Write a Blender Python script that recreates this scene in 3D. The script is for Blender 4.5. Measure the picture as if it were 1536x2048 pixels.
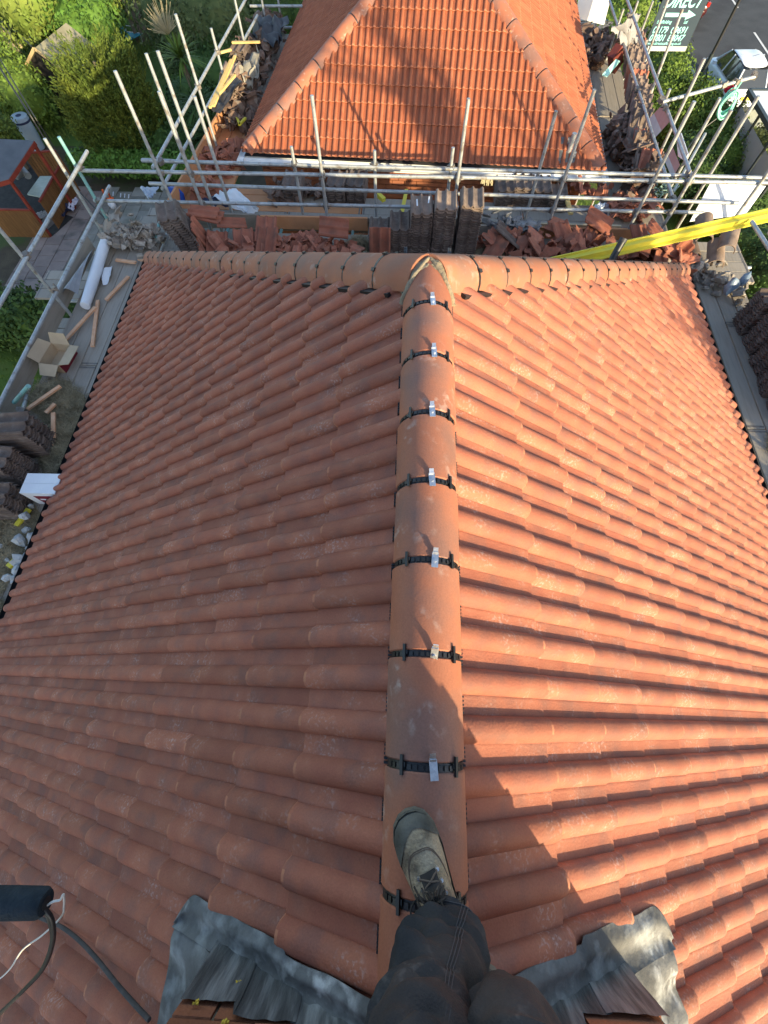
import bpy, bmesh, math, random
import numpy as np
from mathutils import Vector, Matrix, Euler, noise
from bpy_extras.object_utils import world_to_camera_view

for o in list(bpy.data.objects):
    bpy.data.objects.remove(o)
scene = bpy.context.scene
COL = scene.collection
rnd = random.Random(11)
PI = math.pi

# ------------------------------------------------------------------ camera, sky, sun, exposure
cam_d = bpy.data.cameras.new('camera')
cam = bpy.data.objects.new('camera', cam_d)
COL.objects.link(cam)
scene.camera = cam
cam_d.sensor_fit = 'HORIZONTAL'
cam_d.sensor_width = 36.0
cam_d.lens = 19.73
cam_d.clip_start = 0.03
cam_d.clip_end = 800.0
CAM = Vector((-0.1223, 0.0, 1.3894))
_yaw, _pit, _rol = math.radians(-3.645), math.radians(66.364), math.radians(-1.153)
_f = Vector((math.sin(_yaw) * math.cos(_pit), math.cos(_yaw) * math.cos(_pit), -math.sin(_pit)))
_r = Vector((math.cos(_yaw), -math.sin(_yaw), 0.0))
_u = _r.cross(_f)
_r2 = _r * math.cos(_rol) + _u * math.sin(_rol)
_u2 = -_r * math.sin(_rol) + _u * math.cos(_rol)
cam.matrix_world = Matrix(((_r2.x, _u2.x, -_f.x, CAM.x), (_r2.y, _u2.y, -_f.y, CAM.y), (_r2.z, _u2.z, -_f.z, CAM.z), (0, 0, 0, 1)))
scene.render.resolution_x, scene.render.resolution_y = 768, 1024

SUN_EL, SUN_AZ = math.radians(15.6), math.radians(142.0)        # azimuth clockwise from +Y
SUN = Vector((math.sin(SUN_AZ) * math.cos(SUN_EL), math.cos(SUN_AZ) * math.cos(SUN_EL), math.sin(SUN_EL)))
world = bpy.data.worlds.new('World')
scene.world = world
world.use_nodes = True
wn = world.node_tree
wn.nodes.clear()
w_out = wn.nodes.new('ShaderNodeOutputWorld')
w_bg = wn.nodes.new('ShaderNodeBackground')
w_sky = wn.nodes.new('ShaderNodeTexSky')
w_sky.sky_type = 'NISHITA'
w_sky.sun_disc = False
w_sky.sun_elevation = SUN_EL
w_sky.sun_rotation = SUN_AZ
w_sky.altitude = 50
w_bg.inputs['Strength'].default_value = 0.15
wn.links.new(w_sky.outputs['Color'], w_bg.inputs['Color'])
wn.links.new(w_bg.outputs['Background'], w_out.inputs['Surface'])
sun_d = bpy.data.lights.new('sun', 'SUN')
sun_d.energy = 3.9
sun_d.angle = math.radians(0.53)
sun_d.color = (1.0, 0.83, 0.51)
sun = bpy.data.objects.new('sun', sun_d)
COL.objects.link(sun)
sun.location = SUN * 60
sun.rotation_euler = (-SUN).to_track_quat('-Z', 'Y').to_euler()
scene.view_settings.view_transform = 'Standard'
scene.view_settings.look = 'None'
scene.view_settings.gamma = 1.0
scene.view_settings.use_curve_mapping = False
scene.view_settings.exposure = 1.38
scene.render.engine = 'CYCLES'
scene.cycles.max_bounces = 6
scene.cycles.use_denoising = True
scene.cycles.denoising_prefilter = 'ACCURATE'
scene.cycles.denoising_input_passes = 'RGB_ALBEDO_NORMAL'
bpy.context.view_layer.update()

# ------------------------------------------------------------------ materials
MATS = {}
def material(name, c1, c2=None, scale=4.0, rough=0.8, bump=0.0, bscale=40.0, c3=None, s3=2.0, lo3=0.55, hi3=0.7, f3=0.8,
             metal=0.0, stretch=None, tone=0.0, spec=0.3, scuff=None, island=0.0, alpha=None, coord='P', trans=0.0, offset=False, grain=0.05):
    if name in MATS:
        return MATS[name]
    m = bpy.data.materials.new(name)
    m.use_nodes = True
    nt = m.node_tree
    N, L = nt.nodes, nt.links
    b = N['Principled BSDF']
    b.inputs['Roughness'].default_value = rough
    b.inputs['Metallic'].default_value = metal
    b.inputs['Specular IOR Level'].default_value = spec
    if coord == 'P':
        src = N.new('ShaderNodeNewGeometry').outputs['Position']
    else:
        src = N.new('ShaderNodeTexCoord').outputs['Object']
    if stretch:
        mp = N.new('ShaderNodeMapping')
        mp.inputs['Scale'].default_value = stretch
        L.new(src, mp.inputs['Vector'])
        src = mp.outputs['Vector']
    if offset:                                  # each tile gets its own piece of the pattern
        oi = N.new('ShaderNodeObjectInfo').outputs['Random']
        ii = N.new('ShaderNodeNewGeometry').outputs['Random Per Island']
        ad = N.new('ShaderNodeMath'); ad.operation = 'MULTIPLY_ADD'; ad.inputs[1].default_value = 37.0
        L.new(oi, ad.inputs[0])
        a2 = N.new('ShaderNodeMath'); a2.operation = 'MULTIPLY'; a2.inputs[1].default_value = 53.0
        L.new(ii, a2.inputs[0]); L.new(a2.outputs[0], ad.inputs[2])
        va = N.new('ShaderNodeVectorMath'); va.operation = 'ADD'
        L.new(src, va.inputs[0]); L.new(ad.outputs[0], va.inputs[1])
        src = va.outputs[0]
    def nz(s, d=5.0):
        n = N.new('ShaderNodeTexNoise')
        n.inputs['Scale'].default_value = s
        n.inputs['Detail'].default_value = d
        L.new(src, n.inputs['Vector'])
        return n.outputs['Fac']
    def ramp(fac, lo, hi):
        r = N.new('ShaderNodeMapRange')
        r.inputs['From Min'].default_value = lo
        r.inputs['From Max'].default_value = hi
        L.new(fac, r.inputs['Value'])
        return r.outputs['Result']
    def mul(a, k):
        q = N.new('ShaderNodeMath'); q.operation = 'MULTIPLY'
        L.new(a, q.inputs[0])
        if isinstance(k, float):
            q.inputs[1].default_value = k
        else:
            L.new(k, q.inputs[1])
        return q.outputs[0]
    def mix(fac, a, bcol):
        q = N.new('ShaderNodeMix'); q.data_type = 'RGBA'
        L.new(fac, q.inputs['Factor'])
        for v, s in ((a, 'A'), (bcol, 'B')):
            sock = [i for i in q.inputs if i.name == s and i.type == 'RGBA'][0]
            if isinstance(v, tuple):
                sock.default_value = (*v, 1.0)
            else:
                L.new(v, sock)
        return [x for x in q.outputs if x.type == 'RGBA'][0]
    colr = c1
    if c2:
        colr = mix(ramp(nz(scale), 0.36, 0.64), c1, c2)
    if c3:
        colr = mix(mul(ramp(nz(s3, 6.0), lo3, hi3), f3), colr, c3)
    if scuff:                                   # pale scratches and lime bloom: colour, fine scale, patch scale, amount
        fine = ramp(nz(scuff[1], 9.0), 0.52, 0.66)
        patch = ramp(nz(scuff[2], 2.0), 0.52, 0.68)
        colr = mix(mul(mul(fine, patch), scuff[3]), colr, scuff[0])
    if tone or island:
        if island:
            rv = N.new('ShaderNodeNewGeometry').outputs['Random Per Island']
        else:
            rv = N.new('ShaderNodeObjectInfo').outputs['Random']
        if offset:
            wn_ = N.new('ShaderNodeTexWhiteNoise'); wn_.noise_dimensions = '1D'
            L.new(ad.outputs[0], wn_.inputs['W']); rv = wn_.outputs['Value']
        k = max(tone, island)
        r = N.new('ShaderNodeMapRange')
        r.inputs['To Min'].default_value = 1.0 - k
        r.inputs['To Max'].default_value = 1.0 + k
        L.new(rv, r.inputs['Value'])
        q = N.new('ShaderNodeHueSaturation')
        L.new(r.outputs['Result'], q.inputs['Value'])
        if isinstance(colr, tuple):
            q.inputs['Color'].default_value = (*colr, 1.0)
        else:
            L.new(colr, q.inputs['Color'])
        colr = q.outputs['Color']
    if c2 and grain:                            # fine grit
        q = N.new('ShaderNodeHueSaturation')
        r = N.new('ShaderNodeMapRange')
        r.inputs['From Min'].default_value = 0.3; r.inputs['From Max'].default_value = 0.7
        r.inputs['To Min'].default_value = 1.0 - grain; r.inputs['To Max'].default_value = 1.0 + grain
        L.new(nz(190.0, 3.0), r.inputs['Value'])
        L.new(r.outputs['Result'], q.inputs['Value'])
        L.new(colr, q.inputs['Color'])
        colr = q.outputs['Color']
    if isinstance(colr, tuple):
        b.inputs['Base Color'].default_value = (*colr, 1.0)
    else:
        L.new(colr, b.inputs['Base Color'])
    if bump:
        bp = N.new('ShaderNodeBump')
        bp.inputs['Strength'].default_value = bump
        bp.inputs['Distance'].default_value = 0.02
        L.new(nz(bscale, 6.0), bp.inputs['Height'])
        L.new(bp.outputs['Normal'], b.inputs['Normal'])
    if trans:
        b.inputs['Transmission Weight'].default_value = trans
    MATS[name] = m
    return m

TILE = material('terracotta_tile', (0.288, 0.090, 0.054), (0.345, 0.121, 0.069), 6.0, 0.72, 0.16, 110.0, grain=0.10,
                c3=(0.165, 0.080, 0.066), s3=9.0, lo3=0.48, hi3=0.65, f3=0.50, tone=0.15, offset=True, scuff=((0.52, 0.45, 0.43), 80.0, 6.0, 0.32), spec=0.35)
TILE_EDGE = material('terracotta_nose', (0.42, 0.17, 0.095), (0.36, 0.135, 0.078), 12.0, 0.75, tone=0.12)
TILE_N = material('orange_tile', (0.275, 0.080, 0.038), (0.335, 0.108, 0.051), 5.0, 0.75, 0.08, 60.0, grain=0.10, offset=True,
                  c3=(0.20, 0.08, 0.055), s3=5.0, lo3=0.56, hi3=0.75, f3=0.5, tone=0.12)
RIDGE = material('ridge_clay', (0.335, 0.118, 0.066), (0.385, 0.150, 0.082), 3.0, 0.7, 0.07, 110.0, grain=0.10,
                 c3=(0.125, 0.090, 0.088), s3=3.0, lo3=0.44, hi3=0.60, f3=0.58, tone=0.06, scuff=((0.55, 0.46, 0.40), 26.0, 7.0, 0.4), spec=0.35)
HIPM = material('hip_clay', (0.31, 0.118, 0.066), (0.36, 0.148, 0.083), 4.0, 0.75, 0.08, 70.0,
                c3=(0.155, 0.125, 0.105), s3=4.5, lo3=0.45, hi3=0.68, f3=0.55, tone=0.12, scuff=((0.5, 0.45, 0.4), 22.0, 5.0, 0.5))
OLD = material('old_concrete_tile', (0.105, 0.078, 0.066), (0.165, 0.125, 0.105), 6.0, 0.95, 0.3, 60.0,
               c3=(0.25, 0.215, 0.185), s3=11.0, lo3=0.56, hi3=0.72, f3=0.5, tone=0.18)
OLDLIGHT = material('old_tan_and_sunlit_tile', (0.20, 0.145, 0.115), (0.27, 0.20, 0.16), 6.0, 0.95, 0.3, 60.0,
                    c3=(0.12, 0.095, 0.08), s3=8.0, lo3=0.5, hi3=0.7, f3=0.6, tone=0.15)  # tan tiles, and the sunlit tops painted on the tall stacks
OLDRED = material('old_red_tile', (0.30, 0.10, 0.062), (0.36, 0.13, 0.08), 7.0, 0.9, 0.2, 60.0,
                  c3=(0.17, 0.085, 0.06), s3=6.0, lo3=0.5, hi3=0.7, f3=0.6, tone=0.18)
RUBBLE_R = material('red_rubble', (0.31, 0.11, 0.07), (0.37, 0.15, 0.095), 9.0, 0.95, 0.3, 60.0, c3=(0.16, 0.09, 0.07), s3=7.0, island=0.25)
RUBBLE_D = material('dark_rubble', (0.13, 0.085, 0.065), (0.20, 0.13, 0.10), 9.0, 0.95, 0.3, 60.0, c3=(0.26, 0.23, 0.2), s3=8.0, island=0.35)
RUBBLE_G = material('mortar_rubble', (0.26, 0.235, 0.205), (0.33, 0.29, 0.25), 9.0, 0.95, 0.4, 50.0, c3=(0.17, 0.115, 0.09), s3=7.0, island=0.3)
STONE = material('mortar_lump', (0.40, 0.40, 0.385), (0.5, 0.5, 0.49), 12.0, 0.95, 0.5, 40.0, island=0.1)
MORTAR = material('fresh_mortar', (0.20, 0.165, 0.115), (0.26, 0.215, 0.155), 14.0, 0.95, 0.5, 60.0)
STRAW = material('old_moss_straw', (0.22, 0.175, 0.105), (0.31, 0.25, 0.155), 8.0, 1.0, 0.6, 60.0, c3=(0.12, 0.095, 0.055), s3=5.0, island=0.35)
BLACKP = material('black_plastic', (0.012, 0.012, 0.014), rough=0.45, spec=0.5)
DARKP = material('dark_grey_plastic', (0.035, 0.037, 0.042), (0.05, 0.05, 0.055), 30.0, 0.5)
FELT = material('roof_underlay', (0.02, 0.02, 0.025), rough=0.8)
ALU = material('aluminium_clip', (0.80, 0.81, 0.83), (0.62, 0.63, 0.66), 60.0, 0.32, metal=0.9)
GALV = material('galvanised_tube', (0.43, 0.45, 0.46), (0.34, 0.36, 0.37), 9.0, 0.5, 0.06, 90.0, metal=0.45,
                c3=(0.21, 0.165, 0.125), s3=11.0, lo3=0.54, hi3=0.68, f3=0.75, spec=0.5, scuff=((0.62, 0.61, 0.58), 30.0, 8.0, 0.8))
TEAL = material('teal_painted_tube', (0.16, 0.36, 0.36), (0.22, 0.42, 0.41), 8.0, 0.55, metal=0.2, c3=(0.32, 0.33, 0.32), s3=10.0, lo3=0.55, hi3=0.65)
COUP = material('steel_coupler', (0.16, 0.145, 0.135), (0.26, 0.23, 0.20), 20.0, 0.6, metal=0.5)
BOARD = material('weathered_board', (0.275, 0.240, 0.200), (0.360, 0.318, 0.268), 3.0, 0.9, 0.25, 30.0, c3=(0.17, 0.155, 0.14), s3=3.0,
                 lo3=0.5, hi3=0.7, f3=0.6, tone=0.10, stretch=(6.0, 0.6, 6.0), coord='O')
BOARDX = material('weathered_board_x', (0.275, 0.240, 0.200), (0.360, 0.318, 0.268), 3.0, 0.9, 0.25, 30.0, c3=(0.17, 0.155, 0.14), s3=3.0,
                  lo3=0.5, hi3=0.7, f3=0.6, tone=0.12, stretch=(0.6, 6.0, 6.0), coord='O')
NEWWOOD = material('new_orange_board', (0.47, 0.215, 0.10), (0.54, 0.275, 0.14), 3.0, 0.85, 0.15, 40.0, c3=(0.30, 0.14, 0.075), s3=3.0,
                   lo3=0.5, hi3=0.7, f3=0.5, tone=0.08)
BATTEN = material('sawn_batten', (0.64, 0.33, 0.185), (0.70, 0.42, 0.26), 12.0, 0.8, 0.1, 40.0, tone=0.08)
YELWOOD = material('yellow_lath', (0.62, 0.42, 0.14), (0.66, 0.48, 0.2), 12.0, 0.8, tone=0.1)
YELLOW = material('yellow_plastic', (0.72, 0.60, 0.05), (0.64, 0.54, 0.06), 5.0, 0.5, spec=0.45)
WHITE = material('white_sheet', (0.72, 0.74, 0.77), (0.66, 0.69, 0.74), 4.0, 0.6)
WHITEC = material('white_card', (0.76, 0.78, 0.80), (0.70, 0.72, 0.76), 6.0, 0.7)
MAROON = material('maroon_print', (0.19, 0.02, 0.035), rough=0.55)
CARD = material('brown_card', (0.43, 0.33, 0.225), (0.48, 0.37, 0.25), 6.0, 0.85)
NAVY = material('navy_cloth', (0.025, 0.032, 0.075), (0.04, 0.05, 0.10), 8.0, 0.85)
LEAD = material('lead_sheet', (0.075, 0.076, 0.077), (0.145, 0.146, 0.146), 9.0, 0.75, 0.30, 30.0, c3=(0.30, 0.315, 0.32), s3=10.0, lo3=0.52, hi3=0.70, f3=0.75,
                metal=0.15, spec=0.35, scuff=((0.75, 0.76, 0.76), 16.0, 4.0, 0.55))
LEADB = material('streaked_lead', (0.072, 0.074, 0.077), (0.155, 0.157, 0.16), 6.0, 0.6, 0.3, 22.0, c3=(0.36, 0.37, 0.38), s3=6.0, lo3=0.5, hi3=0.75, f3=0.6,
                 metal=0.3, stretch=(5.0, 5.0, 0.6))
BRICK = material('red_brick', (0.34, 0.125, 0.06), (0.27, 0.10, 0.055), 9.0, 0.92, 0.3, 60.0, tone=0.2, island=0.22)
LICHEN = material('yellow_lichen', (0.55, 0.38, 0.05), rough=0.95)
RENDER = material('house_render', (0.55, 0.50, 0.42), (0.5, 0.45, 0.38), 3.0, 0.9)
WGLASS = material('window_glass', (0.03, 0.035, 0.04), rough=0.06, spec=0.8)
WPVC = material('white_pvc', (0.78, 0.79, 0.80), (0.72, 0.73, 0.74), 8.0, 0.4)

# ------------------------------------------------------------------ mesh helpers
class MB:
    """collects vertices and faces for ONE mesh object"""
    def __init__(s):
        s.v, s.f = [], []
    def add(s, vs, fs):
        n = len(s.v)
        s.v += [tuple(p) for p in vs]
        s.f += [tuple(i + n for i in f) for f in fs]
        return s
    def box(s, c, size, rot=None):
        c = Vector(c)
        R = rot.to_matrix() if isinstance(rot, Euler) else (rot if rot is not None else Matrix.Identity(3))
        vs = [c + R @ Vector((x * size[0] / 2, y * size[1] / 2, z * size[2] / 2)) for x in (-1, 1) for y in (-1, 1) for z in (-1, 1)]
        return s.add(vs, [(0, 1, 3, 2), (4, 6, 7, 5), (0, 4, 5, 1), (2, 3, 7, 6), (0, 2, 6, 4), (1, 5, 7, 3)])
    def bar(s, a, b, w, h, up=(0, 0, 1)):
        a, b = Vector(a), Vector(b)
        d = (b - a).normalized()
        x = d.cross(Vector(up))
        if x.length < 1e-4:
            x = d.cross(Vector((1, 0, 0)))
        x.normalize()
        z = x.cross(d)
        vs = [p + x * (i * w / 2) + z * (k * h / 2) for p in (a, b) for i in (-1, 1) for k in (-1, 1)]
        return s.add(vs, [(0, 1, 3, 2), (4, 6, 7, 5), (0, 4, 5, 1), (2, 3, 7, 6), (0, 2, 6, 4), (1, 5, 7, 3)])
    def rings(s, rings, caps=True, closed=True):
        n = len(rings[0])
        vs = [p for r in rings for p in r]
        fs = []
        for i in range(len(rings) - 1):
            for k in range(n if closed else n - 1):
                k2 = (k + 1) % n
                fs.append((i * n + k, i * n + k2, (i + 1) * n + k2, (i + 1) * n + k))
        if caps and closed:
            fs.append(tuple(range(n - 1, -1, -1)))
            fs.append(tuple(range((len(rings) - 1) * n, len(rings) * n)))
        return s.add(vs, fs)
    def tube(s, pts, r, n=10, caps=True):
        pts = [Vector(p) for p in pts]
        rs = r if isinstance(r, (list, tuple)) else [r] * len(pts)
        out, prev = [], None
        for i, p in enumerate(pts):
            d = (pts[min(i + 1, len(pts) - 1)] - pts[max(i - 1, 0)]).normalized()
            if prev is None:
                x = d.cross(Vector((0, 0, 1)))
                if x.length < 1e-3:
                    x = d.cross(Vector((1, 0, 0)))
            else:
                x = prev - d * prev.dot(d)
            x.normalize()
            prev = x
            y = d.cross(x)
            out.append([p + (x * math.cos(2 * PI * k / n) + y * math.sin(2 * PI * k / n)) * rs[i] for k in range(n)])
        return s.rings(out, caps)
    def grid(s, fn, nu, nv):
        vs = [fn(i / nu, j / nv) for j in range(nv + 1) for i in range(nu + 1)]
        fs = [(j * (nu + 1) + i, j * (nu + 1) + i + 1, (j + 1) * (nu + 1) + i + 1, (j + 1) * (nu + 1) + i) for j in range(nv) for i in range(nu)]
        return s.add(vs, fs)
    def slab(s, fn, nu, nv, th):
        """a sheet with thickness: top surface fn, bottom th lower"""
        top = [Vector(fn(i / nu, j / nv)) for j in range(nv + 1) for i in range(nu + 1)]
        bot = [p - Vector((0, 0, th)) for p in top]
        m = nu + 1
        n = len(top)
        fs = []
        for j in range(nv):
            for i in range(nu):
                a = (j * m + i, j * m + i + 1, (j + 1) * m + i + 1, (j + 1) * m + i)
                fs.append(a)
                fs.append(tuple(n + q for q in reversed(a)))
        loop = [i for i in range(m)] + [j * m + nu for j in range(1, nv + 1)] + [nv * m + i for i in range(nu - 1, -1, -1)] + [j * m for j in range(nv - 1, 0, -1)]
        for a, b in zip(loop, loop[1:] + loop[:1]):
            fs.append((b, a, n + a, n + b))
        return s.add(top + bot, fs)
    def prism(s, poly, vec):
        vec = Vector(vec)
        n = len(poly)
        vs = [Vector(p) for p in poly] + [Vector(p) + vec for p in poly]
        fs = [tuple(range(n - 1, -1, -1)), tuple(range(n, 2 * n))] + [(i, (i + 1) % n, n + (i + 1) % n, n + i) for i in range(n)]
        return s.add(vs, fs)
    def mesh(s, name, mat, smooth=None):
        me = bpy.data.meshes.new(name)
        me.from_pydata([tuple(p) for p in s.v], [], s.f)
        me.update()
        bm = bmesh.new()
        bm.from_mesh(me)
        if len(s.f) < 60000:
            bmesh.ops.recalc_face_normals(bm, faces=bm.faces)
        bm.to_mesh(me)
        bm.free()
        if smooth:
            me.polygons.foreach_set('use_smooth', [True] * len(me.polygons))
            me.set_sharp_from_angle(angle=math.radians(smooth))
        for m in (mat if isinstance(mat, (list, tuple)) else [mat]):
            me.materials.append(m)
        return me
    def build(s, name, mat, parent=None, smooth=None):
        """vertices are in world space; the child keeps them relative to its parent's base"""
        if parent is not None:
            inv = world_of(parent).inverted()
            s.v = [tuple(inv @ Vector(p)) for p in s.v]
        o = bpy.data.objects.new(name, s.mesh(name, mat, smooth))
        COL.objects.link(o)
        o.parent = parent
        return o

def world_of(o):
    m = o.matrix_basis.copy()
    while o.parent:
        o = o.parent
        m = o.matrix_basis @ m
    return m

def tag(o, label, cat, group=None, kind=None):
    o['label'] = label
    o['category'] = cat
    if group:
        o['group'] = group
    if kind:
        o['kind'] = kind
    return o

def thing(name, label, cat, loc=(0, 0, 0), group=None):
    o = bpy.data.objects.new(name, None)
    o.empty_display_size = 0.1
    COL.objects.link(o)
    o.location = loc
    return tag(o, label, cat, group)

def struct(o, label=None, cat=None):
    o['kind'] = 'structure'
    if label:
        o['label'] = label
        o['category'] = cat
    return o

def link_mesh(name, me, parent, mw):
    o = bpy.data.objects.new(name, me)
    COL.objects.link(o)
    o.parent = parent
    o.matrix_basis = (world_of(parent).inverted() @ mw) if parent else mw
    return o

def copy_tree(o, parent=None):
    c = o.copy()
    COL.objects.link(c)
    if parent:
        c.parent = parent
    for ch in list(o.children):
        copy_tree(ch, c)
    return c

def frame(O, X, Y, Z):
    return Matrix(((X[0], Y[0], Z[0], O[0]), (X[1], Y[1], Z[1], O[1]), (X[2], Y[2], Z[2], O[2]), (0, 0, 0, 1)))

def np_mesh(name, verts, quads, mat, parent=None, label=None):
    """fast mesh from numpy arrays (n,3) and (m,4)"""
    if parent is not None:
        verts = verts - np.array(world_of(parent).translation)
    me = bpy.data.meshes.new(name)
    nv, nf = len(verts), len(quads)
    me.vertices.add(nv)
    me.vertices.foreach_set('co', verts.astype(np.float32).ravel())
    me.loops.add(nf * 4)
    me.loops.foreach_set('vertex_index', quads.astype(np.int32).ravel())
    me.polygons.add(nf)
    me.polygons.foreach_set('loop_start', np.arange(0, nf * 4, 4, dtype=np.int32))
    me.update(calc_edges=True)
    me.validate()
    me.materials.append(mat)
    o = bpy.data.objects.new(name, me)
    COL.objects.link(o)
    o.parent = parent
    return o

# ------------------------------------------------------------------ tile shapes
def roll_profile(q, h):
    """one roll and one pan, q wide: a small lip, a gentle rise, a steep drop, a flat pan"""
    k = q / 0.1475
    return [(0.0, 0.04 * h), (0.004 * k, 0.20 * h), (0.015 * k, 0.62 * h), (0.030 * k, 0.92 * h), (0.046 * k, h), (0.062 * k, 0.94 * h), (0.077 * k, 0.70 * h),
            (0.085 * k, 0.36 * h), (0.0855 * k, 0.0), (0.112 * k, 0.0), (0.136 * k, 0.0), (0.141 * k, 0.05 * h)]

def tile_mb(w, L, h, thk, gauge, rolls=2):
    q = w / rolls
    prof = [(0.0, -thk * 1.4)]
    for i in range(rolls):
        prof += [(x + i * q, z) for x, z in roll_profile(q, h)]
    prof.append((w, 0.0))
    mb = MB()
    rows = []
    # underside edge, nose, rounded shoulder, full section, tail
    for (y, dz, k) in ((0.007, -thk, 1.0), (0.0, -0.007, 0.90), (0.006, -0.001, 0.95), (0.020, 0.0, 1.0), (L, 0.0, 1.0)):
        rows.append([(x, y - 0.010 * (z / h if h else 0), z * k + dz + thk + thk * (1 - y / gauge)) for x, z in prof])
    mb.rings(rows, closed=False)
    return mb

def arc_tile_mb(L, r, thk, n=14, span=1.0, seg=3):
    """half-round ridge tile: axis +Y from 0 to L, crown at z=0"""
    mb = MB()
    a0 = PI * (0.5 + 0.5 * span)
    a1 = PI * (0.5 - 0.5 * span)
    def ring(y, rr):
        return [(rr * math.cos(a0 + (a1 - a0) * k / n), y, rr * math.sin(a0 + (a1 - a0) * k / n) - r) for k in range(n + 1)]
    out = []
    out.append(ring(0.004, r - thk))
    out.append(ring(0.0, r - 0.004))
    for y in (0.004,):
        out.append(ring(y, r))
    for i in range(1, seg):
        out.append(ring(L * i / seg, r))
    out.append(ring(L - 0.004, r))
    out.append(ring(L, r - 0.004))
    out.append(ring(L - 0.004, r - thk))
    mb.rings(out, closed=False)
    return mb

def in_view(p, mx=0.04):
    c = world_to_camera_view(scene, cam, Vector(p))
    return c.z > 0 and -mx < c.x < 1 + mx and -mx < c.y < 1 + mx

def lay_tiles(parent, name, faces, key, mb, mat, budget=300, mass='roof_tile_mass'):
    """faces: (list of matrices, list of cut planes).  The nearest tiles in view are parts, the others are one mesh."""
    mats_ = mat if isinstance(mat, (list, tuple)) else [mat]
    me = mb.mesh(name, mats_, smooth=38)
    if len(mats_) > 1:                       # the sawn nose of each tile is bare clay
        for p in me.polygons:
            if max(me.vertices[v].co.y for v in p.vertices) < 0.0125:
                p.material_index = 1
    me_stuff, idx_stuff = MB(), []
    todo = []
    for mats, cuts in faces:
        for M in mats:
            c = M @ Vector((key[0] / 2, key[1] / 2, 0))
            todo.append(((c - CAM).length if in_view(c) else 1e3 + (c - CAM).length, M, cuts))
    todo.sort(key=lambda t: t[0])
    n = 0
    for d, M, cuts in todo:
        pts = [M @ Vector(v) for v in ((0, 0, 0), (key[0], 0, 0), (0, key[1], 0), (key[0], key[1], 0))]
        state, need = True, []
        for (po, no) in cuts:
            s = [(p - po).dot(no) for p in pts]
            if max(s) <= 0.01:
                state = False
            elif min(s) < 0:
                need.append((po, no))
        if not state:
            continue
        if need:
            bm = bmesh.new()
            bm.from_mesh(me)
            inv = M.inverted()
            for po, no in need:
                bmesh.ops.bisect_plane(bm, geom=bm.verts[:] + bm.edges[:] + bm.faces[:], plane_co=inv @ po, plane_no=(inv.to_3x3() @ no), clear_inner=True)
            if not bm.faces:
                bm.free()
                continue
            m2 = bpy.data.meshes.new(name)
            bm.to_mesh(m2)
            bm.free()
            for q_ in mats_:
                m2.materials.append(q_)
        else:
            m2 = me
        if n < budget and d < 1e3:
            link_mesh(name, m2, parent, M)
            n += 1
        else:
            me_stuff.add([M @ v.co for v in m2.vertices], [tuple(p.vertices) for p in m2.polygons])
            idx_stuff += [p.material_index for p in m2.polygons]
    if me_stuff.v:
        o = me_stuff.build(mass, mats_, parent, smooth=38)
        o.data.polygons.foreach_set('material_index', idx_stuff)
        o['kind'] = 'stuff'

# ------------------------------------------------------------------ ground, road, pavement, patio
G = -9.0
GRASS = material('lawn_grass', (0.055, 0.105, 0.016), (0.085, 0.145, 0.022), 1.6, 0.95, 0.8, 30.0, c3=(0.09, 0.085, 0.035), s3=0.8, lo3=0.55, hi3=0.75, f3=0.6)
SOIL = material('garden_soil', (0.055, 0.042, 0.03), (0.085, 0.07, 0.045), 2.0, 1.0, 0.8, 20.0, c3=(0.05, 0.085, 0.02), s3=0.7, lo3=0.5, hi3=0.62)
ASPH = material('asphalt', (0.050, 0.053, 0.058), (0.064, 0.067, 0.072), 1.2, 0.9, 0.3, 120.0, c3=(0.04, 0.04, 0.044), s3=0.5, lo3=0.5, hi3=0.6)
PAVE = material('pavement_tarmac', (0.075, 0.078, 0.083), (0.10, 0.10, 0.105), 1.5, 0.9, 0.3, 90.0)
KERB = material('kerb_stone', (0.30, 0.295, 0.28), (0.36, 0.35, 0.33), 4.0, 0.9)
SLAB = material('paving_slab', (0.205, 0.195, 0.165), (0.275, 0.262, 0.225), 2.2, 0.95, 0.25, 40.0, c3=(0.12, 0.125, 0.09), s3=1.6, lo3=0.5, hi3=0.72, f3=0.7, tone=0.16)
SLABP = material('pink_paving_slab', (0.235, 0.185, 0.165), (0.28, 0.225, 0.20), 2.2, 0.95, 0.25, 40.0, c3=(0.12, 0.11, 0.10), s3=1.6, tone=0.14)
PAINT = material('road_paint', (0.70, 0.70, 0.68), (0.55, 0.55, 0.54), 14.0, 0.8)

def sheet(name, mat, pts, z, kind='structure'):
    mb = MB()
    mb.add([(x, y, z) for x, y in pts], [tuple(range(len(pts)))])
    o = mb.build(name, mat)
    o['kind'] = kind
    return o
sheet('ground', SOIL, [(-400, -300), (400, -300), (400, 500), (-400, 500)], G - 0.012)
sheet('lawn', GRASS, [(-60, 21.5), (-6.0, 21.5), (-6.0, 70), (-60, 70)], G - 0.004)
sheet('front_lawn', GRASS, [(5.5, -20), (11.6, -20), (11.6, 70), (5.5, 70)], G - 0.004)
lawn2 = sheet('side_lawn', GRASS, [(-60, -10), (-9.0, -10), (-9.0, 10.4), (-60, 10.4)], G - 0.004)
sheet('road', ASPH, [(13.62, -120), (22.5, -120), (22.5, 300), (13.62, 300)], G + 0.002)
sheet('pavement', PAVE, [(11.7, -120), (13.45, -120), (13.45, 300), (11.7, 300)], G + 0.11)
mb = MB(); mb.box((13.53, 60, G + 0.03), (0.15, 300, 0.2)); struct(mb.build('kerb', KERB))
mb = MB(); mb.box((11.65, 60, G + 0.02), (0.09, 300, 0.19)); struct(mb.build('edging_kerb', KERB))
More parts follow.
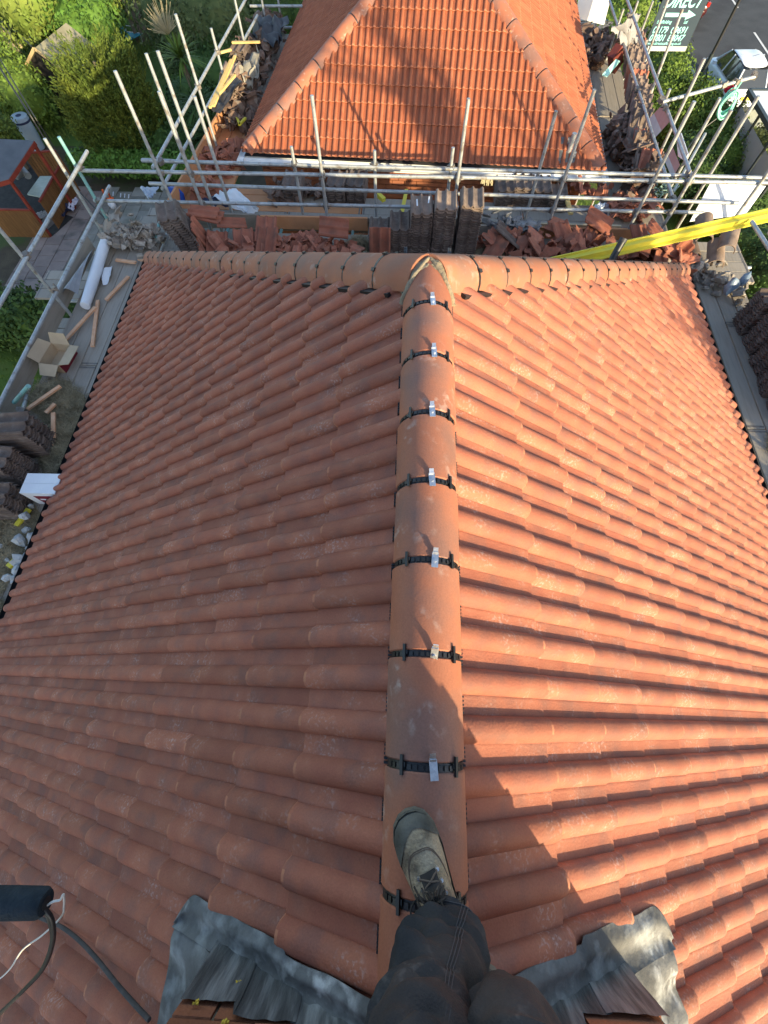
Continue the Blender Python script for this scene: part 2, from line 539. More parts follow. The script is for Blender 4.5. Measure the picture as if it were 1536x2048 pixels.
for i in range(12):
    mb = MB(); y0 = 3.2 + i * 6.6
    mb.box((17.9, y0 + 1.6, G + 0.008), (0.11, 3.6, 0.004)); struct(mb.build('lane_marking', PAINT))
# far pavement
sheet('far_pavement', PAVE, [(22.6, -120), (25, -120), (25, 300), (22.6, 300)], G + 0.1)

patio = bpy.data.objects.new('patio', None); COL.objects.link(patio); patio.location = (-11, 15, G); struct(patio)
mb = MB(); mb.add([(-14.4, 10.3, G + 0.004), (-6.0, 10.3, G + 0.004), (-6.0, 18.95, G + 0.004), (-14.4, 18.95, G + 0.004)], [(0, 1, 2, 3)])
mb.build('patio_bed', SOIL, patio)
slab_me = {}
def slab_mesh(k, mat):
    if k not in slab_me:
        m = MB(); h = 0.035
        m.rings([[(-0.292, -0.292, 0), (0.292, -0.292, 0), (0.292, 0.292, 0), (-0.292, 0.292, 0)],
                 [(-0.292, -0.292, h - 0.008), (0.292, -0.292, h - 0.008), (0.292, 0.292, h - 0.008), (-0.292, 0.292, h - 0.008)],
                 [(-0.284, -0.284, h), (0.284, -0.284, h), (0.284, 0.284, h), (-0.284, 0.284, h)]])
        slab_me[k] = m.mesh('paving_slab', mat)
    return slab_me[k]
for i in range(13):
    for j in range(13):
        x, y = -13.95 + i * 0.605, 10.7 + j * 0.605 + (0.3 if i % 2 else 0)
        if x > -6.4 or y > 18.6:
            continue
        pink = x < -12.2
        M = Matrix.Translation((x, y, G + 0.012 + rnd.uniform(0, 0.008))) @ Euler((rnd.uniform(-.01, .01), rnd.uniform(-.01, .01), rnd.uniform(-.012, .012))).to_matrix().to_4x4()
        link_mesh('paving_slab', slab_mesh('p' if pink else 'g', SLABP if pink else SLAB), patio, M)

# ------------------------------------------------------------------ our house
TH = math.radians(35.32)
CT, ST, TT = math.cos(TH), math.sin(TH), math.tan(TH)
ZO = 0.082                       # the tile planes meet this far under the ridge crown
APY = 1.956                      # plan position of the hip apex
EAVE = 4.853                     # slope length to the eaves
EX = EAVE * CT                   # plan half-width
EZ = -ZO - EAVE * ST
YB = -5.0
GA, TW, TLN, RH = 0.3458, 0.295, 0.480, 0.034
house = thing('house', 'hipped house with new terracotta tile roof that the person stands on', 'house', (0, 0, G))
mb = MB()
for (a, b) in (((-3.6, YB), (3.6, YB)), ((3.6, YB), (3.6, 5.5)), ((3.6, 5.5), (-3.6, 5.5)), ((-3.6, 5.5), (-3.6, YB))):
    mb.bar((a[0], a[1], (G + EZ - 0.1) / 2), (b[0], b[1], (G + EZ - 0.1) / 2), 0.25, abs(G - EZ + 0.1))
mb.build('wall', RENDER, house)
# underlay deck a little under the tiles
d = 0.045
mb = MB()
e0 = EX + 0.03
def rz(x): return -ZO - abs(x) * TT - d
mb.add([(0, YB, rz(0)), (0, APY, rz(0)), (-e0, APY + e0, rz(e0)), (-e0, YB, rz(e0)), (e0, APY + e0, rz(e0)), (e0, YB, rz(e0))],
       [(0, 1, 2, 3), (1, 0, 5, 4), (1, 4, 2)])
mb.build('roof_underlay', FELT, house)
mb = MB()
mb.bar((-EX + 0.05, YB, EZ - 0.13), (-EX + 0.05, APY + EX, EZ - 0.13), 0.03, 0.18)
mb.bar((EX - 0.05, YB, EZ - 0.13), (EX - 0.05, APY + EX, EZ - 0.13), 0.03, 0.18)
mb.bar((-EX, APY + EX - 0.05, EZ - 0.13), (EX, APY + EX - 0.05, EZ - 0.13), 0.03, 0.18)
mb.build('fascia', BLACKP, house)
def gutter(a, b, r=0.056):
    a, b = Vector(a), Vector(b)
    dd = (b - a).normalized()
    x = dd.cross(Vector((0, 0, 1))).normalized()
    g = MB()
    for rr in (r, r - 0.004):
        g.rings([[p + x * (math.cos(PI + PI * k / 8) * rr) + Vector((0, 0, 1)) * (math.sin(PI + PI * k / 8) * rr) for k in range(9)] for p in (a, b)], closed=False)
    return g
gz = EZ - 0.045
gutter((-EX - 0.085, YB, gz), (-EX - 0.085, APY + EX + 0.05, gz), 0.065).build('gutter', BLACKP, house, smooth=40)
gutter((EX + 0.085, YB, gz), (EX + 0.085, APY + EX + 0.05, gz), 0.065).build('gutter', BLACKP, house, smooth=40)
gutter((-EX, APY + EX + 0.03, gz), (EX, APY + EX + 0.03, gz)).build('gutter', BLACKP, house, smooth=40)

def heads(d0):
    h = [d0 + GA * k for k in range(4)]
    n = 10
    step = (EAVE - h[-1]) / n
    return [d0 - GA * 1.0] + h + [h[3] + step * (k + 1) for k in range(n)]
UL, RL, NL = Vector((CT, 0, ST)), Vector((0, -1, 0)), Vector((-ST, 0, CT))
UR, RR, NR = Vector((-CT, 0, ST)), Vector((0, 1, 0)), Vector((ST, 0, CT))
left_m, right_m = [], []
cheek = lambda y, x: (abs(x) < 0.66 and -1.6 < y < -0.9)
for s in heads(0.4834):
    if s < 0.3: continue
    for n in range(-26, 24):
        y0 = 0.160 + 0.086 + n * TW
        if y0 < YB or y0 - TW > APY + s * CT + 0.3: continue
        if s < 0.75 and -1.4 < y0 - TW / 2 < -1.0: continue
        left_m.append(frame(Vector((-s * CT, y0, -ZO - s * ST)) + NL * rnd.uniform(-.0008, .0008), RL, UL, NL))
for s in heads(0.5397):
    if s < 0.3: continue
    for n in range(-24, 26):
        y0 = 0.103 - 0.086 + n * TW
        if y0 < YB or y0 > APY + s * CT + 0.3: continue
        if s < 0.75 and -1.4 < y0 + TW / 2 < -1.0: continue
        right_m.append(frame(Vector((s * CT, y0, -ZO - s * ST)) + NR * rnd.uniform(-.0015, .0015), RR, UR, NR))
q2 = 1 / math.sqrt(2)
cutL = [(Vector((0, APY, 0)), Vector((-q2, -q2, 0)))]
cutR = [(Vector((0, APY, 0)), Vector((q2, -q2, 0)))]
front_m = []
UF, RF, NF = Vector((0, -CT, ST)), Vector((-1, 0, 0)), Vector((0, ST, CT))
for s in heads(0.5):
    if s < 0.3: continue
    for n in range(-16, 16):
        x0 = n * TW + 0.1
        if abs(x0 - TW / 2) > s * CT + 0.3: continue
        front_m.append(frame(Vector((x0, APY + s * CT, -ZO - s * ST)), RF, UF, NF))
cutF = [(Vector((0, APY, 0)), Vector((-q2, q2, 0))), (Vector((0, APY, 0)), Vector((q2, q2, 0)))]
lay_tiles(house, 'roof_tile', [(left_m, cutL), (right_m, cutR), (front_m, cutF)], (TW, TLN), tile_mb(TW, TLN, RH, 0.022, GA), [TILE, TILE_EDGE], 300, 'roof_tile_mass')

# ridge: tiles 0.31 apart with unions and clips
RR_ = 0.123
ridge_me = arc_tile_mb(0.288, RR_, 0.016, 16, 0.92).mesh('ridge_tile', RIDGE, smooth=35)
def union_mb():
    m = MB()
    r = RR_ - 0.004
    n = 18
    for yy0, yy1, rr in ((-0.03, 0.035, r - 0.005), (-0.0125, 0.0105, r - 0.001)):
        rings = []
        for y, q in ((yy0, rr - 0.01), (yy0, rr), (yy1, rr), (yy1, rr - 0.01)):
            rings.append([(q * math.cos(PI * (0.93 - 0.86 * k / n)), y, q * math.sin(PI * (0.93 - 0.86 * k / n)) - RR_) for k in range(n + 1)])
        m.rings(rings, closed=False)
    for a in np.linspace(0.16, 0.84, 15):
        c = Vector((r * math.cos(PI * a), -0.001, r * math.sin(PI * a) - RR_))
        m.box(c, (0.012, 0.013, 0.006), Euler((0, PI / 2 - PI * a, 0)))
    return m
union_me = union_mb().mesh('ridge_union', BLACKP, smooth=30)
def tee_mb():
    m = MB()
    m.box((0, 0.003, 0.004), (0.009, 0.052, 0.007))
    m.box((0, 0.004, 0.001), (0.02, 0.012, 0.004))
    return m
tee_me = tee_mb().mesh('union_lug', BLACKP)
def clip_mb():
    m = MB()
    m.box((0, -0.004, 0.0035), (0.023, 0.052, 0.0025))
    m.box((0, 0.022, 0.006), (0.019, 0.006, 0.009), Euler((0.5, 0, 0)))
    m.box((0, 0.030, 0.011), (0.017, 0.016, 0.0022), Euler((0.45, 0, 0)))
    m.tube([(0, -0.006, 0.004), (0, -0.006, 0.010)], 0.0058, 10)
    return m
clip_me = clip_mb().mesh('ridge_clip', ALU)
ridge_ys = [-0.492 + 0.31 * i for i in range(-2, 8)]
for i, y in enumerate(ridge_ys[:-1]):
    t = link_mesh('ridge_tile', ridge_me, house, Matrix.Translation((rnd.uniform(-.003, .003), y + 0.011 + rnd.uniform(-.002, .002), rnd.uniform(-.001, .001))) @ Euler((rnd.uniform(-.006, .006), rnd.uniform(-.02, .02), rnd.uniform(-.009, .009))).to_matrix().to_4x4())
for i, y in enumerate(ridge_ys):
    u = link_mesh('ridge_union', union_me, house, Matrix.Translation((0, y, 0.001)))
    for a in (0.70, 0.27):
        link_mesh('union_lug', tee_me, u, Matrix.Translation((RR_ * math.cos(PI * a), y, RR_ * math.sin(PI * a) - RR_ + 0.001)) @ Euler((0, PI / 2 - PI * a, 0)).to_matrix().to_4x4())
    lift = 0.55 if i == 4 else rnd.uniform(-.02, .06)
    link_mesh('ridge_clip', clip_me, u, Matrix.Translation((0.016 + rnd.uniform(-.006, .006), y, 0.0005)) @ Euler((lift, 0, rnd.uniform(-.16, .1))).to_matrix().to_4x4())
# pointed end piece at the apex
yA0, yA1 = ridge_ys[-1] + 0.008, APY + 0.035
mb = MB()
rings = []
n = 16
for j in range(9):
    f = j / 8
    row = []
    for k in range(n + 1):
        a = PI * (0.96 - 0.92 * k / n)
        x, z = RR_ * math.cos(a), RR_ * math.sin(a) - RR_
        yend = yA1 - abs(x) * 1.55 + (0.03 if abs(x) < 0.01 else 0)
        row.append((x, yA0 + (yend - yA0) * f, z - 0.012 * f * f))
    rings.append(row)
mb.rings(rings, closed=False)
rings2 = [[(x * 0.87, y, (z + RR_) * 0.87 - RR_) for x, y, z in r] for r in (rings[-1], rings[0])]
mb.rings([rings[-1]] + rings2, closed=False)
mb.build('mitred_ridge_tile', RIDGE, house, smooth=35)

# hips
hipL = math.sqrt(2 + TT * TT)
HPITCH = 0.31
HR = 0.135
hip_me = arc_tile_mb(0.302, HR, 0.016, 12, 0.9).mesh('hip_tile', HIPM, smooth=35)
def hunion_mb():
    m = MB()
    r = HR + 0.0015
    for y, q in ((0, r),):
        m.rings([[(qq * math.cos(PI * (0.95 - 0.9 * k / 12)), yy, qq * math.sin(PI * (0.95 - 0.9 * k / 12)) - HR) for k in range(13)]
                 for yy, qq in ((-0.006, r - 0.012), (-0.006, r - 0.003), (0.012, r - 0.003), (0.012, r - 0.012))], closed=False)
    for a in (0.74, 0.48, 0.27):
        m.box((r * math.cos(PI * a), 0.003, r * math.sin(PI * a) - HR + 0.002), (0.018, 0.028, 0.008), Euler((0, PI / 2 - PI * a, 0)))
    return m
hun_me = hunion_mb().mesh('hip_union', BLACKP)
for sx in (-1, 1):
    D = Vector((sx, 1, -TT)).normalized()
    S_ = Vector((1, -sx, 0)).normalized() if sx > 0 else Vector((1, 1, 0)).normalized()
    Zu = S_.cross(D)
    if Zu.z < 0:
        S_ = -S_; Zu = S_.cross(D)
    P0 = Vector((0, APY - 0.01, 0.030))
    k = 0
    s = 0.06
    while s < hipL * EX - 0.05:
        M = frame(P0 + D * s + Zu * rnd.uniform(-.002, .002), S_, D, Zu) @ Euler((0, rnd.uniform(-.02, .02), rnd.uniform(-.012, .012))).to_matrix().to_4x4()
        h = link_mesh('hip_tile', hip_me, house, M)
        if k:
            link_mesh('hip_union', hun_me, h, frame(P0 + D * (s - 0.005) + Zu * 0.002, S_, D, Zu))
        s += HPITCH
        k += 1
    # black roll of the dry hip, showing under the tiles
    mb = MB()
    for sd in (-1, 1):
        mb.bar(P0 + D * 0.2 + S_ * sd * 0.135 - Zu * 0.128, P0 + D * (hipL * EX - 0.1) + S_ * sd * 0.135 - Zu * 0.128, 0.06, 0.02, up=Zu)
    mb.build('hip_roll', BLACKP, house)
# mortar in the mitre: a trowelled fillet down each side of the pointed tile, and a wedge at its foot
mb = MB()
for sx in (-1, 1):
    pts, rs = [], []
    for j in range(15):
        f = j / 14
        ax = 0.004 + 0.123 * math.sin(f * PI / 2 * 0.98)
        zz = -0.006 - RR_ * (1 - math.sqrt(max(0.0, 1 - (min(ax, RR_ * .998) / RR_) ** 2)))
        pts.append((sx * (ax + 0.006 * noise.noise(Vector((j * .5, sx, 0)))), APY + 0.030 - ax * 1.50, zz - 0.004 + 0.004 * noise.noise(Vector((j * .7, sx, 3)))))
        rs.append(0.010 + 0.008 * f + 0.004 * noise.noise(Vector((j * .9, sx, 7))))
    mb.tube(pts, rs, 8)
    def wedge(u, v, sx=sx):
        ax = 0.118 + 0.065 * u
        y = APY - 0.19 + 0.17 * v + 0.03 * u
        return (sx * ax, y, -0.150 - 0.45 * (ax - 0.118) + 0.012 * noise.noise(Vector((ax * 30, y * 22, sx))) - 0.03 * u * u - 0.02 * abs(v - .6))
    mb.slab(wedge, 10, 14, 0.05)
def plug(u, v):
    a, t_ = 2 * PI * u, PI * (0.04 + 0.5 * v)
    q = 1 + 0.06 * noise.noise(Vector((math.cos(a) * 2, math.sin(a) * 2, v * 3)))
    return (0.150 * q * math.sin(t_) * math.cos(a), APY - 0.005 + 0.120 * q * math.sin(t_) * math.sin(a), -0.150 + 0.143 * q * abs(math.cos(t_)) ** 0.8)
mb.grid(plug, 24, 10)
mb.build('mortar_fillet', MORTAR, house, smooth=60)
# toothed fillers of the dry ridge, seen in the pans beside the ridge tiles
def filler_mb():
    m = MB()
    for k in range(5):
        m.box((0, (k - 2) * 0.012, 0.0), (0.016, 0.006, 0.030))
    m.box((0.008, 0, 0), (0.004, 0.062, 0.03))
    return m
fill_me = filler_mb().mesh('ridge_filler', DARKP)
for n in range(-10, 15):
    y = 0.160 - 0.030 + n * 0.1475
    link_mesh('ridge_filler', fill_me, house, Matrix.Translation((-0.119, y, -0.135)))
    y = 0.103 + 0.030 + n * 0.1475
    link_mesh('ridge_filler', fill_me, house, Matrix.Translation((0.119, y, -0.135)) @ Euler((0, 0, PI)).to_matrix().to_4x4())

# chimney stack behind the person, with its lead
CX0, CX1, CY0, CY1, CZ1 = -0.66, 0.70, -1.65, -0.80, 0.95
chim = MB().box(((CX0 + CX1) / 2, (CY0 + CY1) / 2, (CZ1 - 1.2) / 2), (CX1 - CX0 - 0.016, CY1 - CY0 - 0.016, CZ1 + 1.2)).build('chimney', MORTAR, house)
mb = MB()
zc = -0.75
row = 0
while zc < CZ1 - 0.03:
    off = 0.1125 if row % 2 else 0.0
    for (y, sgn) in ((CY1, 1), (CY0, -1)):
        x = CX0 - off
        while x < CX1 - 0.02:
            a, b_ = max(x, CX0), min(x + 0.215, CX1)
            if b_ - a > 0.03:
                mb.box(((a + b_) / 2, y - sgn * 0.05 + sgn * rnd.uniform(0, .003), zc + 0.0325), (b_ - a, 0.102, 0.065))
            x += 0.225
    for (x, sgn) in ((CX1, 1), (CX0, -1)):
        y = CY0 + 0.11 + (0 if row % 2 else 0.11)
        while y < CY1 - 0.2:
            mb.box((x - sgn * 0.05 + sgn * rnd.uniform(0, .003), y + 0.1075, zc + 0.0325), (0.102, 0.215, 0.065))
            y += 0.225
    zc += 0.075
    row += 1
bw = mb.build('brickwork', BRICK, chim)
bw['kind'] = 'stuff'
MB().box(((CX0 + CX1) / 2, (CY0 + CY1) / 2, CZ1 + 0.03), (CX1 - CX0 + 0.08, CY1 - CY0 + 0.08, 0.06)).build('capping', MORTAR, chim)
def lead_z(x, y, off=0.066):
    return -ZO - abs(x) * TT + off / CT
def nzv(p, s, amp):
    return noise.noise(Vector(p) * s) * amp
for sx, x0, x1, yf in ((-1, 0.13, 0.87, -0.715), (1, 0.16, 0.965, -0.685)):
    mb = MB()
    def fn(u, v, sx=sx, x0=x0, x1=x1, yf=yf):
        ax = x0 + (x1 - x0) * u
        edge = yf + 0.009 * noise.noise(Vector((ax * 7, sx * 3.1, 0))) + (0.018 if ax > (0.40 if sx < 0 else 0.52) else 0.0) - (0.0 if ax < x1 - 0.08 else 0.09 * ((ax - x1 + 0.08) / 0.08) ** 2)
        y = edge + (CY1 + 0.002 - edge) * v
        fold = 0.014 * math.exp(-((v - 0.30) / 0.2) ** 2) + 0.035 * max(0, v - 0.72) ** 1.3 * 3
        wob = nzv((ax * 1.0, y * 2.0, sx), 6.0, 0.007) + nzv((ax, y, sx * 2), 24.0, 0.0025)
        x = sx * (ax + nzv((y, sx, 1), 9.0, 0.012) * (u ** 3))
        return (x, y, lead_z(ax, y) + fold + wob)
    mb.slab(fn, 64, 16, 0.004)
    mb.build('lead_apron', LEAD, house, smooth=60)
    xs = abs(CX0) if sx < 0 else CX1
    # side flank, along the cheek of the stack
    mb = MB()
    def fs(u, v, sx=sx, xs=xs, x1=x1):
        ax = xs + 0.002 + (x1 - 0.012 + nzv((v * 3, sx, 4), 4.0, 0.018) - xs) * u
        y = CY1 + 0.003 - v * 0.86
        bump = 0.018 * math.sin(v * 0.86 / 0.1475 * 2 * PI) * u + nzv((ax, y, 2), 11.0, 0.012)
        return (sx * ax, y, lead_z(ax, y) + 0.004 + bump + 0.03 * (1 - u) ** 2)
    mb.slab(fs, 10, 30, 0.004)
    mb.build('lead_flank', LEAD, house, smooth=60)
    # upstand on the face of the stack: sheets with lapped joints
    xa, n = 0.0, 4
    for k in range(n):
        a = (0.10 if k == 0 else xs * k / n)
        b_ = xs * (k + 1) / n + (0.0 if k == n - 1 else 0.015)
        mb = MB()
        def fu(u, v, a=a, b_=b_, k=k, sx=sx):
            ax = a + (b_ - a) * u
            z0 = lead_z(ax, CY1) + 0.0
            top = -0.15 - 0.05 * (ax > 0.5) if sx < 0 else -0.20 - 0.06 * (ax > 0.45)
            z = z0 + (max(top, z0 + 0.06) - z0) * v
            return (sx * ax, CY1 + 0.006 + 0.003 * k + nzv((ax * 3, 1, z), 9.0, 0.007) + 0.012 * (1 - v) ** 2, z)
        mb.grid(fu, 14, 10)
        o = mb.build('lead_upstand', LEADB, house, smooth=60)
# lichen spots on the left upstand
mb = MB()
for (x, y, z) in ((-0.528, -0.785, -0.286), (-0.611, -0.785, -0.189), (-0.507, -0.785, -0.121)):
    for k in range(7):
        mb.box((x + rnd.uniform(-.007, .007), y + rnd.uniform(-.001, .002), z + rnd.uniform(-.006, .006)), (0.006, 0.004, 0.005), Euler((rnd.uniform(0, 3),) * 3))
mb.build('lichen', LICHEN, chim)

# ------------------------------------------------------------------ neighbouring house
NA = math.radians(-3.41)
NO = Vector((0.075, 8.495, 0))
nu, nv_ = Vector((math.cos(NA), math.sin(NA), 0)), Vector((-math.sin(NA), math.cos(NA), 0))
def NB(x, y, z): return NO + nu * x + nv_ * y + Vector((0, 0, z))
NZ, NHW, NTH = -2.88, 3.12, math.radians(31.7)
nC, nS, nT = math.cos(NTH), math.sin(NTH), math.tan(NTH)
NLEN = 13.0
NTOP = NZ + NHW * nT
nb = thing('house', 'neighbouring hipped house with bright orange tiles behind the scaffold', 'house', NB(0, 6, G))
mb = MB()
ins = 0.28
cor = [NB(-NHW + ins, ins, 0), NB(NHW - ins, ins, 0), NB(NHW - ins, NLEN, 0), NB(-NHW + ins, NLEN, 0)]
for a, b in zip(cor, cor[1:] + cor[:1]):
    zc = (G + NZ - 0.12) / 2
    mb.bar((a.x, a.y, zc), (b.x, b.y, zc), 0.2, abs(G - NZ + 0.12))
mb.build('wall', BRICK, nb)
# the top courses under the gutter, brick by brick
bm_ = MB().box((0, 0, 0), (0.215, 0.1, 0.065)).mesh('brick', BRICK)
RZ = Matrix.Rotation(NA, 4, 'Z')
for r_ in range(7):
    for k in range(25):
        x = -NHW + ins - 0.02 + 0.12 + k * 0.2255 + (0.1125 if r_ % 2 else 0)
        if x < NHW - ins - 0.05:
            link_mesh('brick', bm_, nb, Matrix.Translation(NB(x, ins - 0.103 + rnd.uniform(-.002, .002), NZ - 0.17 - r_ * 0.075)) @ RZ)
mb = MB()
zd = -0.03
mb.add([NB(-NHW, 0, NZ + zd), NB(NHW, 0, NZ + zd), NB(0, NHW, NTOP + zd), NB(0, NLEN - NHW, NTOP + zd), NB(NHW, NLEN, NZ + zd), NB(-NHW, NLEN, NZ + zd)],
       [(0, 1, 2), (1, 4, 3, 2), (4, 5, 3), (5, 0, 2, 3)])
mb.build('roof_underlay', FELT, nb)
nw, nga, nl = 0.2247, 0.2821, 0.345
faces = []
def nvec(x, y, z): return nu * x + nv_ * y + Vector((0, 0, z))
fm = []
for j in range(13):
    s = j * nga
    for k in range(-15, 15):
        x = k * nw + 0.03
        fm.append(frame(NB(x, s * nC, NZ + s * nS) + nvec(0, 0, rnd.uniform(-.0015, .0015)), nvec(1, 0, 0), nvec(0, nC, nS), nvec(0, -nS, nC)))
cN = [(NB(0, NHW, 0), nvec(q2, -q2, 0)), (NB(0, NHW, 0), nvec(-q2, -q2, 0))]
faces.append((fm, cN))
lm_, rm_ = [], []
for j in range(13):
    s = j * nga
    for k in range(0, 45):
        y = k * nw
        lm_.append(frame(NB(-NHW + s * nC, y + nw, NZ + s * nS), nvec(0, -1, 0), nvec(nC, 0, nS), nvec(-nS, 0, nC)))
        rm_.append(frame(NB(NHW - s * nC, y, NZ + s * nS), nvec(0, 1, 0), nvec(-nC, 0, nS), nvec(nS, 0, nC)))
faces.append((lm_, [(NB(0, NHW, 0), nvec(-q2, q2, 0)), (NB(0, 0, 0), nvec(-1, 0, 0))]))
faces.append((rm_, [(NB(0, NHW, 0), nvec(q2, q2, 0)), (NB(0, 0, 0), nvec(1, 0, 0))]))
lay_tiles(nb, 'roof_tile', faces, (nw, nl), tile_mb(nw, nl, 0.030, 0.026, nga), [TILE_N, TILE_EDGE], 300, 'roof_tile_mass')
nh_me = arc_tile_mb(0.44, 0.145, 0.014, 12, 0.9).mesh('hip_tile', RIDGE, smooth=35)
nhu = MB()
nhu.rings([[(qq * math.cos(PI * (0.97 - 0.94 * k / 12)), yy, qq * math.sin(PI * (0.97 - 0.94 * k / 12)) - 0.145) for k in range(13)] for yy, qq in ((-0.004, 0.135), (-0.004, 0.1465), (0.012, 0.1465), (0.012, 0.135))], closed=False)
nhu_me = nhu.mesh('hip_union', BLACKP)
for sx in (-1, 1):
    D = nvec(sx, -1, -nT).normalized()
    S_ = nvec(1, sx, 0).normalized()
    Zu = S_.cross(D)
    if Zu.z < 0:
        S_ = -S_; Zu = S_.cross(D)
    P0 = NB(0, NHW, NTOP + 0.10)
    tot = NHW * math.sqrt(2 + nT * nT)
    s = tot - 0.47
    while s > 0.1:
        h = link_mesh('hip_tile', nh_me, nb, frame(P0 + D * s, S_, D, Zu))
        link_mesh('hip_union', nhu_me, h, frame(P0 + D * (s - 0.004), S_, D, Zu))
        s -= 0.452
s = NHW
nr_me = ridge_me
while s < NLEN - NHW:
    M = frame(NB(0, s, NTOP + 0.085), nu, nv_, Vector((0, 0, 1)))
    link_mesh('ridge_tile', nh_me, nb, M)
    s += 0.452
def ngut(a, b): gutter(a, b, 0.06).build('gutter', WPVC, nb, smooth=40)
ngut(NB(-NHW - 0.1, -0.06, NZ - 0.05), NB(NHW + 0.08, -0.06, NZ - 0.05))
ngut(NB(-NHW - 0.06, -0.1, NZ - 0.05), NB(-NHW - 0.06, NLEN, NZ - 0.05))
ngut(NB(NHW + 0.06, -0.1, NZ - 0.05), NB(NHW + 0.06, NLEN, NZ - 0.05))
MB().bar(NB(-NHW, 0.06, NZ - 0.11), NB(NHW, 0.06, NZ - 0.11), 0.02, 0.16).build('fascia', WPVC, nb)
# lead patch and vent stub near the right corner
mb = MB()
def lp(u, v):
    x = 2.28 + 0.36 * u; s = 0.03 + 0.42 * v
    return tuple(NB(x, s * nC, NZ + s * nS + 0.052 + nzv((x, s, 5), 14, 0.010)))
mb.slab(lp, 10, 10, 0.004)
mb.build('lead_patch', LEAD, nb, smooth=50)
MB().tube([NB(2.50, 0.22, NZ + 0.16), NB(2.50, 0.22, NZ + 0.42)], 0.04, 12).build('vent_pipe', GALV, nb, smooth=40)

# ------------------------------------------------------------------ scaffolds
TR = 0.0245
def pole(parent, base, top, mat=GALV, r=TR, name='pole'):
    m = MB()
    m.tube([base, top], r, 12)
    m.tube([(top[0], top[1], top[2] - 0.002), (top[0], top[1], top[2] + 0.001)], r * 0.82, 12)
    return m.build(name, mat, parent, smooth=40)
coup_mb = MB().box((0, 0, 0), (0.075, 0.085, 0.060)).box((0.045, 0, 0.022), (0.03, 0.05, 0.022)).tube([(0.035, -0.02, 0), (0.085, -0.02, 0)], 0.011, 6).tube([(-0.03, 0.03, -0.02), (-0.03, 0.03, 0.06)], 0.011, 6)
coup_me = coup_mb.mesh('coupler', COUP)
def coupler(parent, p):
    link_mesh('coupler', coup_me, parent, Matrix.Translation(p) @ Euler((rnd.uniform(-.3, .3), rnd.uniform(-.3, .3), rnd.uniform(0, 6))).to_matrix().to_4x4())
def rail(parent, a, b, mat=GALV, name='ledger'):
    return MB().tube([a, b], TR, 12).build(name, mat, parent, smooth=40)
board_me = {}
def board(parent, a, b, w=0.222, t=0.038, mat=None, name='scaffold_board'):
    a, b = Vector(a), Vector(b)
    L = (b - a).length
    m = MB()
    h, l = w / 2, L / 2
    sec = [(-h, -t), (h, -t), (h, -0.006), (h - 0.006, 0), (-h + 0.006, 0), (-h, -0.006)]
    m.rings([[(x, y, z) for x, z in sec] for y in (-l, l)])
    ang = math.atan2(-(b - a).x, (b - a).y)
    o = bpy.data.objects.new(name, m.mesh(name, mat or BOARD))
    COL.objects.link(o)
    o.parent = parent
    M = Matrix.Translation((a + b) / 2) @ Euler((math.atan2(b.z - a.z, Vector((b.x - a.x, b.y - a.y)).length), 0, ang)).to_matrix().to_4x4()
    o.matrix_basis = world_of(parent).inverted() @ M
    # hoop irons at both ends
    for sy in (-1, 1):
        hb = MB().box((0, sy * (l - 0.03), -t / 2), (w + 0.004, 0.025, t + 0.004))
        c = bpy.data.objects.new('end_band', hb.mesh('end_band', COUP))
        COL.objects.link(c); c.parent = o
    return o

PZ = -3.10                               # top of the boards
sc1 = thing('scaffold', 'grey tube scaffold with boarded walkways round the near roof', 'scaffold', (0, 6.5, G))
# standards of the row beyond the near eaves
for (x, zt) in ((-1.385, -1.40), (0.615, -1.41), (2.15, -1.31), (3.43, -1.41), (3.94, -1.49), (-3.36, -1.38), (-3.82, -1.19)):
    pole(sc1, (x, 6.99, G), (x, 6.99, zt))
pole(sc1, (-5.27, 7.0, G), (-5.27, 7.0, -1.91))
pole(sc1, (-5.07, 7.03, G), (-5.07, 7.03, -1.90), TEAL)
for x, y, zt in ((-5.0, 4.93, -1.75), (-5.12, 3.02, -2.75), (-5.0, -0.4, -1.7), (5.23, 4.9, -1.7), (5.23, 2.0, -1.7), (5.23, -1.0, -1.7), (4.95, 7.0, -1.9)):
    pole(sc1, (x, y, G), (x, y, zt))
rail(sc1, (-5.12, 7.045, -2.325), (5.35, 7.045, -2.325))
rail(sc1, (-5.12, 7.045, -2.745), (4.45, 7.045, -2.745))
rail(sc1, (-4.95, -2.5, -2.20), (-4.95, 7.30, -2.20))
rail(sc1, (-4.93, -2.5, -2.70), (-4.93, 7.35, -2.70))
rail(sc1, (4.509, 6.047, -2.260), (5.18, 0.0, -2.26))
rail(sc1, (5.3, 2.0, -2.74), (5.3, 6.6, -2.74))
rail(sc1, (-5.2, 6.93, -3.20), (5.2, 6.93, -3.20), GALV)
rail(sc1, (-5.2, 7.08, -3.36), (5.2, 7.08, -3.36), TEAL)
for x in (-4.3, -3.1, -2.2, -1.0, -0.2, 0.5, 1.6, 2.6, 3.8, 4.6):
    rail(sc1, (x, 5.95, -3.165), (x, 7.25, -3.165), TEAL if rnd.random() < .7 else GALV, 'transom')
for y in (-2, 0.2, 1.4, 2.9, 4.1, 5.3, 6.4):
    rail(sc1, (-5.25, y, -3.165), (-4.0, y, -3.165), GALV, 'transom')
    rail(sc1, (5.3, y, -3.165), (4.0, y, -3.165), GALV, 'transom')
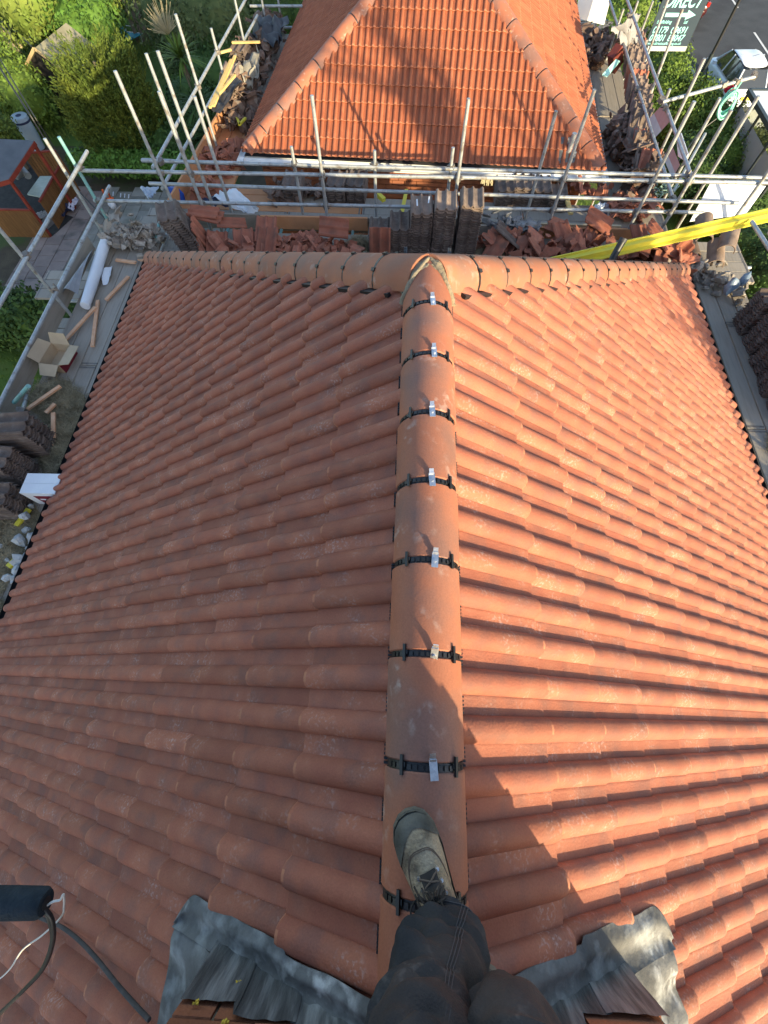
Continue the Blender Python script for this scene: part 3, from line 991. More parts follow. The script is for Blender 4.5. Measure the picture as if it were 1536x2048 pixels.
# stub with a coupler beside the tile stack on the left, and a sloping brace
rail(sc1, (-5.048, 3.228, -2.950), (-4.517, 3.174, -2.550), TEAL, 'stub')
rail(sc1, (-5.35, 3.9, -3.3), (-4.854, 3.079, -2.920), GALV, 'brace')
for p in ((-5.05, 7.03, -2.28), (-5.0, 7.0, -2.72), (-4.97, 4.95, -2.20), (-4.95, 4.95, -2.68), (-4.854, 3.079, -2.920), (-1.385, 7.02, -2.325), (0.615, 7.02, -2.325),
          (2.15, 7.02, -2.325), (3.43, 7.02, -2.325), (3.94, 7.02, -2.325), (-3.36, 7.02, -2.325), (-1.385, 7.02, -2.745), (0.615, 7.02, -2.745), (2.15, 7.02, -2.745),
          (3.43, 7.02, -2.745), (-3.36, 7.02, -2.745), (3.94, 7.02, -2.745), (5.2, 4.9, -2.26), (-3.82, 7.02, -2.325)):
    coupler(sc1, p)
# boards: left walk, far walk, right walk
for k in range(4):
    x = -4.205 - k * 0.231
    ys = [-3.0, 0.35, 3.36, 6.62] if k != 1 else [-3.0, 1.1, 4.0, 6.60]
    for a, b in zip(ys, ys[1:]):
        board(sc1, (x + rnd.uniform(-.004, .004), a + 0.008, PZ + rnd.uniform(-.004, .004)), (x + rnd.uniform(-.004, .004), b - 0.008, PZ + rnd.uniform(-.004, .004)))
    x = 4.17 + k * 0.236
    ys = [-3.0, 1.2, 5.1, 6.0] if k % 2 == 0 else [-3.0, 0.2, 3.3, 6.0]
    for a, b in zip(ys, ys[1:]):
        board(sc1, (x, a + 0.008, PZ + rnd.uniform(-.004, .004)), (x, b - 0.008, PZ + rnd.uniform(-.004, .004)))
for k in range(4):
    y = 6.10 + k * 0.231
    xs = [-4.05, -1.6, 1.9, 5.2] if k % 2 else [-4.05, -0.3, 3.0, 5.2]
    for a, b in zip(xs, xs[1:]):
        board(sc1, (a + 0.008, y, PZ - 0.004 + rnd.uniform(-.004, .004)), (b - 0.008, y, PZ - 0.004 + rnd.uniform(-.004, .004)), mat=BOARDX)
# toe boards on edge
def toe(parent, a, b, mat, h=0.225):
    return MB().bar(a, b, 0.036, h).build('toe_board', mat, parent)
toe(sc1, (-5.13, -3.0, PZ + 0.11), (-5.13, 6.4, PZ + 0.11), BOARD)
toe(sc1, (-2.5, 7.09, PZ + 0.05), (-0.75, 7.09, PZ + 0.05), NEWWOOD, 0.20)
toe(sc1, (-0.72, 7.09, PZ + 0.05), (0.2, 7.09, PZ + 0.05), BOARDX, 0.20)
toe(sc1, (0.25, 6.93, PZ + 0.06), (1.4, 6.93, PZ + 0.06), BOARDX)
toe(sc1, (1.35, 6.98, PZ + 0.03), (3.6, 6.98, PZ + 0.03), NEWWOOD, 0.2)

sc2 = thing('scaffold', 'grey tube scaffold with guard rails round the neighbouring orange roof', 'scaffold', (0, 7.9, G))
for (x, y, zt) in ((-3.04, 7.30, -1.55), (-3.28, 7.2, -1.08), (-1.84, 7.30, -2.10), (-0.62, 7.30, -2.13), (0.52, 7.30, -2.08), (1.84, 7.30, -1.65)):
    pole(sc2, (x, y, G), (x, y, zt))
rail(sc2, (-4.20, 7.34, -2.33), (5.3, 7.20, -2.345))
rail(sc2, (-4.25, 7.34, -2.645), (4.95, 7.15, -2.66))
rail(sc2, (-4.183, 7.340, -2.322), (-3.7, 7.34, -2.33))
rl = [(-3.95, 7.1, -2.30), (-3.50, 14.6, -2.30)]
rail(sc2, *rl)
rail(sc2, (-4.06, 7.3, -2.70), (-3.56, 13.6, -2.70))
rail(sc2, (-3.843, 14.200, -2.735), (-2.643, 14.200, -2.729))
rail(sc2, (-3.638, 14.400, -3.132), (-2.896, 14.400, -3.127))
for (x, y, zt) in ((-3.80, 9.50, -1.46), (-3.72, 10.75, -2.00), (-3.62, 12.3, -1.9), (-3.90, 8.2, -1.45), (-3.5, 14.0, -1.4), (-3.2, 14.3, -1.6)):
    pole(sc2, (x, y, -3.9), (x, y, zt))
# right side: two lines of rails and their standards
rail(sc2, (4.00, 7.0, -2.30), (4.22, 14.5, -2.30))
rail(sc2, (4.02, 7.1, -2.70), (4.25, 14.5, -2.70))
pole(sc2, (4.530, 9.000, -3.509)[:2] + (G,), (4.274, 9.000, -1.717))
pole(sc2, (4.873, 10.600, -3.636)[:2] + (G,), (4.305, 10.600, -1.686))
pole(sc2, (5.044, 12.400, -3.478)[:2] + (G,), (4.676, 12.400, -2.096)[:2] + (-1.35,))
pole(sc2, (4.230, 13.300, -2.476)[:2] + (-4.5,), (4.230, 13.300, -2.476))
pole(sc2, (4.502, 13.400, -2.393)[:2] + (G,), (4.502, 13.400, -2.393))
pole(sc2, (4.734, 13.200, -2.335)[:2] + (G,), (4.734, 13.200, -2.335))
pole(sc2, (4.962, 10.200, -2.306)[:2] + (G,), (4.294, 9.700, -2.336))
pole(sc2, (4.549, 8.500, -1.970)[:2] + (G,), (4.549, 8.500, -1.970))
pole(sc2, (4.789, 8.000, -1.746)[:2] + (-4.6,), (4.789, 8.000, -1.746))
# long arm tube reaching out to the right
rail(sc2, (3.922, 8.934, -2.200), (5.410, 9.382, -2.050), GALV, 'arm_tube')
coupler(sc2, (3.912, 8.995, -2.200)); coupler(sc2, (5.383, 9.398, -2.050)); coupler(sc2, (4.893, 9.232, -2.100)); coupler(sc2, (5.100, 9.295, -2.080))
for p in ((-3.9, 7.3, -2.32), (-3.80, 9.50, -2.3), (-3.72, 10.75, -2.3), (4.0, 7.2, -2.32), (4.05, 9.0, -2.3), (4.1, 10.6, -2.7), (4.1, 12.4, -2.3), (4.03, 7.3, -2.7), (-1.84, 7.32, -2.33), (-0.62, 7.32, -2.33), (0.52, 7.32, -2.33)):
    coupler(sc2, p)
rail(sc2, (4.984, 9.139, -2.700), (4.257, 7.822, -2.900), GALV, 'brace')
NP = -3.24
for k in range(5):
    y = 7.30 + k * 0.228
    xs = [-4.3, -2.2, 0.8, 4.3] if k % 2 else [-4.3, -0.9, 1.9, 4.3]
    for a, b in zip(xs, xs[1:]):
        if k == 4 and a > -1: continue
        board(sc2, (a + 0.01, y - 0.04 * a * 0.5, NP + rnd.uniform(-.004, .004)), (b - 0.01, y - 0.04 * b * 0.5, NP + rnd.uniform(-.004, .004)), mat=NEWWOOD if (a < -3 and k > 1) else BOARDX)
for k in range(4):
    xl = -3.42 - k * 0.228
    for a, b in ((8.3, 11.2), (11.22, 14.4)):
        board(sc2, (xl + 0.06 * (a - 8.3) , a, NP), (xl + 0.06 * (b - 8.3), b, NP), mat=NEWWOOD if a < 9 else BOARD)
    xr = 3.42 + k * 0.228
    for a, b in ((7.4, 10.9), (10.95, 14.4)):
        board(sc2, (xr + 0.06 * (a - 8.3), a, NP), (xr + 0.06 * (b - 8.3), b, NP))
toe(sc2, (-4.2, 7.22, NP + 0.12), (0.0, 7.18, NP + 0.12), BOARDX, 0.235)
toe(sc2, (0.6, 7.16, NP + 0.12), (3.35, 7.12, NP + 0.12), material('pale_plank', (0.50, 0.40, 0.26), (0.56, 0.46, 0.31), 3.0, 0.85), 0.22)
toe(sc2, (-4.16, 7.5, NP + 0.13), (-3.84, 10.6, NP + 0.13), NEWWOOD, 0.24)
# the lower lift in the gap on the left: a few boards seen between the rails
for k, (y, xa, xb) in enumerate(((7.55, -5.0, -4.3), (7.8, -5.0, -4.25), (8.05, -4.9, -4.2), (7.32, -5.3, -4.35))):
    board(sc2, (xa, y, -3.5), (xb, y, -3.5), mat=BOARDX)
for k in range(3):
    board(sc2, (-6.5, 6.15 + k * 0.235, -3.75), (-5.2, 6.15 + k * 0.235, -3.75), mat=BOARDX)
for k in range(4):
    board(sc1, (-5.95, 4.6 + k * 0.238, -3.6), (-5.2, 4.6 + k * 0.238, -3.6), mat=BOARDX)

# ------------------------------------------------------------------ tile stacks
def old_tile_mb(L=0.45, h=0.030, t=0.016):
    """flat interlocking tile: three narrow rolls, two flat pans, a thick front edge"""
    p = [(0, .35), (.012, .85), (.024, 1), (.038, .8), (.052, .1), (.060, 0), (.125, 0), (.133, .2), (.146, .85), (.158, 1), (.170, .85), (.183, .2), (.191, 0), (.256, 0), (.266, .15), (.280, .8), (.294, 1), (.306, .8), (.318, .3)]
    m = MB()
    m.rings([[(x, y, z * h + dz) for x, z in p] for y, dz in ((0.0, 0.0), (0.0, t - .003), (0.004, t), (L - .003, t), (L, t - .003), (L, 0.0), (0.0, 0.0))], closed=False)
    for i in (0, -1):
        x, z = p[i]
        q = [(x, 0.0, z * h), (x, 0.0, z * h + t), (x, L, z * h + t), (x, L, z * h)]
        m.add(q, [(0, 1, 2, 3)])
    return m
old_me = old_tile_mb().mesh('tile', OLD, smooth=38)
old_lt = old_tile_mb().mesh('tile', OLDLIGHT, smooth=38)
old_rd = old_tile_mb().mesh('tile', OLDRED, smooth=38)
def solidify(me, th=0.014):
    bm = bmesh.new(); bm.from_mesh(me)
    bmesh.ops.solidify(bm, geom=bm.faces[:], thickness=th)
    bm.to_mesh(me); bm.free()
    return me
def stack(loc, n, pitch, rz, label, group=None, me=None, top=None, lean=(0, 0), jit=0.008, scale=1.0):
    """tiles lying flat on each other; loc is the middle of the foot"""
    t = thing('tile_stack', label, 'tile stack', loc, group)
    for k in range(n):
        m = (top if (top and k >= n - 2) else me) or old_me
        o = bpy.data.objects.new('tile', m)
        COL.objects.link(o); o.parent = t
        o.matrix_basis = (Euler((0, 0, rz)).to_matrix().to_4x4() @ Matrix.Translation((-0.155 * scale + rnd.uniform(-jit, jit) + lean[0] * k, -0.21 * scale + rnd.uniform(-jit, jit) + lean[1] * k, k * pitch))
                          @ Euler((rnd.uniform(-.01, .01), rnd.uniform(-.01, .01), rnd.uniform(-.025, .025))).to_matrix().to_4x4() @ Matrix.Scale(scale, 4))
    return t
grpS = 'stacks of old tiles on the far walkway'
yS = 6.60
for (xc, ztop, lab, me_, tp) in ((-0.53, -2.765, 'lowest tall tile stack beyond the ridge apex, with a red tile propped on it', old_me, None),
                        (-0.21, -2.645, 'second lowest stack of old brown tiles, beside the stack with the propped red tile', old_me, None),
                        (0.105, -2.46, 'middle stack of old tiles with two pale strips lying on top', old_me, old_lt),
                        (0.44, -2.385, 'tall stack of old tiles with sunlit top, between two other tall stacks', old_me, old_lt),
                        (0.815, -2.355, 'tallest stack of old tiles with paler sunlit top, last of the row, next to straw and rubble', old_me, old_lt)):
    n = int(round((ztop - (PZ + 0.0) - 0.03) / 0.0345)) + (1 if ztop > -2.5 else 0)
    stack((xc, yS, PZ + 0.003), n, 0.0345, rnd.uniform(-.02, .02), lab, grpS, me_, tp, jit=0.006)  # tp: paler top tiles, sunlight put into their colour
for i, (x, y, a) in enumerate(((0.03, 6.55, 0.05), (0.20, 6.62, -0.08))):
    s_ = MB().box((0, 0, 0), (0.018, 0.15, 0.006), Euler((0, 0, a))).build('white_strip', WHITE)
    s_.location = (x, y, -2.395)
    tag(s_, 'shorter white strip on top of the middle tile stack' if i == 0 else 'longer white strip on the right edge of the middle tile stack', 'strip')
# red tile propped against the first stack
t = bpy.data.objects.new('propped_tile', old_rd); COL.objects.link(t)
t.matrix_basis = Matrix.Translation((-0.66, 6.20, -3.05)) @ Euler((math.radians(70), 0, 0.0)).to_matrix().to_4x4()
tag(t, 'single red tile leaning upright on the lowest tall tile stack', 'tile')
# leaning dark stack at the left end of the far walk
stack((-3.43, 6.35, PZ + 0.004), 19, 0.0335, 0.35, 'grey brown leaning tile stack next to heaped red tiles, beyond the left hip', None, old_me, None, lean=(-0.010, 0.004), jit=0.006)
# neighbour's walkway stacks
for (px, py, n, lab) in ((585, 372, 9, 'dark tile stack on the neighbouring walkway left of the roll-shaped tiles'), (668, 372, 9, 'dark tile stack with a round cap tile on the neighbouring walkway'),
                         (708, 372, 9, 'dark tile stack on the neighbouring walkway beside the capped one'),):
    p = Vector((-2.101, 7.990, -3.000)) if px == 585 else (Vector((-1.349, 8.013, -3.000)) if px == 668 else Vector((-1.004, 8.023, -3.000)))
    stack((p.x, p.y + 0.10, NP + 0.003), n, 0.034, rnd.uniform(-.1, .1), lab, 'stacks on the neighbouring walkway', old_me, None)
for (q, n, lab) in (((1.560, 8.008, -3.050), 8, 'dark wide tile stack right of the tallest stack, on the neighbouring walkway'), ((1.874, 8.089, -3.050), 8, 'dark tile stack in the shade under the lead patched corner'),
                    ((2.175, 8.027, -3.050), 8, 'dark tile stack just left of the loose orange tiles'), ((2.470, 7.939, -3.050), 6, 'short pale edged stack beside the timber offcuts')):
    stack((q[0], q[1] + 0.08, NP + 0.003), n, 0.036, rnd.uniform(-.1, .1), lab, 'stacks on the neighbouring walkway', old_me, None)
# stacks on our left and right walks
lk = [((-4.60, 2.66, PZ), 15, 0.12, 'dark stack at the left walkway nearest the sloping batten'), ((-4.70, 2.25, PZ), 13, -0.05, 'dark tile stack behind the white carton on the left walkway'),
      ((-4.60, 1.82, PZ), 11, 0.06, 'dark tile stack right beside the yellow offcut on the left walkway')]
for l, n, a, lab in lk:
    stack(l, n, 0.0345, PI / 2 + a, lab, 'stacks on the left walkway', old_me, None, jit=0.012)
k = 0
labs = ['dark stack in shade next to the blue plastic bag, right walkway', 'shaded tile stack second from the blue plastic bag', 'shaded tile stack third from the blue plastic bag', 'shaded tile stack fourth from the blue plastic bag',
        'shaded tile stack next to the straw on the right walkway']
for (x, y, n) in ((4.84, 5.05, 15), (4.86, 4.68, 17), (4.84, 4.31, 16), (4.83, 3.93, 16), (4.85, 3.55, 13)):
    stack((x, y, PZ), n, 0.034, -PI / 2 + rnd.uniform(-.15, .15), labs[k], 'stacks on the right walkway', old_me, None, jit=0.014)
    k += 1
# leaning rows of tiles along the neighbour's right walkway
def leaning_row(a, b, n, label, mat_me, tilt=math.radians(34), wob=0.12, z=NP):
    a, b = Vector(a), Vector(b)
    t = thing('tile_row', label, 'tile row', ((a.x + b.x) / 2, (a.y + b.y) / 2, z), 'leaning rows of old tiles')
    d = (b - a)
    ang = math.atan2(-d.x, d.y)
    for i in range(n):
        p = a + d * (i / max(1, n - 1))
        o = bpy.data.objects.new('tile', rnd.choice(mat_me))
        COL.objects.link(o); o.parent = t
        M = Matrix.Translation((p.x + rnd.uniform(-.03, .03), p.y, z + 0.22 + rnd.uniform(0, .03))) @ Euler((0, 0, ang)).to_matrix().to_4x4() @ Euler((tilt + rnd.uniform(-wob, wob), rnd.uniform(-.08, .08), rnd.uniform(-.08, .08))).to_matrix().to_4x4() @ Matrix.Translation((-0.155, 0, 0))
        o.matrix_basis = world_of(t).inverted() @ M
    return t
leaning_row((3.992, 9.459, -3.100), (4.230, 10.579, -3.100), 16, 'leaning row of old tiles below the crumpled mortar heap, on the right walkway', [old_lt, old_lt, old_me])
leaning_row((4.226, 10.817, -3.100), (4.571, 12.903, -3.100), 26, 'long sunlit row of tan tiles standing on edge on the right walkway', [old_lt, old_lt, old_lt, old_rd], wob=0.07)
leaning_row((3.887, 8.170, -3.100), (3.986, 9.140, -3.100), 14, 'leaning row of old tiles nearest the guard rail corner on the right walkway', [old_lt, old_me, old_lt, old_rd], wob=0.2)
stack((-3.700, 10.792, -3.200), 14, 0.036, 0.1, 'broken edged stack of tan tiles on the left walkway of the neighbour, near end', 'stacks beside the neighbouring left eaves', old_lt, None, jit=0.03)
stack((-3.689, 11.182, -3.200), 15, 0.036, 0.0, 'stack of reddish tiles under the grey tarpaulin strip beside the left eaves', 'stacks beside the neighbouring left eaves', old_rd, old_lt, jit=0.03)
stack((-3.688, 12.003, -3.200), 16, 0.036, -0.1, 'farthest dark tile stack beside the grey sacking at the left eaves', 'stacks beside the neighbouring left eaves', old_me, None, jit=0.03)

# ------------------------------------------------------------------ rubble and straw
def shard(mb, c, s, th, rot):
    n = rnd.randint(4, 6)
    R = rot.to_matrix()
    a0 = rnd.uniform(0, 6)
    poly = [(s * rnd.uniform(.5, 1) * math.cos(a0 + 2 * PI * k / n), s * rnd.uniform(.4, .9) * math.sin(a0 + 2 * PI * k / n)) for k in range(n)]
    if rnd.random() < 0.6:                     # a broken strip of a rolled tile: ragged ends, real section
        w_, l_ = s * rnd.uniform(.55, 1.0), s * rnd.uniform(.5, 1.1)
        sec = [(-1, 0.0), (-.62, .05), (-.38, .55), (-.1, .95), (.12, .95), (.38, .5), (.6, .05), (1, 0.0)]
        hh = min(.035, w_ * .4)
        j0 = [rnd.uniform(-.3, .3) * l_ for _ in sec]; j1 = [rnd.uniform(-.3, .3) * l_ for _ in sec]
        A = [Vector(c) + R @ Vector((x * w_, -l_ + a_, z * hh)) for (x, z), a_ in zip(sec, j0)]
        B = [Vector(c) + R @ Vector((x * w_, l_ + a_, z * hh)) for (x, z), a_ in zip(sec, j1)]
        up = R @ Vector((0, 0, th))
        mb.rings([A, B, [p + up for p in B], [p + up for p in A], A], closed=False)
        for i in (0, -1):
            mb.add([A[i], B[i], B[i] + up, A[i] + up], [(0, 1, 2, 3)])
        return
    cv = rnd.uniform(-2.0, 2.0)
    top = [Vector(c) + R @ Vector((x, y, th / 2 + cv * x * x)) for x, y in poly]
    bot = [Vector(c) + R @ Vector((x, y, -th / 2 + cv * x * x)) for x, y in poly]
    mb.rings([bot, top])
def lump(mb, c, s):
    R = Euler((rnd.uniform(0, 6), rnd.uniform(0, 6), rnd.uniform(0, 6))).to_matrix()
    n1, n2 = 4, 7
    seed = rnd.uniform(0, 50)
    rings = []
    for i in range(1, n1):
        th = PI * i / n1
        ring = []
        for k in range(n2):
            ph = 2 * PI * k / n2
            d = Vector((math.sin(th) * math.cos(ph), math.sin(th) * math.sin(ph) * 0.8, math.cos(th) * 0.65))
            ring.append(Vector(c) + R @ (d * s * (1 + 0.5 * noise.noise(d * 1.6 + Vector((seed, 0, 0))))))
        rings.append(ring)
    mb.rings(rings)
def rubble(name, label, cat, pts, n, smin, smax, h, mat, lumps=0.0, spread=0.06):
    """a heap scattered along a polyline of points on the boards"""
    mb = MB()
    pts = [Vector(p) for p in pts]
    for i in range(n):
        k = rnd.randrange(len(pts) - 1) if len(pts) > 1 else 0
        f = rnd.random()
        p = pts[k].lerp(pts[min(k + 1, len(pts) - 1)], f) + Vector((rnd.gauss(0, spread), rnd.gauss(0, spread), 0))
        z = p.z + 0.01 + h * rnd.random() ** 1.6
        s = rnd.uniform(smin, smax)
        if rnd.random() < lumps:
            lump(mb, (p.x, p.y, z), s * 0.6)
        else:
            shard(mb, (p.x, p.y, z), s, 0.016, Euler((rnd.gauss(0, .6), rnd.gauss(0, .6), rnd.uniform(0, 6))))
    o = mb.build(name, mat)
    return tag(o, label, cat, None, 'stuff')
def straw(name, label, pts, n, rad, h, mat=None, L=(0.04, 0.11)):
    pts = [Vector(p) for p in pts]
    mb = MB()
    # body of the heap
    for p in pts:
        def fn(u, v, p=p):
            a = u * 2 * PI; r = v * rad
            x, y = p.x + r * math.cos(a), p.y + r * math.sin(a)
            return (x, y, p.z + h * (1 - v * v) * (0.9 + 0.9 * noise.noise(Vector((x * 6, y * 6, 0)))) + 0.012 * noise.noise(Vector((x * 30, y * 30, 1))))
        mb.grid(fn, 26, 9)
    for i in range(n):
        p = rnd.choice(pts)
        a, r = rnd.uniform(0, 6.283), rad * math.sqrt(rnd.random()) * 1.08
        x, y = p.x + r * math.cos(a), p.y + r * math.sin(a)
        z = p.z + h * max(0, 1 - (r / rad) ** 2) * (0.9 + 0.9 * noise.noise(Vector((x * 6, y * 6, 0)))) + 0.006
        d = Vector((rnd.uniform(-1, 1), rnd.uniform(-1, 1), rnd.uniform(-.1, .45))).normalized() * rnd.uniform(*L)
        w = Vector((-d.y, d.x, 0)).normalized() * 0.0022
        b = Vector((x, y, z)); m = b + d * .5 + Vector((0, 0, rnd.uniform(0, .015)))
        mb.add([b - w, b + w, m + w, m - w, b + d + w * .5, b + d - w * .5], [(0, 1, 2, 3), (3, 2, 4, 5)])
    o = mb.build(name, mat or STRAW)
    return tag(o, label, 'debris', None, 'stuff')

straw('straw', 'brown straw and moss heap lying by the battens on the left walkway', [(-4.55, 3.30, PZ), (-4.35, 2.95, PZ), (-4.30, 2.65, PZ), (-4.18, 2.45, PZ), (-4.75, 3.45, PZ)], 5200, 0.30, 0.07)
straw('straw', 'brown straw and grit under the pale stones at the left edge', [(-4.45, 1.55, PZ), (-4.5, 1.25, PZ), (-4.6, 0.95, PZ), (-4.7, 0.6, PZ), (-4.45, 0.5, PZ)], 4200, 0.30, 0.05)
straw('straw', 'straw clump between the broken red tiles and the lowest tall tile stack', [(-0.88, 6.55, PZ), (-0.82, 6.4, PZ)], 1700, 0.20, 0.16)
straw('straw', 'straw clump right of the tallest tile stack', [(1.12, 6.45, PZ), (1.25, 6.55, PZ), (1.35, 6.4, PZ)], 2000, 0.20, 0.12)
straw('straw', 'small straw clump amid heaped red tiles near the orange plank', [(-2.15, 6.45, PZ), (-2.35, 6.5, PZ)], 1200, 0.16, 0.12)
straw('straw', 'straw lying on the right walkway past the shaded tile stacks', [(4.72, 3.0, PZ), (4.80, 2.7, PZ), (4.65, 2.4, PZ), (4.75, 2.0, PZ)], 3000, 0.28, 0.09)

def loose(p, rot, me, label, group, s=1.0):
    o = bpy.data.objects.new('loose_tile', me)
    COL.objects.link(o)
    o.matrix_basis = Matrix.Translation(p) @ Euler(rot).to_matrix().to_4x4() @ Matrix.Scale(s, 4)
    return tag(o, label, 'tile', group)
gl = 'loose red tiles on the far walkway'
L = [((-3.20, 6.30, -3.08), (1.25, -0.1, 1.75), 'red tile standing on edge against the leaning grey stack'),
     ((-3.22, 6.12, -3.02), (0.35, 0.1, 0.05), 'red tile lying low in front, next to the foot of the leaning grey stack'),
     ((-3.05, 6.62, -2.74), (0.10, 0.12, 1.62), 'uppermost red tile lying across the heap beside the leaning grey stack'),
     ((-3.02, 6.58, -2.80), (0.16, 0.05, 1.5), 'red tile just under the uppermost one of the left heap'),
     ((-2.75, 6.12, -3.00), (0.35, 0.0, 0.15), 'narrow looking red tile tilted in the middle of the left heap'),
     ((-2.42, 6.14, -2.95), (0.28, -0.05, -0.06), 'broad red tile lying in front of two others, right part of left heap'),
     ((-2.45, 6.34, -2.90), (0.25, 0.02, 0.02), 'red tile half covered by the broad one in front of it'),
     ((-2.62, 6.66, -2.90), (0.20, 0.15, 1.9), 'red tile at the back of the left heap, touching the orange plank'),
     ((-1.00, 6.40, -2.86), (0.12, -0.35, 1.56), 'large red tile on top of the shard heap left of the straw clump'),
     ((-1.50, 6.25, -3.0), (0.25, 0.3, 0.85), 'red tile tilted sideways amid the broken shards'),
     ((-1.85, 6.20, -3.05), (0.15, 0.0, 0.5), 'red tile lying flat under small shards behind the hip tiles')]
for i, (p, r, lab) in enumerate(L):
    loose(p, r, old_rd, lab, gl)
rubble('broken_tiles', 'broken red tile shards heaped along the orange plank behind the left hip', 'rubble', [(-2.2, 6.3, PZ), (-1.0, 6.35, PZ)], 150, 0.05, 0.15, 0.18, RUBBLE_R, 0.05, 0.12)
rubble('broken_tiles', 'broken red shards lying under the leaning tiles beyond the left hip', 'rubble', [(-3.2, 6.35, PZ), (-2.3, 6.4, PZ)], 80, 0.05, 0.14, 0.22, RUBBLE_R, 0.0, 0.12)
rubble('mortar_rubble', 'grey crumbled ridge mortar heap at the left corner of the walkway', 'rubble', [(-4.876, 6.554, -3.050), (-4.558, 6.589, -3.050), (-4.168, 6.455, -3.050)], 230, 0.03, 0.105, 0.2, RUBBLE_G, 0.3, 0.13)
rubble('mortar_rubble', 'grey lead scraps and mortar lying behind the straw, right of the tallest tile stack', 'rubble', [(1.264, 6.971, -2.950), (1.886, 6.843, -2.950)], 50, 0.04, 0.12, 0.12, material('grey_scrap', (0.17, 0.17, 0.175), (0.25, 0.25, 0.25), 9.0, 0.9, island=0.2), 0.3, 0.07)
rubble('broken_tiles', 'dark broken red tiles heaped under the yellow beam behind the right hip', 'rubble', [(1.0, 6.45, PZ), (2.2, 6.45, PZ), (3.6, 6.3, PZ), (4.1, 6.2, PZ)], 240, 0.06, 0.17, 0.26, RUBBLE_R, 0.06, 0.15)
rubble('mortar_rubble', 'pale brown mortar lumps at the right corner beneath the round cap tiles', 'rubble', [(3.9, 6.1, PZ), (4.4, 6.1, PZ), (4.75, 5.7, PZ)], 90, 0.05, 0.13, 0.18, RUBBLE_G, 0.6, 0.12)
g2 = 'loose tiles behind the right hip'
L2 = [((1.593, 6.309, -2.900), (0.5, 0.2, 1.35), old_me, 'dark brown tile tilted in the straw right of the tall stacks'),
      ((2.285, 6.420, -3.000), (0.45, 0.1, 0.5), old_rd, 'dull red tile tilted by itself left of the pointed shards'),
      ((2.527, 6.509, -3.000), (0.5, 0.3, -0.3), old_rd, 'dull red tile propped behind the shards near the black pipe'),
      ((3.003, 6.646, -2.900), (0.35, -0.2, 1.25), old_rd, 'dull red tile just behind the open end of the black pipe'),
      ((3.412, 6.371, -2.980), (0.45, 0.2, 0.4), old_rd, 'red tile beneath the yellow beam right of the black pipe'),
      ((3.671, 6.105, -2.750), (0.45, 0.1, 1.1), old_rd, 'large red tile under the yellow beam nearest the round cap tiles'),
      ((4.040, 5.576, -3.020), (0.15, 0.05, 1.45), old_rd, 'new red tile lying at the end of the right hip on the walkway')]
for p, r, me_, lab in L2:
    loose(p, r, me_, lab, g2)
cap_me = arc_tile_mb(0.44, 0.12, 0.016, 10, 1.0).mesh('cap_tile', OLDLIGHT, smooth=40)
gcap = 'old round cap tiles at the right corner'
for i, (p, rz, lab) in enumerate((((4.266, 6.316, -2.620), -0.15, 'weathered round cap tile lying uppermost at the right corner'), ((4.565, 6.167, -2.660), -0.35, 'lichen grey round cap tile at the right of the uppermost one'),
                     ((4.541, 6.127, -2.860), -0.2, 'round cap tile with broken rim in front of the other cap tiles'), ((4.274, 6.313, -2.880), 0.1, 'round cap tile nearest to the red tiles under the beam'))):
    o = bpy.data.objects.new('cap_tile', cap_me); COL.objects.link(o)
    o.matrix_basis = Matrix.Translation(p) @ Euler((0.15, 0, rz)).to_matrix().to_4x4()
    tag(o, lab, 'cap tile', gcap)
# neighbour's walkway debris
rubble('broken_tiles', 'red tile shards on the boards at the near left corner of the neighbouring roof', 'rubble', [(-3.795, 9.035, -3.200), (-3.386, 9.128, -3.200), (-3.640, 9.451, -3.200), (-3.558, 8.570, -3.200)], 90, 0.05, 0.16, 0.12, RUBBLE_R, 0.0, 0.12)
rubble('broken_tiles', 'wavy red tile pieces beside the white cloth on the neighbouring walkway', 'rubble', [(-3.856, 8.038, -3.200), (-3.467, 8.123, -3.200)], 45, 0.07, 0.15, 0.16, RUBBLE_R, 0.0, 0.05)
rubble('dark_rubble', 'dark rubble filling the left walkway of the neighbour below the sacking', 'rubble', [(-3.521, 10.113, -3.200), (-3.476, 11.286, -3.200), (-3.491, 13.009, -3.200), (-3.489, 14.489, -3.200)], 260, 0.06, 0.2, 0.35, RUBBLE_D, 0.25, 0.16)
rubble('dark_rubble', 'dark rubble on the near walkway between the small tile stacks', 'rubble', [(-2.509, 8.050, -3.200), (-1.576, 8.108, -3.200)], 60, 0.04, 0.12, 0.12, RUBBLE_D, 0.3, 0.1)
rubble('dark_rubble', 'grey crumpled mortar and slate heap in the middle of the right walkway', 'rubble', [(3.745, 9.175, -3.200), (3.967, 10.176, -3.200), (3.736, 9.660, -3.200)], 200, 0.06, 0.17, 0.30, RUBBLE_D, 0.35, 0.14)
rubble('broken_tiles', 'orange tile pieces on the walkway beside the navy cloth', 'rubble', [(3.461, 7.691, -3.150), (3.924, 7.706, -3.150), (2.673, 8.439, -3.150)], 100, 0.05, 0.16, 0.16, RUBBLE_R, 0.0, 0.12)
rubble('broken_tiles', 'dark tile shards leaning between the two leaning rows on the right walkway', 'rubble', [(3.874, 8.828, -3.100), (4.048, 8.683, -3.100), (3.710, 7.954, -3.100)], 110, 0.08, 0.2, 0.3, RUBBLE_D, 0.0, 0.12)
rubble('dark_rubble', 'sunlit mixed rubble at the far end of the right walkway', 'rubble', [(3.913, 12.946, -3.200), (3.925, 13.761, -3.200), (4.301, 13.649, -3.200)], 160, 0.05, 0.2, 0.2, RUBBLE_D, 0.4, 0.15)

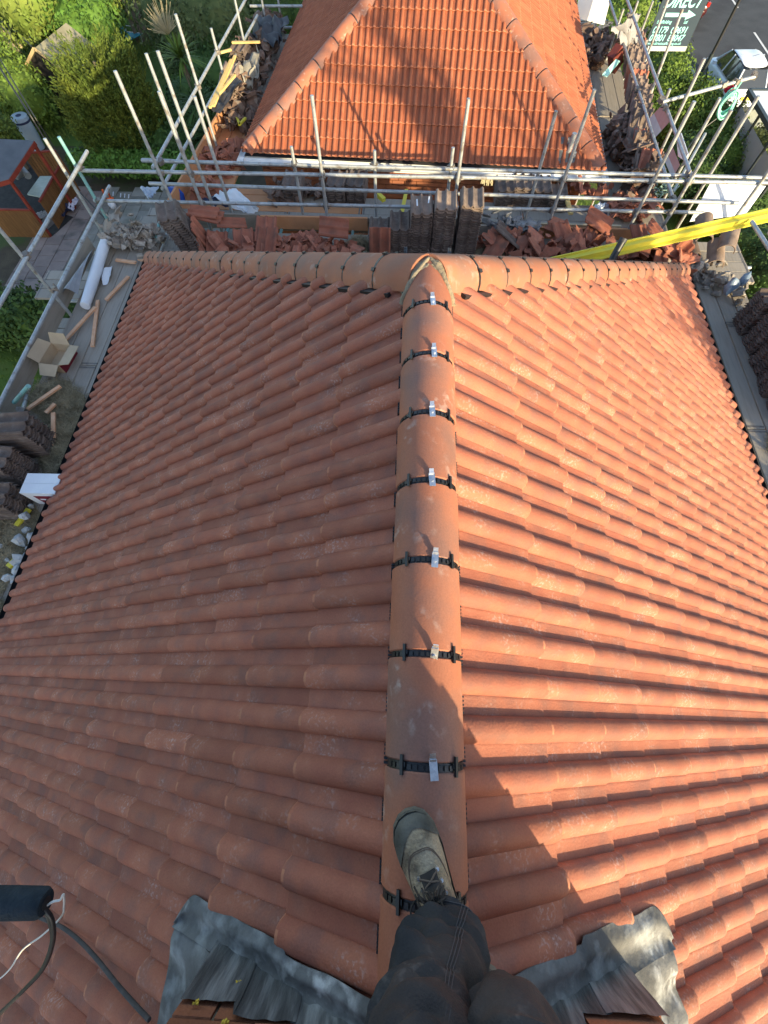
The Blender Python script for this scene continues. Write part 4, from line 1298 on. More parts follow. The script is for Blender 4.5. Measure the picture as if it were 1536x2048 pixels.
# ------------------------------------------------------------------ small things on the walkways
def single(mb, name, mat, label, cat, group=None, smooth=None):
    return tag(mb.build(name, mat, None, smooth), label, cat, group)
gb = 'sawn battens on the left walkway'
for (a, b, lab) in (((-4.353, 5.731, -3.060), (-4.544, 5.218, -3.060), 'sawn batten lying alone beside the white roll, nearest the hip corner'),
                    ((-4.661, 5.203, -3.060), (-4.450, 4.307, -3.060), 'sawn batten pointing along the boards, beside the crossing one'),
                    ((-4.625, 5.035, -3.030), (-4.882, 4.393, -3.060), 'longest sawn batten slanting towards the open carton'),
                    ((-4.650, 6.083, -3.050), (-4.317, 6.036, -3.050), 'short batten by the mortar heap at the end of the boards'),
                    ((-4.291, 6.104, -3.040), (-4.126, 6.052, -3.040), 'stubby batten offcut at the foot of the hip'),
                    ((-4.553, 3.521, -2.960), (-4.936, 3.106, -3.000), 'long sawn batten lying sloped over straw'),
                    ((-4.561, 3.262, -3.000), (-4.626, 3.118, -3.000), 'short batten offcut in straw below the sloped one'),
                    ((-4.530, 3.122, -3.000), (-4.412, 2.761, -3.020), 'pale batten lying upright in view in the straw'),
                    ((-4.445, 2.745, -3.020), (-4.500, 2.604, -3.020), 'batten offcut pair member next to straw edge, longer'),
                    ((-4.415, 2.679, -3.030), (-4.451, 2.555, -3.030), 'batten offcut pair member next to straw edge, shorter')):
    single(MB().bar(a, b, 0.048, 0.024), 'batten', BATTEN, lab, 'batten', gb)
# rolled membrane
mb = MB()
a, b = Vector((-4.874, 6.424, -2.980)), Vector((-4.755, 5.015, -3.000))
mb.tube([a, a.lerp(b, .3) + Vector((0, 0, .008)), a.lerp(b, .7), b], [0.072, 0.075, 0.072, 0.064], 18)
mb.tube([b + (b - a).normalized() * 0.001, b + (b - a).normalized() * 0.004], 0.045, 14)
roll = single(mb, 'membrane_roll', WHITE, 'white roll of roofing membrane lying on the left walkway', 'membrane roll', None, 40)
mb = MB()
def fl(u, v):
    p = Vector((-4.90 - 0.22 * v, 5.2 + 0.9 * u, -2.96 + 0.10 * math.sin(v * 3 + u * 2)))
    return p
mb.slab(fl, 8, 6, 0.003)
single(mb, 'membrane_offcut', material('grey_membrane', (0.22, 0.23, 0.25), (0.30, 0.31, 0.33), 5.0, 0.7), 'grey torn membrane flap lying beside the white roll', 'membrane')
mb = MB()
mb.slab(lambda u, v: Vector((-4.795, 5.819, -3.070)).lerp(Vector((-4.701, 5.989, -3.050)), u) + Vector((0.10 * v, -0.28 * v, 0.03 * math.sin(u * 5 + v * 3))), 6, 6, 0.003)
single(mb, 'membrane_offcut', WHITE, 'small white membrane scrap on the other side of the white roll', 'membrane')
# open carton
cx = Vector((-4.82, 4.05, PZ))
bx = thing('open_carton', 'open brown cardboard carton with raised flaps on the left walkway', 'carton', cx)
w, l, h, t_ = 0.28, 0.36, 0.15, 0.006
R_ = Euler((0, 0, -0.10)).to_matrix()
def cp(x, y, z): return cx + R_ @ Vector((x, y, z))
def wall(name, a, b, c, d, mat):
    m = MB(); a, b, c, d = [Vector(q) for q in (a, b, c, d)]
    nrm = (b - a).cross(d - a).normalized() * t_
    m.rings([[a, b, c, d], [a + nrm, b + nrm, c + nrm, d + nrm]])
    return m.build(name, mat, bx)
wall('bottom', cp(-w/2, -l/2, .002), cp(w/2, -l/2, .002), cp(w/2, l/2, .002), cp(-w/2, l/2, .002), CARD)
wall('side', cp(-w/2, -l/2, 0), cp(-w/2, l/2, 0), cp(-w/2, l/2, h), cp(-w/2, -l/2, h), CARD)
wall('side', cp(w/2, l/2, 0), cp(w/2, -l/2, 0), cp(w/2, -l/2, h), cp(w/2, l/2, h), CARD)
MB().bar(cp(w/2 + 0.008, -l/2, h/2), cp(w/2 + 0.008, l/2, h/2), 0.003, h * 0.96).build('printed_side', MAROON, bx)
wall('side', cp(-w/2, -l/2, 0), cp(w/2, -l/2, 0), cp(w/2, -l/2, h), cp(-w/2, -l/2, h), CARD)
wall('side', cp(w/2, l/2, 0), cp(-w/2, l/2, 0), cp(-w/2, l/2, h), cp(w/2, l/2, h), CARD)
wall('flap', cp(-w/2, -l/2, h), cp(w/2, -l/2, h), cp(w/2 - .03, -l/2 - .14, h - 0.07), cp(-w/2 + .03, -l/2 - .14, h - 0.07), CARD)
wall('flap', cp(-w/2, l/2, h), cp(w/2, l/2, h), cp(w/2 - .03, l/2 + .07, h + 0.13), cp(-w/2 + .03, l/2 + .07, h + 0.13), CARD)
wall('flap', cp(w/2, -l/2, h), cp(w/2, l/2, h), cp(w/2 + .15, l/2 - .02, h + 0.02), cp(w/2 + .15, -l/2 + .02, h + 0.02), CARD)
wall('flap', cp(-w/2, -l/2, h), cp(-w/2, l/2, h), cp(-w/2 - .11, l/2 - .02, h + 0.09), cp(-w/2 - .11, -l/2 + .02, h + 0.09), CARD)
# white carton with maroon side
wc = thing('white_carton', 'closed white carton with maroon printed side beside the eaves', 'carton', (-4.12, 2.03, PZ))
c_ = Vector((-4.12, 2.02, PZ + 0.15)); R_ = Euler((0.0, 0, 0.02))
MB().box(c_, (0.40, 0.25, 0.29), R_).build('body', WHITEC, wc)
for s_ in (-1, 1):
    MB().box(c_ + Vector((0, s_ * 0.0635, 0.149)), (0.402, 0.124, 0.006), R_).build('flap', WHITEC, wc)
MB().box(c_ + Vector((0.05, -0.127, -0.02)), (0.29, 0.004, 0.20), R_).build('maroon_panel', MAROON, wc)
MB().box(c_ + Vector((-0.02, -0.1295, 0.0)), (0.10, 0.003, 0.03), R_).box(c_ + Vector((0.07, -0.1295, -0.03)), (0.06, 0.003, 0.02), R_).build('print', WHITEC, wc)
# mortar stones
gs = 'pale mortar lumps at the left edge'
sl = [((50, 1032), .055, 'pale mortar lump lying on the yellow offcut'), ((62, 1012), .03, 'small pale lump right next to the white carton'), ((53, 1060), .04, 'narrow pale lump just below the first yellow offcut'),
      ((38, 1082), .065, 'blocky pale lump standing out alone in the straw'), ((67, 1075), .06, 'pale lump touching the boards above two small ones'), ((63, 1086), .035, 'small pale lump below the lump on the boards'),
      ((60, 1097), .04, 'pale lump wedged against the gutter'), ((42, 1122), .075, 'largest grey lump beside the second yellow offcut'), ((55, 1112), .045, 'pale lump between the largest lump and the gutter'),
      ((36, 1140), .07, 'flat pale lump below the largest grey lump'), ((16, 1155), .045, 'round pale lump farthest from the gutter, lower group'), ((30, 1160), .05, 'pale knobbly lump lowest of all, by the gutter'), ((15, 1120), .03, 'tiny lump left of the second yellow offcut'), ((2, 1093), .03, 'pale lump at the very left edge of the photo')]
SP = [(-4.339, 1.697, -3.000), (-4.366, 1.844, -3.050), (-4.303, 1.546, -3.050), (-4.308, 1.402, -3.020), (-4.169, 1.453, -3.030), (-4.185, 1.394, -3.050), (-4.168, 1.327, -3.040), (-4.194, 1.175, -3.020), (-4.153, 1.237, -3.030),
      (-4.196, 1.076, -3.030), (-4.281, 0.991, -3.040), (-4.184, 0.965, -3.030), (-4.386, 1.190, -3.060), (-4.523, 1.342, -3.060)]
for p, (q, s, lab) in zip(SP, sl):
    m = MB(); lump(m, p, s * 1.25)
    single(m, 'mortar_lump', STONE, lab, 'stone', gs)
single(MB().bar((-4.356, 1.797, -3.030), (-4.417, 1.582, -3.030), 0.055, 0.03), 'yellow_offcut', YELLOW, 'bright yellow offcut pinned under a pale lump', 'offcut', 'yellow offcuts')
single(MB().bar((-4.259, 1.232, -3.030), (-4.275, 1.174, -3.030), 0.055, 0.03).bar((-4.275, 1.174, -3.030), (-4.314, 1.104, -3.030), 0.06, 0.03), 'yellow_offcut', YELLOW, 'kinked yellow offcut beside the largest grey lump', 'offcut', 'yellow offcuts')
# yellow beam over the right hip
yb = thing('yellow_beam', 'long bright yellow plastic beam slanting over the right hip', 'beam', (3.382, 5.972, -2.450))
a, b = Vector((1.748, 5.457, -2.500)), Vector((4.911, 6.238, -2.220))
side = (b - a).cross(Vector((0, 0, 1))).normalized()
up_ = side.cross((b - a).normalized())
MB().bar(a + side * 0.0, b + side * 0.0, 0.085, 0.025).build('flange', YELLOW, yb)
MB().bar(a + side * 0.035 - up_ * 0.03, b + side * 0.035 - up_ * 0.03, 0.014, 0.07).build('web', YELLOW, yb)
MB().bar(a - side * 0.033 + up_ * 0.018, b - side * 0.033 + up_ * 0.018, 0.014, 0.035).build('rib', YELLOW, yb)
MB().bar(a + side * 0.065 - up_ * 0.06, b + side * 0.065 - up_ * 0.06, 0.06, 0.015).build('flange', YELLOW, yb)
# black pipe
bp = thing('black_pipe', 'black plastic pipe end sticking up behind the right hip', 'pipe', (1.98, 5.9, -3.0))
pa, pb = Vector((2.442, 5.081, -2.300)), Vector((2.552, 5.261, -2.020))
MB().tube([pa + (pa - pb) * 0.6, pb], 0.042, 14).build('pipe', BLACKP, bp, smooth=40)
MB().tube([pb - (pb - pa) * 0.10, pb + (pb - pa) * 0.02], 0.047, 14, caps=False).build('collar', DARKP, bp, smooth=40)
# cloths and bags
def cloth(name, mat, label, cat, corners, amp, z0=None, n=14, seed=0):
    a, b, c, d = [Vector(p) for p in corners]
    m = MB()
    def f(u, v):
        p = a.lerp(b, u).lerp(d.lerp(c, u), v)
        return p + Vector((noise.noise(Vector((u * 3, v * 3, seed))) * amp * .6, noise.noise(Vector((u * 3, v * 3, seed + 5))) * amp * .6, abs(noise.noise(Vector((u * 3.5, v * 3.5, seed + 9)))) * amp * 1.6))
    m.slab(f, n, n, 0.004)
    return tag(m.build(name, mat, None, 60), label, cat)
cloth('white_cloth', WHITE, 'crumpled white sheet hanging over the grey toe board of the neighbour', 'sheet', ((-3.422, 7.627, -3.000), (-3.048, 7.785, -2.950), (-2.545, 7.250, -3.000), (-2.767, 7.234, -3.050)), 0.09, seed=1)
cloth('navy_cloth', NAVY, 'navy cloth lying under the crumpled white sheet', 'cloth', ((-3.617, 7.639, -3.050), (-3.237, 7.727, -3.030), (-2.855, 7.475, -3.060), (-3.381, 7.492, -3.080)), 0.06, seed=2)
cloth('navy_cloth', NAVY, 'navy and white cloth beside the orange tile pieces, right walkway', 'cloth', ((2.897, 7.572, -3.050), (3.230, 7.744, -3.050), (3.220, 7.386, -3.050), (2.899, 7.311, -3.050)), 0.09, seed=3)
cloth('white_cloth', WHITE, 'small white rag on the navy cloth by the orange tile pieces', 'rag', ((2.977, 7.596, -3.000), (3.144, 7.620, -2.980), (3.117, 7.495, -3.000), (2.986, 7.491, -3.000)), 0.05, seed=4)
cloth('tarpaulin', material('dark_tarpaulin', (0.04, 0.043, 0.05), (0.07, 0.072, 0.08), 4.0, 0.6), 'dark grey tarpaulin draped at the far left corner of the neighbouring roof', 'tarpaulin', ((-3.771, 14.033, -2.900), (-2.883, 13.515, -2.700), (-2.948, 12.496, -2.900), (-3.720, 13.359, -3.000)), 0.22, seed=5)
cloth('sacking', material('grey_sacking', (0.23, 0.215, 0.18), (0.30, 0.28, 0.24), 6.0, 0.95), 'grey beige sacking slumped over rubble beside the left eaves', 'sacking', ((-3.578, 11.213, -2.750), (-3.278, 11.903, -2.700), (-3.128, 11.259, -2.800), (-3.363, 10.986, -3.000)), 0.16, seed=6)
cloth('tarpaulin', material('black_sheet', (0.03, 0.03, 0.035), (0.05, 0.05, 0.055), 5.0, 0.5), 'black plastic strip lying on stacked tiles by the left eaves', 'tarpaulin', ((-3.707, 9.538, -2.650), (-3.533, 9.442, -2.650), (-3.319, 10.620, -2.650), (-3.496, 10.691, -2.650)), 0.05, seed=7)
cloth('blue_sheet', material('pale_blue_sheet', (0.42, 0.47, 0.54), (0.36, 0.41, 0.48), 4.0, 0.6), 'pale blue grey sheet lying on the low boards left of the blue bag', 'sheet', ((-5.158, 8.568, -3.400), (-4.805, 8.610, -3.400), (-4.860, 8.359, -3.450), (-4.938, 8.296, -3.450)), 0.05, seed=8)
m = MB(); lump(m, (-4.169, 7.896, -3.150), 0.16); lump(m, (-4.288, 8.098, -3.200), 0.12)
single(m, 'blue_bag', material('bright_blue_plastic', (0.02, 0.07, 0.35), (0.03, 0.10, 0.45), 6.0, 0.4), 'crumpled bright blue bag at the outer side of the orange toe board', 'bag', None, 60)
m = MB(); lump(m, (4.427, 5.434, -2.750), 0.12); lump(m, (4.641, 5.562, -2.750), 0.10)
single(m, 'blue_plastic_bag', material('dusty_blue_plastic', (0.10, 0.16, 0.24), (0.25, 0.30, 0.36), 9.0, 0.35), 'dusty blue plastic bag squeezed in front of the round cap tiles', 'bag', None, 60)
# laths on the neighbour's left walk, white boards, signs
gl2 = 'yellow laths by the neighbouring left eaves'
for (a, b, lab) in (((-3.670, 9.417, -2.550), (-3.583, 11.011, -2.500), 'outermost yellow lath beside the guard rail'), ((-3.618, 9.469, -2.550), (-3.536, 11.171, -2.500), 'second yellow lath from the guard rail'),
                    ((-3.614, 9.846, -2.550), (-3.398, 10.441, -2.500), 'short yellow lath beside the black strip'), ((-3.942, 11.596, -2.600), (-3.755, 11.726, -2.600), 'yellow lath lying across between two poles'),
                    ((-3.792, 12.025, -2.600), (-3.224, 12.058, -2.600), 'thin lath crossing in front of the tarpaulin')):
    single(MB().bar(a, b, 0.045, 0.03), 'lath', YELWOOD, lab, 'lath', gl2)
for i, (a, b, lab) in enumerate((((-3.500, 10.196, -3.000), (-3.364, 9.880, -3.000), 'short yellow offcut forming one leg of a small v near the left corner'), ((-3.383, 9.879, -3.000), (-3.302, 10.129, -3.000), 'yellow offcut crossing another near the left corner'))):
    single(MB().bar(a, b, 0.04, 0.03), 'yellow_offcut', YELLOW, lab, 'offcut', 'yellow offcuts')
single(MB().bar((-0.193, 7.492, -3.100), (-0.132, 8.118, -3.100), 0.06, 0.03), 'yellow_offcut', YELLOW, 'yellow offcut lying left of the middle tall stack', 'offcut', 'yellow offcuts')
single(MB().bar((-0.633, 7.988, -3.100), (-0.512, 7.823, -3.100), 0.07, 0.06), 'yellow_level', YELLOW, 'small yellow tool end with black tip on the near walkway', 'tool')
single(MB().bar((2.592, 7.901, -3.050), (2.610, 7.458, -3.050), 0.07, 0.03), 'lath', YELWOOD, 'yellow timber offcut leaning at the short pale edged stack', 'lath', gl2)
gw = 'white boards on the guard rails'
# big white board, lying against the rail at the right
a, b, c, d = [Vector(p) for p in ((4.531, 7.450, -2.513), (5.357, 7.400, -2.555), (5.146, 7.100, -2.786), (4.383, 7.120, -2.919))]
m = MB()
m.slab(lambda u, v: a.lerp(b, u).lerp(d.lerp(c, u), v) + Vector((0, 0, 0.05 * math.sin(u * PI) * math.sin(v * PI))), 8, 8, 0.012)
single(m, 'white_board', WHITE, 'large white board tied flat between the rails near the yellow beam', 'board', gw)
def upright(px_pts, y, th=0.01):
    pts = [Vector(p) for p in px_pts]
    return MB().prism(pts, (0, th, 0))
m = MB().prism([(3.679, 15.200, -2.665), (4.451, 15.200, -2.661), (4.516, 15.200, -3.291), (3.796, 15.200, -3.179)], (0, 0.012, 0))
single(m, 'white_board', WHITE, 'white board hung on the rail beyond the far right eaves', 'board', gw)
m = MB().prism([(4.120, 8.381, -2.379), (4.120, 8.262, -2.299), (4.100, 7.707, -2.308), (4.100, 7.684, -2.387), (4.100, 7.948, -2.458)], (0.01, 0, 0))
single(m, 'white_board', WHITE, 'small white sheet fixed outside the guard rail near the second brick red banner', 'board', gw)
BANR = material('faded_red_banner', (0.50, 0.27, 0.25), (0.56, 0.33, 0.31), 6.0, 0.7)
BANW = material('faded_white_banner', (0.60, 0.60, 0.60), (0.52, 0.52, 0.53), 6.0, 0.7)
PRT = material('banner_print', (0.36, 0.13, 0.13), rough=0.7)
PRG = material('banner_grey_print', (0.33, 0.33, 0.35), rough=0.7)
def banner(tl, tr, br, bl, label):
    tl, tr, br, bl = [Vector(p) for p in (tl, tr, br, bl)]
    t = thing('banner', label, 'banner', tl, 'faded banners on the guard rail')
    def P(u, v): return tl.lerp(tr, u).lerp(bl.lerp(br, u), v)
    MB().slab(lambda u, v: P(u, v * 0.6), 4, 4, 0.006).build('red_panel', BANR, t)
    MB().slab(lambda u, v: P(u, 0.605 + v * 0.395), 4, 4, 0.006).build('white_panel', BANW, t)
    up = Vector((0, 0, 0.004))
    nrm = (tr - tl).cross(bl - tl).normalized() * 0.006
    if nrm.y > 0: nrm = -nrm
    m = MB()
    for r in range(4):
        for k in range(5):
            u0, v0 = 0.08 + k * 0.175, 0.07 + r * 0.13
            m.add([P(u0, v0) + nrm + up, P(u0 + 0.13, v0) + nrm + up, P(u0 + 0.13, v0 + 0.055) + nrm + up, P(u0, v0 + 0.055) + nrm + up], [(0, 1, 2, 3)])
    m.build('print', PRT, t)
    m = MB()
    for r in range(2):
        for k in range(4):
            u0, v0 = 0.1 + k * 0.2, 0.66 + r * 0.15
            m.add([P(u0, v0) + nrm + up, P(u0 + 0.15, v0) + nrm + up, P(u0 + 0.15, v0 + 0.05) + nrm + up, P(u0, v0 + 0.05) + nrm + up], [(0, 1, 2, 3)])
    m.build('grey_print', PRG, t)
banner((4.080, 9.270, -2.387), (4.060, 8.655, -2.308), (4.040, 8.858, -2.626), (4.060, 9.450, -2.624), 'faded red and white banner nearer the bushes end, behind the black clamp')
banner((4.050, 8.208, -2.431), (4.020, 7.613, -2.405), (4.020, 7.615, -2.589), (4.040, 8.150, -2.620), 'faded red and white banner crossed by a black cable')
# dark sign board with cyan lettering
DS = material('dark_sign', (0.042, 0.060, 0.080), (0.050, 0.070, 0.090), 3.0, 0.9, spec=0.05)
CY = material('cyan_letters', (0.33, 0.78, 0.78), rough=0.5)
PALE = material('pale_sign_edge', (0.45, 0.47, 0.47), rough=0.6)
SY = 13.05
sg = thing('scaffolding_sign', 'dark sign board with cyan lettering and arrow behind the poles', 'sign', (5.3, SY, -3.02))
MB().box((5.31, SY, -2.40), (0.90, 0.02, 1.06)).build('board', DS, sg)
MB().box((5.31, SY - 0.003, -2.965), (0.90, 0.022, 0.075)).build('pale_strip', PALE, sg)
def text(s, x, z, h, wd, parent, mat, y, shear=0.25, bold=0.0):
    cu = bpy.data.curves.new('lettering', 'FONT')
    cu.body = s
    cu.size = 1.0
    cu.shear = shear
    cu.offset = bold
    cu.extrude = 0.01
    o = bpy.data.objects.new('lettering', cu); COL.objects.link(o)
    bpy.context.view_layer.update()
    dg = bpy.context.evaluated_depsgraph_get()
    me = bpy.data.meshes.new_from_object(o.evaluated_get(dg))
    bpy.data.objects.remove(o)
    co = np.array([v.co[:] for v in me.vertices])
    mn, mx_ = co.min(0), co.max(0)
    sx, sz = wd / (mx_[0] - mn[0]), h / 0.70
    for v in me.vertices:
        v.co = Vector(((v.co.x - mn[0]) * sx, v.co.z * 0.2, v.co.y * sz))
    me.materials.clear(); me.materials.append(mat)
    q = bpy.data.objects.new('lettering', me); COL.objects.link(q); q.parent = parent
    q.matrix_basis = world_of(parent).inverted() @ Matrix.Translation((x, y, z))
    return q
yt = SY - 0.0125
text('DIRECT', 4.93, -2.37, 0.20, 0.77, sg, CY, yt, 0.3, 0.02)
m = MB(); y = yt
m.box((5.26, y, -2.475), (0.46, 0.004, 0.055)); m.add([(5.46, y, -2.405), (5.46, y, -2.545), (5.64, y, -2.475)], [(0, 1, 2)])
m.build('arrow', CY, sg)
text('Scaffolding', 4.92, -2.595, 0.045, 0.30, sg, CY, yt, 0.2, 0.01)
text('Ltd', 5.47, -2.595, 0.045, 0.07, sg, CY, yt, 0.2, 0.01)
text('01179', 4.91, -2.735, 0.095, 0.30, sg, CY, yt, 0.15, 0.015)
text('09691', 5.28, -2.735, 0.095, 0.32, sg, CY, yt, 0.15, 0.015)
text('07801', 4.90, -2.850, 0.095, 0.31, sg, CY, yt, 0.15, 0.015)
text('84047', 5.28, -2.850, 0.095, 0.34, sg, CY, yt, 0.15, 0.015)
text('www.directscaffolding.co.uk', 4.90, -2.905, 0.040, 0.70, sg, CY, yt, 0.1, 0.008)
# rope coil and rag on the arm tube
m = MB()
cc = Vector((5.148, 9.271, -2.350))
for k in range(9):
    r = 0.13 + rnd.uniform(-.03, .03)
    ph = rnd.uniform(0, 6); tl = Vector((rnd.uniform(-.2, .2), 0.9, rnd.uniform(-.4, .4))).normalized()
    x_ = tl.cross(Vector((0, 0, 1))).normalized(); y_ = tl.cross(x_)
    m.tube([cc + x_ * r * 0.75 * math.cos(ph + 2 * PI * q / 20) + y_ * r * 1.25 * math.sin(ph + 2 * PI * q / 20) + Vector((0, rnd.uniform(-.004, .004), 0)) for q in range(21)], 0.011, 6)
m.tube([cc + Vector((0.0, 0, 0.12)), cc + Vector((0.02, 0, 0.28))], 0.012, 6)
single(m, 'rope_coil', material('mint_rope', (0.22, 0.62, 0.47), (0.30, 0.70, 0.55), 20.0, 0.7), 'mint green coil of rope hanging from the arm tube', 'rope', None, 40)
m = MB(); lump(m, (5.099, 9.401, -2.200), 0.075); lump(m, (5.195, 9.468, -2.250), 0.06)
single(m, 'red_rag', material('red_cloth', (0.30, 0.01, 0.03), rough=0.9), 'dark red rag tied on the arm tube above the rope coil', 'rag', None, 60)
m = MB()
for k in range(40):
    p = Vector((4.114, 7.913, -2.900)) + Vector((rnd.gauss(0, .07), rnd.gauss(0, .07), rnd.uniform(-.1, .1)))
    q = p + Vector((rnd.uniform(-.12, .12), rnd.uniform(-.12, .12), rnd.uniform(-.1, .1)))
    m.tube([p, (p + q) / 2 + Vector((rnd.uniform(-.04, .04), 0, .03)), q], 0.009, 5)
single(m, 'tangled_cord', material('sage_cord', (0.20, 0.33, 0.28), (0.30, 0.42, 0.36), 20.0, 0.8), 'tangled pale green cord hanging at the rail corner', 'cord')
m = MB(); m.tube([(5.126, 9.251, -2.500), (4.860, 9.118, -2.650), (4.437, 8.479, -2.750), (4.294, 8.259, -2.800), (4.193, 8.145, -2.950)], 0.010, 6)
single(m, 'black_cable', BLACKP, 'thin black cable crossing the faded banner by the rail', 'cable')
m = MB()
for k in range(14):
    p = Vector((0.98 + 0.012 * k, 7.04, -2.31)); m.tube([p, p + Vector((rnd.uniform(-.02, .02), -0.03, -0.05 - rnd.uniform(0, .05)))], 0.008, 5)
single(m, 'frayed_rope', material('tan_rope', (0.42, 0.36, 0.22), rough=0.9), 'frayed tan rope wound on the upper rail above the tallest stacks', 'rope')
m = MB(); lump(m, (3.908, 12.097, -2.400), 0.14); lump(m, (4.072, 11.984, -2.350), 0.14); m.add([(3.806, 11.673, -2.500), (4.265, 11.682, -2.500), (4.115, 11.837, -2.200), (3.739, 11.705, -2.200)], [(0, 1, 2, 3)])
cloth('grey_bag', material('pale_grey_bag', (0.27, 0.265, 0.27), (0.21, 0.205, 0.215), 6.0, 0.6), 'pale grey rubble sack hanging at the far right corner of the scaffold', 'sack', ((3.828, 12.369, -2.500), (4.210, 12.583, -2.400), (4.747, 12.773, -2.900), (4.443, 12.516, -2.950)), 0.22, seed=12)
m = MB().bar((4.153, 12.357, -2.800), (4.024, 12.249, -2.950), 0.16, 0.4); 
single(m, 'red_bin', material('dull_red_plastic', (0.17, 0.04, 0.03), (0.14, 0.035, 0.026), 6.0, 0.5), 'dull red bin beside the pale grey rubble sack', 'bin')
m = MB(); m.add([], [])
m.slab(lambda u, v: Vector((3.608, 11.320, -2.750)).lerp(Vector((3.974, 11.933, -2.750)), u).lerp(Vector((3.738, 11.380, -2.800)).lerp(Vector((4.089, 11.995, -2.800)), u), v), 3, 3, 0.02)
single(m, 'mint_panel', material('mint_panel', (0.36, 0.66, 0.58), rough=0.6), 'mint green panel leaning at the end of the tan tile row', 'panel')

# ------------------------------------------------------------------ plants
rng = np.random.default_rng(5)
LEAF = material('hedge_leaf', (0.068, 0.120, 0.015), (0.108, 0.165, 0.023), 1.5, 0.75, island=0.35)
LEAFD = material('dark_leaf', (0.030, 0.065, 0.014), (0.05, 0.095, 0.018), 1.5, 0.75, island=0.35)
LEAFB = material('bright_hedge_leaf', (0.065, 0.145, 0.018), (0.095, 0.18, 0.028), 1.5, 0.7, island=0.3)
LEAFY = material('golden_conifer_leaf', (0.066, 0.105, 0.016), (0.125, 0.155, 0.022), 1.2, 0.8, island=0.3)
LEAFG = material('grey_green_leaf', (0.055, 0.085, 0.030), (0.095, 0.12, 0.045), 1.5, 0.8, island=0.35)
GRASSB = material('long_grass', (0.085, 0.145, 0.022), (0.145, 0.185, 0.036), 1.0, 0.85, island=0.3)
BARK = material('bark', (0.11, 0.085, 0.06), (0.16, 0.13, 0.09), 6.0, 0.95, 0.5, 30.0)
PALEB = material('pale_bare_branch', (0.32, 0.27, 0.16), (0.40, 0.34, 0.21), 5.0, 0.9)
def leaves(blobs, n, size, up=0.35, shell=0.5, aspect=1.9):
    """n leaf quads through a set of ellipsoids (centre, radii)"""
    vol = np.array([b[1][0] * b[1][1] * b[1][2] for b in blobs]) ** 0.67
    idx = rng.choice(len(blobs), n, p=vol / vol.sum())
    C = np.array([b[0] for b in blobs])[idx]
    Rr = np.array([b[1] for b in blobs])[idx]
    d = rng.normal(size=(n, 3)); d /= np.linalg.norm(d, axis=1)[:, None]
    rad = (shell + (1 - shell) * rng.random(n) ** 0.6) * (1 + 0.10 * rng.normal(size=n))
    P = C + d * Rr * rad[:, None]
    nrm = d * 0.7 + rng.normal(size=(n, 3)) * 0.55 + np.array([0, 0, up])
    nrm /= np.linalg.norm(nrm, axis=1)[:, None]
    t = np.cross(nrm, rng.normal(size=(n, 3))); t /= np.linalg.norm(t, axis=1)[:, None]
    b = np.cross(nrm, t)
    s = size * rng.uniform(.6, 1.35, n)[:, None]
    V = np.stack([P - t * s * aspect * .5, P - b * s * .5 + nrm * s * .12, P + t * s * aspect * .5, P + b * s * .5 + nrm * s * .12], 1).reshape(-1, 3)
    return V, np.arange(4 * n).reshape(-1, 4)
def core(mb, blobs, k=0.72):
    for c, r in blobs:
        sd = rnd.uniform(0, 50)
        rings = []
        for i in range(1, 8):
            th = PI * i / 8
            rings.append([Vector(c) + Vector((r[0] * math.sin(th) * math.cos(p), r[1] * math.sin(th) * math.sin(p), r[2] * math.cos(th))) * k * (1 + .2 * noise.noise(Vector((math.cos(p) * 2 + sd, math.sin(p) * 2, th * 2)))) for p in [2 * PI * q / 12 for q in range(12)]])
        mb.rings(rings)
def bush(name, label, cat, blobs, n, size, mat, group=None, trunk=True, up=0.35, shell=0.6, k=0.76):
    c0 = blobs[0][0]
    t = thing(name, label, cat, (c0[0], c0[1], G), group)
    V, F = leaves(blobs, n, size, up, shell)
    o = np_mesh('foliage', V, F, mat, t)
    cm = MB(); core(cm, blobs, k)
    cm.build('inner_foliage', mat, t, smooth=60)
    if trunk:
        MB().tube([(c0[0], c0[1], G - 0.1), (c0[0] + .05, c0[1], (G + c0[2]) / 2), (c0[0], c0[1] + .05, c0[2])], [0.14, 0.10, 0.06], 8).build('trunk', BARK, t, smooth=60)
    return t
def hedge_blobs(a, b, n, r, jit=0.15):
    a, b = Vector(a), Vector(b)
    out = []
    for i in range(n):
        p = a.lerp(b, i / max(1, n - 1))
        out.append(((p.x + rnd.uniform(-jit, jit), p.y + rnd.uniform(-jit, jit), p.z + rnd.uniform(-jit, jit)), (r[0] * rnd.uniform(.85, 1.15), r[1] * rnd.uniform(.85, 1.15), r[2] * rnd.uniform(.9, 1.1))))
    return out
# golden conifer: sprays that end in spikes
cc = Vector((-11.7, 20.7, -7.2))
con = thing('conifer', 'large golden green conifer with spiky sunlit top in the back garden', 'tree', (cc.x, cc.y, G))
MB().tube([(cc.x, cc.y, G - .1), (cc.x, cc.y, -6.0)], [0.2, 0.06], 8).build('trunk', BARK, con, smooth=60)
Vs, Fs = [], []
def spray(base, dr, L, nl, sz):
    base = np.array(base); dr = np.array(dr) / np.linalg.norm(dr)
    f = rng.random(nl) ** 0.9
    P = base + dr * (f * L)[:, None] + rng.normal(size=(nl, 3)) * (0.018 + 0.065 * (1 - f))[:, None]
    t = dr + rng.normal(size=(nl, 3)) * 0.55; t /= np.linalg.norm(t, axis=1)[:, None]
    b = np.cross(t, rng.normal(size=(nl, 3))); b /= np.linalg.norm(b, axis=1)[:, None]
    s = sz * rng.uniform(.6, 1.3, nl)[:, None]
    return np.stack([P - t * s, P - b * s * .32, P + t * s, P + b * s * .32], 1).reshape(-1, 3)
nsp = 1250
